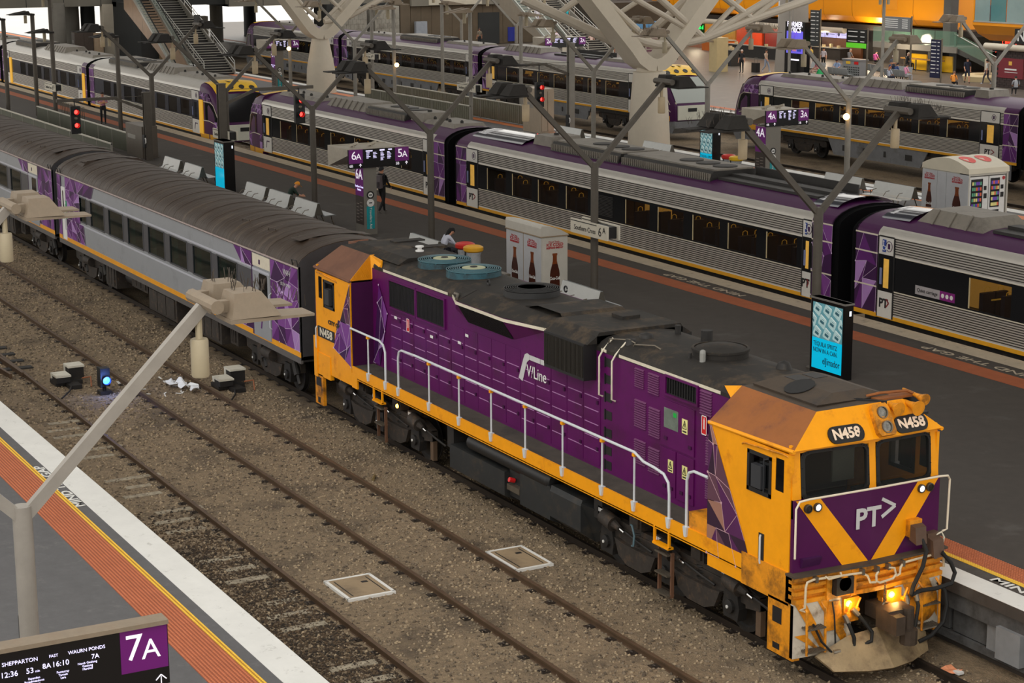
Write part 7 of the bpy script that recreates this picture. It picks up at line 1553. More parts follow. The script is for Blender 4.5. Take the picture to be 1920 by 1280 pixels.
# orange pods over the shops
def pod(x0, x1, y0, y1, z0, z1, label, glass=None):
    t = T('orange_pod', label, 'building', ((x0+x1)/2, (y0+y1)/2, z0)); t['kind'] = 'structure'
    pr = [(y0, z1), (y0, z0+1.2), (y0+.12, z0+.7), (y0+.5, z0+.3), (y0+1.4, z0+.05), (y0+2.5, z0), (y1, z0), (y1, z1)]
    b = MB(); b.prism(pr, 'x', x0, x1); s = b.build('shell', podo, t, smooth=.5)
    n = int((x1-x0)/3.4)
    for k in range(1, n):
        q = MB(); x = x0+(x1-x0)*k/n; q.loft([[(x-.02, y, z-.0), (x+.02, y, z)] for y, z in [(a-.012, c-.012) for a, c in pr[:6]]], closed=False); q.build('seam', mat('pod_seam', (176,108,6), .5), s, smooth=0)
    return t, s
t, s_ = pod(-126, -86.2, 76.3, 86, 4.05, 12, 'long bright orange building volume above the shops')
b = MB(); b.box(-93.5, -91.6, 76.28, 76.3, 5.4, 7.6); b.build('access_hatch', mat('pod_hatch', (228,144,6), .4, 0, .03), s_, smooth=0)
def glazed_pod():
    t = T('glazed_orange_pod', 'orange edged glass room at the top right corner', 'building', (-72, 74, 4)); t['kind'] = 'structure'
    x0, x1, y0, y1 = -77.9, -60, 71.5, 80
    b = MB(); pr = [(y0, 5.25), (y0, 5.0), (y0+.5, 4.4), (y0+1.6, 3.9), (y1, 3.9), (y1, 5.25)]; b.prism(pr, 'x', x0, x1); b.box(x0, x0+.12, y0, y1, 5.2, 9, 0); b.box(x0, x1, y0, y1, 9, 9.2); sh_ = b.build('shell', podo, t, smooth=.4)
    b = MB(); b.box(x0+.1, x1, y0-.03, y0+.05, 5.2, 5.3); b.build('sill', railsteel, t, smooth=0)
    for k in range(4):
        q = MB(); a = x0+.15+[0, 1.55, 3.1, 6.5][k]; c = x0+.1+[1.5, 3.05, 6.4, 12][k]; q.box(a, c, y0+.02, y0+.05, 5.3, 9); q.build('glass_pane', mat('pod_glass_%d' % (k % 2), (92,150,152) if k % 2 else (150,178,178), .06, 0, .1, .6, spec=.8, alpha=.75), t, smooth=0)
    b = MB(); b.box(x0+.3, x0+1.2, y0+.8, y0+1.4, 5.3, 6.3, 0); b.box(x0+3.4, x0+7, y0+2, y0+2.2, 5.3, 7.6, 1); b.build('room_contents', [mat('room_lilac', (190,170,200), .6), mat('room_white', (210,210,204), .6)], t, smooth=0)
glazed_pod()
# steel column, stair mezzanine, shops
b = MB(); b.box(-86.3, -85.5, 76.2, 76.9, 1.1, 10); tag(b.build('column', mat('steel_column', (78,78,76), .5, .2, .08), None, 0), 'dark square steel column at the right end of the orange volume', 'column', None, 'structure')
t = T('mezzanine', 'grey mezzanine slab with glass balustrade and stairs above the walkway', 'mezzanine', (-88, 75.5, 2.6)); t['kind'] = 'structure'
b = MB(); b.box(-93.0, -83.6, 75.2, 80, 2.62, 3.05); b.build('slab', concg, t, smooth=0)
for k in range(4): b = MB(); b.box(-93+2.35*k, -90.75+2.35*k, 75.2, 75.24, 3.05, 4.15); b.build('glass_panel', mat('green_glass', (120,160,140), .08, 0, 0, alpha=.35, spec=.7), t, smooth=0)
b = MB(); b.box(-86.9, -86.2, 75.4, 76.1, 1.1, 2.62); b.build('support', mat('support_dark', (62,64,62), .5), t, smooth=0)
b = MB(); b.hexa([(-84, 75.3, 2.7), (-78, 75.3, 1.1), (-78, 77, 1.1), (-84, 77, 2.7), (-84, 75.3, 3.05), (-78, 75.3, 1.4), (-78, 77, 1.4), (-84, 77, 3.05)]); b.build('flight', MATS['support_dark'], t, smooth=0)
b = MB(); b.tube([(-84, 75.3, 4.0), (-78.4, 75.3, 2.2)], .04, 6); b.build('stair_rail', railsteel, t)
b = MB(); b.hexa([(-84, 75.32, 3.1), (-80, 75.32, 1.9), (-80, 75.3, 1.9), (-84, 75.3, 3.1), (-84, 75.32, 4.1), (-80, 75.32, 2.9), (-80, 75.3, 2.9), (-84, 75.3, 4.1)]); b.build('glass_panel', MATS['green_glass'], t, smooth=0)
wood = mat('shop_wood', (150,108,52), .5, 0, .2, 2, stretch=(1, 1, .2)); darkshop = mat('shop_dark', (40,32,26), .7, 0, .2, 2)
b = MB(); b.box(-126, -84, 79.5, 80, 1.1, 4.1, 0); b.box(-126, -84, 77, 80, 3.7, 4.1, 0); sw = struct('wall_shops', b, darkshop, 0)
for (a, c, m) in ((-122, -117, (176,120,50)), (-116.8, -113, (196,62,24)), (-112.6, -110.2, (120,30,24)), (-108.6, -106.2, (160,122,56)), (-106, -105, (18,18,18)), (-104.6, -99.5, (96,58,34)), (-98, -94, (70,62,56))):
    q = MB(); q.box(a, c, 79.3, 79.5, 1.1, 3.6); q.build('shop_panel', mat('shop_%d' % int(-a*10), m, .5, 0, .15, 1.5, emit=.25 if m[0] > 80 else 0), sw, smooth=0)
b = MB()
for (a, c) in ((-125, -113), (-112, -99)): b.cyl((a, 77.2, 3.55), (c, 77.2, 3.55), .28, 14)
struct('trim_shop_pipe', b, concw)
lampd = mat('downlight', (255,226,170), .5, 0, 0, emit=6)
b = MB()
for k in range(13): b.lathe([(0, 0), (.12, 0), (.12, .04), (0, .04)], (-123+2.6*k, 78.2, 3.62), 10)
tag(b.build('downlight', lampd, None), 'round downlights under the orange volume', 'lamp', None, 'stuff')
green = mat('neon_green', (40,230,90), .4, 0, 0, emit=2.2)
t = T('shop_sign', 'green lit juice shop sign with a round logo on a wooden wall', 'sign', (-107.4, 79.2, 2.4))
b = MB(); b.box(-108.4, -106.4, 79.1, 79.3, 1.2, 3.5); b.build('board', wood, t, smooth=0); text('Lush', (-107.3, 79.05, 3.1), .62, green, t, bold=.012); text('esso', (-107.3, 79.05, 2.62), .56, green, t, bold=.012)
b = MB(); b.lathe([(.42, 0), (.42, .05), (.33, .05), (.33, 0)], (-107.9, 79.05, 1.85), 20, ax=(0,-1,0)); lg = b.build('round_logo', mat('logo_amber', (240,170,40), .4, 0, 0, emit=.9), t)
b = MB(); b.lathe([(0, 0), (.3, 0), (.25, .04), (0, .06)], (-107.9, 79.02, 1.78), 16, ax=(0,-1,0)); b.build('fruit_red', mat('fruit_red', (220,70,40), .4, 0, 0, emit=.5), lg); b = MB(); b.lathe([(0, 0), (.2, 0), (.1, .16), (0, .18)], (-107.9, 79.0, 2.15), 10, ax=(0,-.4,1)); b.build('fruit_leaf', green, lg)
t = T('shop_sign', 'small green lit sign reading Cup beside the orange shop', 'sign', (-122.4, 79.2, 2.6)); text('Nut d', (-122.3, 79.1, 2.75), .5, green, t, bold=.012); text('Cup', (-122.1, 79.1, 2.2), .5, green, t, bold=.012); b = MB(); b.box(-122.9, -121.7, 79.15, 79.25, 1.9, 3.1); b.build('board', mat('dark_green_board', (16,60,30), .5), t, smooth=0)
t = T('shop_sign', 'yellow and green lit sign over the counter left of the big column', 'sign', (-117.8, 79.2, 2.9)); b = MB(); b.box(-119, -116.8, 79.1, 79.25, 2.8, 3.4); b.build('board', mat('lime_sign', (190,210,60), .4, 0, .3, 2, emit=1.2), t, smooth=0); text('fresh', (-117.9, 79.05, 2.55), .4, green, t)
t = T('menu_board', 'row of lilac lit menu boards above the far counter', 'menu board', (-102.2, 78.9, 3))
for k in range(4):
    b = MB(); b.box(-105.2+1.5*k, -103.8+1.5*k, 78.9, 78.95, 2.75, 3.35); p = b.build('screen', mat('menu_lilac', (160,160,214), .4, 0, .15, 3, emit=.8), t, smooth=0)
    b = MB(); b.lathe([(0,0), (.17,0), (.17,.01), (0,.01)], (-104.9+1.5*k, 78.89, 3.05), 10, ax=(0,-1,0)); b.box(-104.6+1.5*k, -103.95+1.5*k, 78.88, 78.9, 3.0, 3.04); b.box(-104.6+1.5*k, -104.1+1.5*k, 78.88, 78.9, 3.12, 3.16); b.build('menu_print', mat('menu_dark', (60,60,110), .5), p, smooth=0)
t = T('shop_sign', 'vertical white and blue sign with the letter B by the counter', 'sign', (-105.5, 78.6, 2)); b = MB(); b.box(-105.9, -105.0, 78.6, 78.7, 1.3, 2.7); p = b.build('board', mat('b_board', (200,214,236), .4, 0, .2, 3, emit=.6), t, smooth=0); text('B', (-105.4, 78.58, 2.5), .36, mat('b_blue', (30,50,110), .5), p)
def counter(x0, x1, y0, y1, h, m, label):
    t = T('shop_counter', label, 'counter', ((x0+x1)/2, y0, 1.1)); b = MB(); b.box(x0, x1, y0, y1, 1.1, 1.05+h); b.build('front', m, t, smooth=0); b = MB(); b.box(x0-.05, x1+.05, y0-.06, y1, 1.05+h, 1.1+h); b.build('worktop', concg, t, smooth=0)
    b = MB()
    for k in range(5): x = x0+(x1-x0)*(k+.5)/5; b.box(x-.12, x+.1, y0+.1, y0+.3, 1.1+h, 1.3+h+.1*(k % 2))
    tag(b.build('counter_goods', [mat('goods', (190,170,130), .5, 0, .4, 6)], t, smooth=0), kind='stuff')
counter(-117, -113.5, 75.8, 77, 1.0, mat('counter_orange', (176,92,34), .5, 0, .1), 'orange fronted counter with the person in a black vest'); counter(-121.8, -117.5, 77.5, 78.4, 1.0, mat('counter_brick', (140,96,76), .6, 0, .2, 3), 'brown counter under the green sign'); counter(-104.8, -100, 77.6, 78.6, .95, darkshop, 'dark counter under the lilac menu boards'); counter(-110, -99.5, 73.6, 74.1, 1.0, mat('ledge_dark', (30,28,26), .5), 'long dark eating ledge with stools')
counter(-100.6, -99.2, 66.5, 67.3, 1.25, mat('desk_black', (34,34,34), .5), 'black information desk behind the yellow nosed train')
# information totems and boards on the concourse
t = T('lyrics_screen', 'tall black concourse screen with a lyrics advertisement', 'screen', (-88.4, 64.2, 1.1)); b = MB(); b.box(-89.0, -86.7, 64.0, 64.5, 1.1, 5.0); h_ = b.build('housing', mat('screen_housing', (12,12,14), .25), t, smooth=0)
b = MB(); b.box(-88.8, -86.9, 63.98, 64.0, 2.8, 4.35); up_ = b.build('picture', mat('lyric_violet', (96,70,190), .3, 0, .6, 1.6, c2=(60,130,210), c2amt=.5, c2scale=1.2, emit=.9), h_, smooth=0)
for k in range(3): b = MB(); b.lathe([(0, 0), (.2, .0), (.2, .01), (0, .01)], (-88.4+.55*k, 63.97, 3.7-.15*k), 12, ax=(0,-1,0)); b.box(-88.6+.55*k, -88.15+.55*k, 63.955, 63.97, 2.95, 3.5-.15*k); b.build('figure_print', mat('figure_%d' % k, ((40,26,60), (180,110,150), (40,60,150))[k], .4, 0, 0, emit=.5), up_, smooth=0)
text('FORMER\nLYRICS', (-87.85, 63.97, 4.62), .5, mat('lyric_white', (230,226,240), .4, 0, 0, emit=1), h_, sx=.95, bold=.01, lh=.8); b = MB(); b.box(-88.4, -87.3, 63.97, 64.0, 2.3, 2.4); b.build('caption_print', MATS['lyric_white'], h_, smooth=0)
def infoboard(x, y, w, z0, z1, m, label, rows=3, foot=None):
    t = T('wayfinding_board', label, 'sign', (x, y, 1.1)); b = MB(); b.box(x-w/2, x+w/2, y-.05, y+.05, z0, z1); p = b.build('board', m, t, smooth=0)
    b = MB()
    for k in range(rows): zz = z1-.15-(z1-z0-.3)*k/rows; b.box(x-w*.42, x+w*.05, y-.06, y-.05, zz-.06, zz); b.box(x+w*.2, x+w*.4, y-.06, y-.05, zz-.06, zz)
    tag(b.build('line_print', white, p, smooth=0), kind='stuff')
    if foot: b = MB(); b.box(x-w/2, x+w/2, y-.055, y-.05, z0, z0+(z1-z0)*.26); b.build('colour_band', foot, p, smooth=0)
    b = MB(); b.cyl((x+w/2+.08, y, 1.1), (x+w/2+.08, y, z1+.1), .06, 8); b.build('post', steel, t)
infoboard(-83.9, 66.4, 2.2, 3.3, 4.6, mat('board_black', (22,24,24), .4), 'black wayfinding board with a green strip', 3, mat('board_green', (90,190,40), .4, 0, 0, emit=.4)); infoboard(-91.3, 68.4, 1.1, 3.0, 5.6, mat('board_slate', (50,54,56), .4), 'tall narrow dark directory board on a post', 8); infoboard(-84.6, 70.5, 3.0, 4.3, 5.3, mat('board_grey', (120,122,124), .4), 'grey directory board behind the two headed light post', 5)
infoboard(-79.2, 69.5, 1.0, 1.4, 4.0, mat('board_navy', (30,34,60), .35, 0, .2, 3, emit=.1), 'slim navy information totem beside the seats', 9)
t = T('barrier_panel', 'yellow barrier panel behind the wooden rail', 'barrier', (-86.5, 75, 1.1))
for a, c in ((-89.3, -87.6), (-87.5, -84.8)): b = MB(); b.box(a, c, 75.9, 76.0, 1.15, 2.3); b.build('yellow_panel', mat('barrier_yellow', (244,190,10), .4, 0, .03), t, smooth=0)
b = MB(); b.box(-89.5, -84.9, 75.0, 75.3, 1.95, 2.05); b.build('timber_rail', wood, t, smooth=0)
for k in range(4): b = MB(); b.cyl((-89.2+1.3*k, 75.15, 1.1), (-89.2+1.3*k, 75.15, 1.95), .05, 8); b.build('post', steel, t)
t = T('brick_kiosk', 'dark brick kiosk with a maroon poster at the right edge', 'kiosk', (-70.5, 71.5, 1.1)); t['kind'] = 'structure'
brk = mat('dark_brick', (58,46,44), .7, 0, .2, 3); brr = mat('red_brick', (108,50,48), .7, 0, .15, 3)
b = MB(); b.box(-74.2, -62, 70.4, 74, 1.1, 3.5); core = b.build('core', mat('mortar', (40,34,34), .9), t, smooth=0)
for j in range(15):
    for i in range(12):
        a = -74.2+.44*i+(.22 if j % 2 else 0); q = MB(); q.box(a+.012, a+.428, 70.37, 70.42, 1.12+.158*j, 1.265+.158*j); q.build('brick', brr if 4 <= j < 9 else brk, core, smooth=0)
b = MB(); b.box(-73.9, -71.6, 70.33, 70.37, 1.75, 3.05); p = b.build('maroon_poster', mat('maroon', (122,40,50), .45, 0, .05), t, smooth=0)
b = MB(); b.box(-72.95, -72.65, 70.32, 70.33, 2.6, 2.85); b.build('gold_mark', mat('gold_mark', (230,180,80), .4), p, smooth=0); b = MB(); b.box(-73.3, -72.2, 70.32, 70.33, 2.28, 2.38); b.box(-73.3, -72.1, 70.32, 70.33, 2.12, 2.16); b.build('caption_print', white, p, smooth=0)
b = MB(); b.cyl((-75.2, 70.3, 3.75), (-60, 70.3, 3.75), .22, 14); b.build('white_tube', concw, t)
b = MB(); b.box(-72.4, -66, 70.2, 70.4, 4.05, 5.0); p = b.build('black_fascia', ink, t, smooth=0); text('NEX', (-71.2, 70.18, 4.52), .95, white, p, bold=.02, align='CENTER')
t = T('neon_sign', 'red neon handwriting sign above the stairs', 'neon sign', (-77, 73.8, 3.6)); nr = mat('neon_red', (255,60,40), .4, 0, 0, emit=3.5); text('six finger', (-77, 73.8, 3.85), .52, nr, t, (.97,0,.22), shear=.2); text('johnny rock', (-77, 73.8, 3.42), .5, nr, t, (.97,0,.22), shear=.2); b = MB(); b.box(-78.4, -75.4, 73.85, 73.9, 3.1, 4.3); b.build('backing', ink, t, smooth=0)
t = T('lounge_seat', 'curved cream bench by the walkway with a white post', 'bench', (-78.5, 73.6, 1.1)); b = MB(); b.lathe([(1.6, 0), (1.7, .35), (1.6, .45), (.9, .45), (.8, .3), (.8, 0)], (-78.3, 73.4, 1.1), 28); b.build('seat', mat('cream_seat', (226,206,160), .5, 0, .05), t); b = MB(); b.cyl((-78.3, 73.4, 1.1), (-78.3, 73.4, 2.6), .22, 12); b.build('post', concw, t)
b = MB(); b.box(-90.0, -88.5, 64.9, 66.0, 1.1, 10); b2 = MB(); b2.hexa([(-91.2, 64.7, 1.1), (-89.0, 64.7, 1.1), (-89.0, 66.2, 1.1), (-91.2, 66.2, 1.1), (-90.6, 64.9, 9.5), (-89.2, 64.9, 9.5), (-89.2, 66.0, 9.5), (-90.6, 66.0, 9.5)]); tag(b2.build('column', mat('column_grey_conc', (150,144,136), .6, 0, .08, .8), None, 0), 'thick tapering grey concourse column left of the lyrics screen', 'column', None, 'structure')
b = MB(); b.box(-95.9, -94.9, 62.2, 63.2, 1.1, 3.6); tag(b.build('column', mat('column_tan', (190,170,126), .5, 0, .06), None, 0), 'tan square pillar with a horizontal boom arm', 'column', None, 'structure')
b = MB(); b.beam((-95.4, 62.7, 3.3), (-95.4, 54.5, 3.75), .12, .14); b.beam((-95.4, 62.7, 3.75), (-95.4, 55, 3.85), .05, .05); one('boom_arm', b, lampbeige, 'long beige boom arm reaching from the tan pillar', 'boom', smooth=0)
t = T('coach_sign', 'wide maroon sign reading Coach above the white tubes', 'sign', (-128, 72, 6)); b = MB(); b.box(-128.2, -128.0, 69, 79, 5.2, 6.6); p = b.build('board', mat('sign_maroon', (84,28,64), .4, 0, .05, emit=.05), t, smooth=0); text('Coach Terminal', (-127.98, 76.4, 5.75), .62, white, p, (0,1,0))
b = MB(); b.box(-128.1, -128.05, 69, 69.2, 1.1, 5.2); b.build('post', steel, t, smooth=0)
t = T('hanging_banner', 'white and red hanging banner right of the broad white column', 'banner', (-100, 73, 4)); b = MB(); b.box(-101.6, -99.4, 72.6, 72.7, 3.3, 7.8); p = b.build('cloth', mat('banner_white', (206,208,212), .7, 0, .04), t, smooth=0); b = MB(); b.prism([(-101.5, 4.6), (-100.6, 5.0), (-99.6, 5.0), (-100.2, 4.4), (-101.3, 4.3)], 'y', 72.58, 72.6); b.build('red_mark', red, p, smooth=0); text('airline', (-100.5, 72.58, 3.75), .4, MATS['board_grey'], p)
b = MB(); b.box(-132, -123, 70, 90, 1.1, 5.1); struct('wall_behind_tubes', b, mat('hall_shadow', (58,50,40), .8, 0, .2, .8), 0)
t = T('directory_board', 'double sided directory boards at the foot of the busy stairs', 'sign', (-114, 66.6, 1.1))
for k in range(2):
    b = MB(); y = 66.6+1.5*k; b.box(-114.1, -114, y, y+1.2, 1.1, 3.9); p = b.build('board', mat('directory_pale', (150,140,134), .5, 0, .1), t, smooth=0); b = MB(); b.box(-114, -113.99, y, y+1.2, 3.3, 3.9); b.build('blue_band', mat('sky_print', (80,140,190), .5), p, smooth=0); b = MB()
    for j in range(7): b.box(-114, -113.98, y+.1, y+1.1, 1.4+.24*j, 1.5+.24*j)
    tag(b.build('line_print', MATS['sign_maroon'], p, smooth=0), kind='stuff')
# concourse seats
def seatrow(x, y, n, rz, label):
    t = T('seat_row', label, 'seating', (0,0,0), 'perforated steel concourse seats'); b = MB(); L = n*.56; b.box(-L/2, L/2, -.04, .04, .34, .4); b.build('beam', steel, t, smooth=0)
    for k in range(n):
        xx = -L/2+.56*(k+.5); b = MB(); b.prism([(-.24, .42), (.2, .40), (.24, .45), (.34, .86), (.30, .87), (.18, .46), (-.24, .46)], 'x', xx-.25, xx+.25); b.build('seat', benchm, t, smooth=.5)
    for xx in (-L/2+.2, L/2-.2): b = MB(); b.tube([(xx, .3, 0), (xx, 0, .36), (xx, -.3, 0)], .025, 6); b.build('leg', steel, t)
    t.location = (x, y, 1.1); t.rotation_euler = (0, 0, rz); return t
for x, y, n, rz, lab in ((-80.9, 67.6, 4, pi, 'steel seat row at the right end, backs towards the trains'), (-84.2, 65.3, 4, pi, 'steel seat row left of the person with folded arms'), (-86.7, 66.9, 3, 0, 'steel seat row left of the perforated bin'), (-89.3, 67.0, 3, 0, 'steel seat row beside the lyrics screen'), (-82.6, 69.4, 3, 0, 'steel seat row behind the person with folded arms'), (-85.6, 69.6, 3, pi, 'steel seat row behind the perforated bin')): seatrow(x, y, n, rz, lab)
t = T('recycling_bin', 'wide grey perforated recycling bin with yellow and red labels', 'bin', (-84.5, 66.8, 1.1)); b = MB(); b.box(-85.4, -83.5, 66.4, 67.1, 1.15, 2.4); b.box(-85.45, -83.45, 66.35, 67.15, 2.4, 2.5); bn = b.build('case', mat('bin_grey', (150,152,154), .4, .3, .05), t, smooth=0)
b = MB()
for i in range(9):
    for j in range(5): b.box(-85.25+.2*i, -85.15+.2*i, 66.385, 66.4, 1.25+.16*j, 1.33+.16*j)
tag(b.build('hole', ink, bn, smooth=0), kind='stuff')
for a, m in ((-85.0, tacyel), (-84.1, red)): b = MB(); b.box(a, a+.45, 66.38, 66.4, 2.15, 2.34); b.build('label_print', m, bn, smooth=0)
# turnout at the left edge
t = T('turnout', 'dark turnout rails and bearers at the left edge', 'turnout', (-32, -7.3, -.1)); tm = mat('bearer_black', (46,44,42), .8, 0, .2, 4)
for k in range(9):
    b = MB(); x = -36+.95*k; b.box(x-.14, x+.14, -9.0, -6.1, -.2, -.09); b.build('bearer', tm, t, smooth=0)
for (ya, yb) in ((-6.72, -6.62), (-7.6, -6.95), (-8.3, -8.1)):
    b = MB(); b.beam((-42, ya-.35, -.06), (-27.3, yb, -.06), .07, .14); b.build('point_blade', railm, t, smooth=0)
# ---------------------------------------------------------------- people
import bmesh
skinm = mat('skin', (206,150,120), .55, 0, .03)
def _fin(hand, d, side):
    """finger tubes leaving the palm at hand along d"""
    mb = MB(); d = V(d).normalized(); s = d.orthogonal().normalized()
    for k, (o, l) in enumerate(((-.027, .062), (-.009, .078), (.009, .074), (.027, .058))):
        p = V(hand)+s*o; q = p+d*l*.55; r = q+d*l*.4+d.cross(s)*.018*side; mb.tube([p-d*.03, q, r], [.010, .009, .007], 5)
    p = V(hand)+s*.03-d*.03; mb.tube([p-d*.02, p+s*.03+d*.02, p+s*.034+d*.05], [.012, .010, .008], 5)
    return mb
POSES = {}
def make_pose(name, J, hair='short'):
    """J: joint name -> position; builds one continuous body with the Skin modifier"""
    order = ['pelvis','waist','chest','neck','headb','headm','headt']
    verts = []; edges = []; rad = []; idx = {}
    def add(n, r): idx[n] = len(verts); verts.append(J[n]); rad.append(r)
    for n, r in (('pelvis', (.125, .155)), ('waist', (.105, .135)), ('chest', (.115, .165)), ('neck', (.052, .052)), ('headb', (.075, .07)), ('headm', (.098, .082)), ('headt', (.07, .062))): add(n, r)
    for a, c in zip(order[:-1], order[1:]): edges.append((idx[a], idx[c]))
    bones = [('pelvis','waist',1), ('waist','chest',1), ('chest','neck',1), ('neck','headb',0), ('headb','headm',0), ('headm','headt',0)]
    for s in 'LR':
        for n, r in (('sh', .062), ('el', .044), ('wr', .032), ('ha', .034)): add(n+s, (r, r*(1 if n != 'ha' else .6)))
        edges += [(idx['chest'], idx['sh'+s]), (idx['sh'+s], idx['el'+s]), (idx['el'+s], idx['wr'+s]), (idx['wr'+s], idx['ha'+s])]
        bones += [('chest','sh'+s,1), ('sh'+s,'el'+s,1), ('el'+s,'wr'+s,4), ('wr'+s,'ha'+s,0)]
        for n, r in (('hi', .092), ('kn', .062), ('an', .042), ('to', .036)): add(n+s, (r, r))
        edges += [(idx['pelvis'], idx['hi'+s]), (idx['hi'+s], idx['kn'+s]), (idx['kn'+s], idx['an'+s]), (idx['an'+s], idx['to'+s])]
        bones += [('pelvis','hi'+s,2), ('hi'+s,'kn'+s,2), ('kn'+s,'an'+s,5), ('an'+s,'to'+s,3)]
    me = bpy.data.meshes.new('pose'); me.from_pydata(verts, edges, []); o = bpy.data.objects.new('pose', me); COL.objects.link(o)
    sk = o.modifiers.new('skin', 'SKIN'); sk.use_smooth_shade = True; sk.branch_smoothing = .3; o.modifiers.new('sub', 'SUBSURF').levels = 1
    if not me.skin_vertices: me.skin_vertices.new()
    for v, r in zip(me.skin_vertices[0].data, rad): v.radius = r
    me.skin_vertices[0].data[0].use_root = True
    POSES[name] = (o, J, bones)
def mirror(**k):
    J = {'pelvis': (0,0,.95), 'waist': (0,0,1.12), 'chest': (.0,0,1.34), 'neck': (0,0,1.49), 'headb': (.015,0,1.54), 'headm': (.02,0,1.63), 'headt': (.015,0,1.72)}
    for s, g in (('L', 1), ('R', -1)):
        J.update({'sh'+s: (0,g*.185,1.42), 'el'+s: (-.02,g*.235,1.14), 'wr'+s: (.04,g*.25,.90), 'ha'+s: (.06,g*.25,.82), 'hi'+s: (0,g*.095,.90), 'kn'+s: (.02,g*.10,.49), 'an'+s: (-.01,g*.10,.09), 'to'+s: (.15,g*.115,.045)})
    J.update(k); return J
make_pose('stand', mirror())
make_pose('walk', mirror(knL=(.20,.09,.52), anL=(.26,.09,.10), toL=(.42,.1,.08), knR=(-.02,-.09,.50), anR=(-.30,-.09,.16), toR=(-.18,-.1,.05), elL=(-.12,.23,1.16), wrL=(-.10,.24,.92), haL=(-.08,.24,.84), elR=(.08,-.23,1.15), wrR=(.24,-.22,.98), haR=(.30,-.21,.92)))
make_pose('fold', mirror(elL=(.02,.24,1.16), wrL=(.20,.02,1.20), haL=(.21,-.07,1.22), elR=(.02,-.24,1.16), wrR=(.22,-.02,1.15), haR=(.24,.07,1.16)))
make_pose('phone', mirror(elL=(.0,.23,1.15), wrL=(.22,.12,1.22), haL=(.28,.08,1.28), elR=(.0,-.23,1.15), wrR=(.22,-.10,1.18), haR=(.28,-.06,1.22), headm=(.05,0,1.62), headt=(.06,0,1.71)))
zs = -.48
def sitz(**k):
    J = mirror(); 
    for n in list(J):
        if n[:2] not in ('kn', 'an', 'to', 'hi'): J[n] = (J[n][0], J[n][1], J[n][2]-.43)
    for s, g in (('L', 1), ('R', -1)): J.update({'hi'+s: (.03,g*.10,.50), 'kn'+s: (.46,g*.12,.52), 'an'+s: (.50,g*.12,.09), 'to'+s: (.65,g*.13,.045), 'el'+s: (.08,g*.24,.74), 'wr'+s: (.30,g*.15,.64), 'ha'+s: (.36,g*.12,.63)})
    J.update({'chest': (.03,0,.91), 'neck': (.07,0,1.06), 'headb': (.10,0,1.11), 'headm': (.13,0,1.19), 'headt': (.13,0,1.28)}); J.update(k); return J
make_pose('sit', sitz())
make_pose('lean', sitz(chest=(.14,0,.88), neck=(.24,0,1.0), headb=(.29,0,1.04), headm=(.35,0,1.10), headt=(.38,0,1.18), shL=(.16,.185,.96), shR=(.16,-.185,.96), elL=(.32,.24,.72), elR=(.32,-.24,.72), wrL=(.50,.1,.66), wrR=(.50,-.1,.66), haL=(.57,.07,.66), haR=(.57,-.07,.66)))
bpy.context.view_layer.update(); dg = bpy.context.evaluated_depsgraph_get(); PM = {}
for n, (o, J, bones) in POSES.items():
    me = bpy.data.meshes.new_from_object(o.evaluated_get(dg)); me.name = 'body_'+n
    mb = MB()
    for s, g in (('L', 1), ('R', -1)):
        f = _fin(J['ha'+s], V(J['ha'+s])-V(J['wr'+s]), g); k = len(mb.v); mb.v += f.v; mb.f += [[i+k for i in q] for q in f.f]
    hb, hm_, ht = V(J['headb']), V(J['headm']), V(J['headt']); up = (ht-hb).normalized(); fw = V((1,0,0)); fw = (fw-up*fw.dot(up)).normalized(); sd = up.cross(fw)
    c = hm_-up*.01; nb = MB(); nb.hexa([c+fw*.085-sd*.016-up*.03, c+fw*.085+sd*.016-up*.03, c+fw*.06+sd*.012-up*.03, c+fw*.06-sd*.012-up*.03, c+fw*.10-sd*.006+up*.02-fw*.012, c+fw*.10+sd*.006+up*.02-fw*.012, c+fw*.06+sd*.006+up*.02, c+fw*.06-sd*.006+up*.02])
    for g in (-1, 1): nb.lathe([(0, -.008), (.026, -.006), (.03, .0), (.02, .01), (0, .012)], c+sd*g*.085-fw*.01, 8, ax=sd*g)
    k = len(mb.v); mb.v += nb.v; mb.f += [[i+k for i in q] for q in nb.f]
    bm = bmesh.new(); bm.from_mesh(me); nv = len(bm.verts); vs = [bm.verts.new(p) for p in mb.v]
    for q in mb.f:
        try: bm.faces.new([vs[i] for i in q])
        except ValueError: pass
    bmesh.ops.recalc_face_normals(bm, faces=bm.faces)
    segs = [(V(J[a]), V(J[b_]), m) for a, b_, m in bones]
    for f in bm.faces:
        p = f.calc_center_median(); best = (9, 0)
        if f.verts[0].index >= nv or f.verts[0].index < 0: f.material_index = 0; f.smooth = True; continue
        for a, b_, m in segs:
            t_ = max(0, min(1, (p-a).dot(b_-a)/max((b_-a).length_squared, 1e-9))); d_ = (p-(a+(b_-a)*t_)).length
            if d_ < best[0]: best = (d_, m)
        f.material_index = best[1]; f.smooth = True
    bm.to_mesh(me); bm.free()
    for k in range(6): me.materials.append(skinm)
    # hair cap and face print share the pose
    hm = MB(); rings = []
    for i in range(6):
        th = radians(8+i*17); rings.append([hm_+up*.012+up*cos(th)*.112+(fw*cos(a)*(.112 if cos(a) < .3 else .098)+sd*sin(a)*.097)*sin(th)-fw*.012-up*(.05*max(0, -cos(a))*(i/5)) for a in [2*pi*k/14 for k in range(14)]])
    keep = []
    hm.loft(rings, cap=False); hm.poly(rings[0]); hme = hm
    fm = MB()
    for g in (-1, 1): fm.lathe([(0, .0), (.012, .0), (.009, .006), (0, .008)], c+fw*.083+sd*g*.034+up*.022, 8, ax=fw)
    fm.beam(c+fw*.086-sd*.026-up*.055, c+fw*.086+sd*.026-up*.055, .012, .012)
    PM[n] = (me, hm, fm, hm_, up, fw, sd); bpy.data.objects.remove(o)
HM = {}
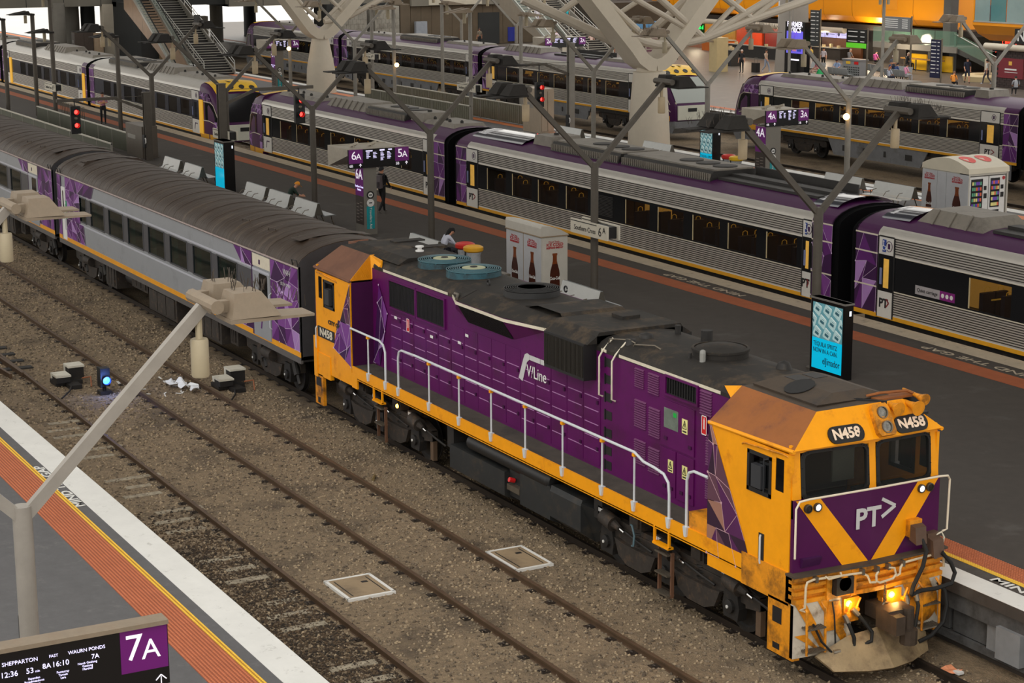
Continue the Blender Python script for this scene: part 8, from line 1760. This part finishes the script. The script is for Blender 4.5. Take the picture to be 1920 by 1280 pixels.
def person(pose, x, y, z, face, cols, label, hair=(40,28,20), h=1.0, long=False, sleeve='skin', shorts=False, hat=None):
    """cols = (top, trousers, shoes); face = heading in degrees, 0 looks along +x"""
    me, hm, fm, hc, up, fw, sd = PM[pose]; o = bpy.data.objects.new('person', me); COL.objects.link(o)
    def cm(c, nm): return mat('%s_%d_%d_%d' % ((nm,)+tuple(c)), c, .8, 0, .08, 8)
    ms = [skinm, cm(cols[0], 'cloth'), cm(cols[1], 'cloth'), cm(cols[2], 'shoe'), skinm if sleeve == 'skin' else cm(cols[0], 'cloth'), skinm if shorts else cm(cols[1], 'cloth')]
    for i, m in enumerate(ms): o.material_slots[i].link = 'OBJECT'; o.material_slots[i].material = m
    o.location = (x, y, z); o.rotation_euler = (0, 0, radians(face)); o.scale = (h, h, h)
    tag(o, label, 'person', 'people in the station')
    if (pose, 'h', long) not in HM:
        q = MB(); q.v = list(hm.v); q.f = list(hm.f); q.m = list(hm.m)
        if long: q.tube([tuple(hc-fw*.07+up*.05), tuple(hc-fw*.10-up*.08), tuple(hc-fw*.12-up*.24)], [.07, .075, .04], 10)
        HM[pose, 'h', long] = q
    q = HM[pose, 'h', long]; hh = q.build('hair', cm(hat or hair, 'hair'), None); hh.parent = o
    ff = MB(); ff.v = fm.v; ff.f = fm.f; ff.m = fm.m; e = ff.build('face_print', mat('face_dark', (70,36,32), .6), None); e.parent = o
    if hat: b = MB(); b.loft([[hc+fw*.09+up*.03-sd*.06, hc+fw*.09+up*.03+sd*.06, hc+fw*.09+up*.02+sd*.06, hc+fw*.09+up*.02-sd*.06], [hc+fw*.19+up*.01-sd*.05, hc+fw*.19+up*.01+sd*.05, hc+fw*.19+up*.0+sd*.05, hc+fw*.19+up*.0-sd*.05]]); p = b.build('cap_brim', cm(hat, 'hair'), None); p.parent = o
    return o
BK, DK, GR, WH, NV = (18,18,20), (34,34,38), (110,110,112), (196,198,206), (34,40,64)
bp_ = person('walk', -42.2, 10.85, 1.1, 118, ((26,24,26), (16,16,18), (120,116,110)), 'person in black with a grey backpack walking beside the 6A sign pillar', h=1.03, sleeve='top', hat=(20,20,24))
t = T('backpack', 'grey backpack on the back of the walking person in black', 'backpack', (-42.2, 10.85, 1.1)); t.rotation_euler = (0, 0, radians(118)); ORG[t.name] = V((0,0,0))
b = MB(); b.hexa([(-.30, -.15, 1.0), (-.12, -.15, 1.0), (-.12, .15, 1.0), (-.30, .15, 1.0), (-.24, -.13, 1.48), (-.12, -.13, 1.48), (-.12, .13, 1.48), (-.24, .13, 1.48)]); b.build('bag', mat('bag_grey', (92,84,88), .7, 0, .1, 6), t, smooth=0)
b = MB(); b.box(-.335, -.28, -.11, .11, 1.05, 1.25); b.build('pocket', mat('bag_dark', (60,54,58), .7), t, smooth=0)
for g in (-1, 1): b = MB(); b.tube([(-.13, g*.11, 1.46), (.02, g*.12, 1.53), (.13, g*.12, 1.38), (.1, g*.14, 1.15), (-.12, g*.13, 1.05)], .018, 6); b.build('strap', MATS['bag_dark'], t)
person('lean', -30.95, 7.82, 1.1, 90, ((206,208,222), (40,40,48), BK), 'person in a white shirt sitting on the bench, seen from behind', (20,16,16), .98, True, 'top')
person('lean', -44.0, 7.82, 1.1, 82, ((22,44,34), (60,56,54), BK), 'seated person in a dark green top with an orange cap', (30,22,18), 1.0, False, 'skin', hat=(230,150,40))
person('fold', -81.0, 11.72, 1.1, -20, ((176,120,150), (26,26,30), BK), 'person in a pink shirt with folded arms by the dark green fence', h=1.02)
person('stand', -93.2, 63.25, 1.1, -60, ((30,30,34), (20,20,22), BK), 'bald person in a black vest standing at the orange counter', (210,190,176), .98, sleeve='skin')
person('stand', -97.1, 63.2, 1.1, 60, ((26,26,30), DK, BK), 'person in a black t-shirt with dark hair near the black desk', (20,18,16), .98)
person('phone', -96.6, 63.7, 1.1, 150, ((118,158,206), NV, BK), 'person in a light blue shirt holding something up near the black desk', (190,170,150), .96)
person('lean', -103.0, 64.0, 1.1, 200, ((60,34,50), DK, BK), 'person bending over far behind the broad white column', (30,22,20), .95)
person('walk', -92.6, 65.0, 1.1, 20, ((196,170,150), (150,160,180), WH), 'person with a pale top and jacket beside the small black suitcase', (60,40,28), .97)
t = T('suitcase', 'black suitcase standing left of the thick grey concourse column', 'suitcase', (-93.3, 64.6, 1.1)); b = MB(); b.box(-93.6, -93.0, 64.4, 64.75, 1.1, 1.8); b.build('case', mat('case_black', (30,28,30), .5), t, smooth=0); b = MB(); b.tube([(-93.5, 64.6, 1.8), (-93.5, 64.6, 2.15), (-93.1, 64.6, 2.15), (-93.1, 64.6, 1.8)], .015, 6); b.build('handle', steel, t)
person('lean', -89.4, 66.0, 1.1, -70, ((30,30,34), (150,130,110), BK), 'seated person in black beside the lyrics screen', (20,18,16), .95, shorts=True)
person('phone', -94.4, 70.4, 1.1, -80, ((226,190,90), (206,200,196), WH), 'standing person with a yellow bag and white top behind the seats', (60,40,30), .97)
person('stand', -92.8, 70.4, 1.1, -60, ((190,180,186), BK, BK), 'standing person in a pale top and black skirt', (30,24,20), .94, shorts=True)
person('sit', -87.0, 65.4, 1.1, -100, ((224,150,160), (196,160,150), WH), 'seated person in pink in front of the concourse seats', (200,180,160), .95)
t = T('green_bag', 'bright green bag beside the seated person in pink', 'bag', (-86.3, 65.2, 1.1)); b = MB(); b.lathe([(.0, 0), (.3, .05), (.34, .3), (.22, .6), (.1, .66), (0, .66)], (-86.3, 65.2, 1.1), 12); b.build('bag_body', mat('bag_green', (30,160,90), .6, 0, .1), t); b = MB(); b.tube([(-86.5, 65.2, 1.7), (-86.4, 65.2, 1.95), (-86.2, 65.2, 1.95), (-86.1, 65.2, 1.7)], .02, 6); b.build('handle', mat('bag_green', (30,160,90)), t)
person('sit', -86.9, 67.1, 1.1, -60, ((150,170,206), (50,60,96), WH), 'seated person in pale blue left of the perforated bin', (40,30,30), .95)
person('sit', -93.0, 73.0, 1.3, 100, ((120,116,116), (96,90,88), BK), 'person in grey sitting on a stool at the dark ledge', (160,140,120), .95)
person('sit', -90.2, 73.2, 1.3, 100, ((206,90,150), BK, BK), 'person in a pink and black top sitting at the dark ledge', (24,20,18), .95)
person('sit', -86.6, 73.2, 1.3, 80, ((26,26,30), BK, BK), 'large person in black sitting at the dark ledge', (170,150,130), 1.0)
for x, y, w_ in ((-93.0, 73.0, 'grey'), (-90.2, 73.2, 'pink and black'), (-86.6, 73.2, 'black')):
    t = T('bar_stool', 'black bar stool under the person in %s at the dark ledge' % w_, 'stool', (x, y, 1.1), 'bar stools at the ledge'); b = MB(); b.lathe([(0, 0), (.2, 0), (.2, .05), (0, .06)], (x, y, 1.62), 14); b.build('seat', ink, t); b = MB(); b.cyl((x, y, 1.1), (x, y, 1.62), .04, 8); b.build('stem', steel, t)
person('fold', -82.2, 68.3, 1.1, -50, ((84,90,100), (36,46,76), (80,80,84)), 'person in a grey shirt and cap with folded arms among the seats', (150,140,130), 1.0, hat=(196,190,184), shorts=True)
person('sit', -83.1, 68.9, 1.1, 110, ((60,84,130), NV, BK), 'seated person in dark blue beside the one with folded arms', (150,120,90), .96)
person('sit', -79.7, 65.9, 1.1, 100, ((170,176,190), NV, BK), 'person with long reddish hair sitting low above the train roof', (150,90,60), .92, True)
person('sit', -81.6, 68.1, 1.1, 90, ((60,80,130), NV, BK), 'left one of two people on the seat row, in blue', (24,20,18), .94)
person('sit', -80.6, 68.1, 1.1, 90, ((226,150,180), (180,180,186), BK), 'right one of two people on the seat row, in pink and white', (40,26,22), .94)
person('walk', -77.1, 70.5, 1.1, -30, ((26,30,48), (26,30,48), BK), 'walking person in a dark navy dress near the brick kiosk', (24,20,18), 1.0, shorts=True)
person('walk', -75.7, 71.0, 1.1, 200, ((214,212,206), (70,66,76), WH), 'walking person in a white shirt and grey trousers near the brick kiosk', (30,24,20), .98)
person('sit', -73.9, 66.5, 1.1, 120, ((236,150,60), DK, BK), 'person in an orange top half hidden by the far train roof', (110,80,60), .92)
person('sit', -68.2, 66.6, 1.1, 150, ((150,152,158), DK, WH), 'person in grey sitting at the right edge', (30,26,24), .95)
person('stand', -118.2, 65.3, 1.2, -20, ((216,186,176), (36,30,34), WH), 'person in a short pale top and black shorts at the foot of the busy stairs', (24,20,18), 1.0, shorts=True)
person('stand', -120.1, 65.4, 2.1, -20, ((222,196,206), (214,190,196), BK), 'person in pale pink coming down the busy stairs', (30,22,20), .98, True)
person('walk', -122.5, 65.4, 3.4, -20, ((30,186,196), (40,110,130), BK), 'person in bright cyan on the busy stairs', (24,20,18), .98)
person('walk', -125.8, 65.3, 4.3, -10, ((210,212,222), (150,150,160), BK), 'person in a white shirt high on the busy stairs', (40,30,26), .98)
person('stand', -117.6, 61.6, 1.5, 170, ((224,206,218), (190,180,190), BK), 'person in a pale pink shirt stepping onto the escalator', (60,40,34), 1.0, sleeve='top')
person('stand', -121.0, 61.6, 3.4, 170, ((220,216,226), (206,200,214), BK), 'person in a long white dress riding the escalator', (50,36,30), .98, sleeve='top')
person('stand', -117.2, 66.9, 1.1, -30, ((206,150,130), (160,120,110), BK), 'person half hidden by the directory board at the busy stairs', (40,28,24), .98, shorts=True)
person('stand', -131.5, 61.5, 1.1, 180, ((120,110,96), DK, BK), 'distant person in brown before the panelled wall', (60,44,36), .98)
# ---------------------------------------------------------------- station roof above the frame, strips spaced to shade the platforms; lettering to mesh
roofm = mat('station_roof', (150,146,140), .8, 0, .05, .3)
def roof_strips(y0, y1, step, cover, z, x0=-150, x1=30):
    b = MB(); y = y0
    while y < y1:
        b.box(x0, x1, y, y+step*cover, z, z+.3); y += step
    return b
struct('ceiling_station_roof', roof_strips(-2.0, 46, 8.0, .72, 19), roofm, 0)
struct('ceiling_near_shade', roof_strips(-40, -3, 7.0, .5, 17.5, -95, -13), roofm, 0)  # unseen strips added to darken the loco rear and left tracks
for k, (x, y) in enumerate(((-120, 77.8), (-113, 77.8), (-107, 77.8), (-101.5, 77.8), (-95, 77), (-89, 74))):
    d = bpy.data.lights.new('shop_fill_light', 'POINT'); d.energy = 260; d.color = (1, .82, .58); d.shadow_soft_size = .4  # fill added to brighten the concourse under its downlights
    o = bpy.data.objects.new('shop_fill_light', d); COL.objects.link(o); o.location = (x, y-.6, 3.3)
bpy.context.view_layer.update(); dg = bpy.context.evaluated_depsgraph_get()
for o in [o for o in COL.objects if o.type == 'FONT']:
    me = bpy.data.meshes.new_from_object(o.evaluated_get(dg)); n = bpy.data.objects.new('lettering', me)
    if not me.materials: me.materials.append(o.data.materials[0])
    COL.objects.link(n); n.parent = o.parent; n.matrix_local = o.matrix_local.copy(); bpy.data.objects.remove(o)
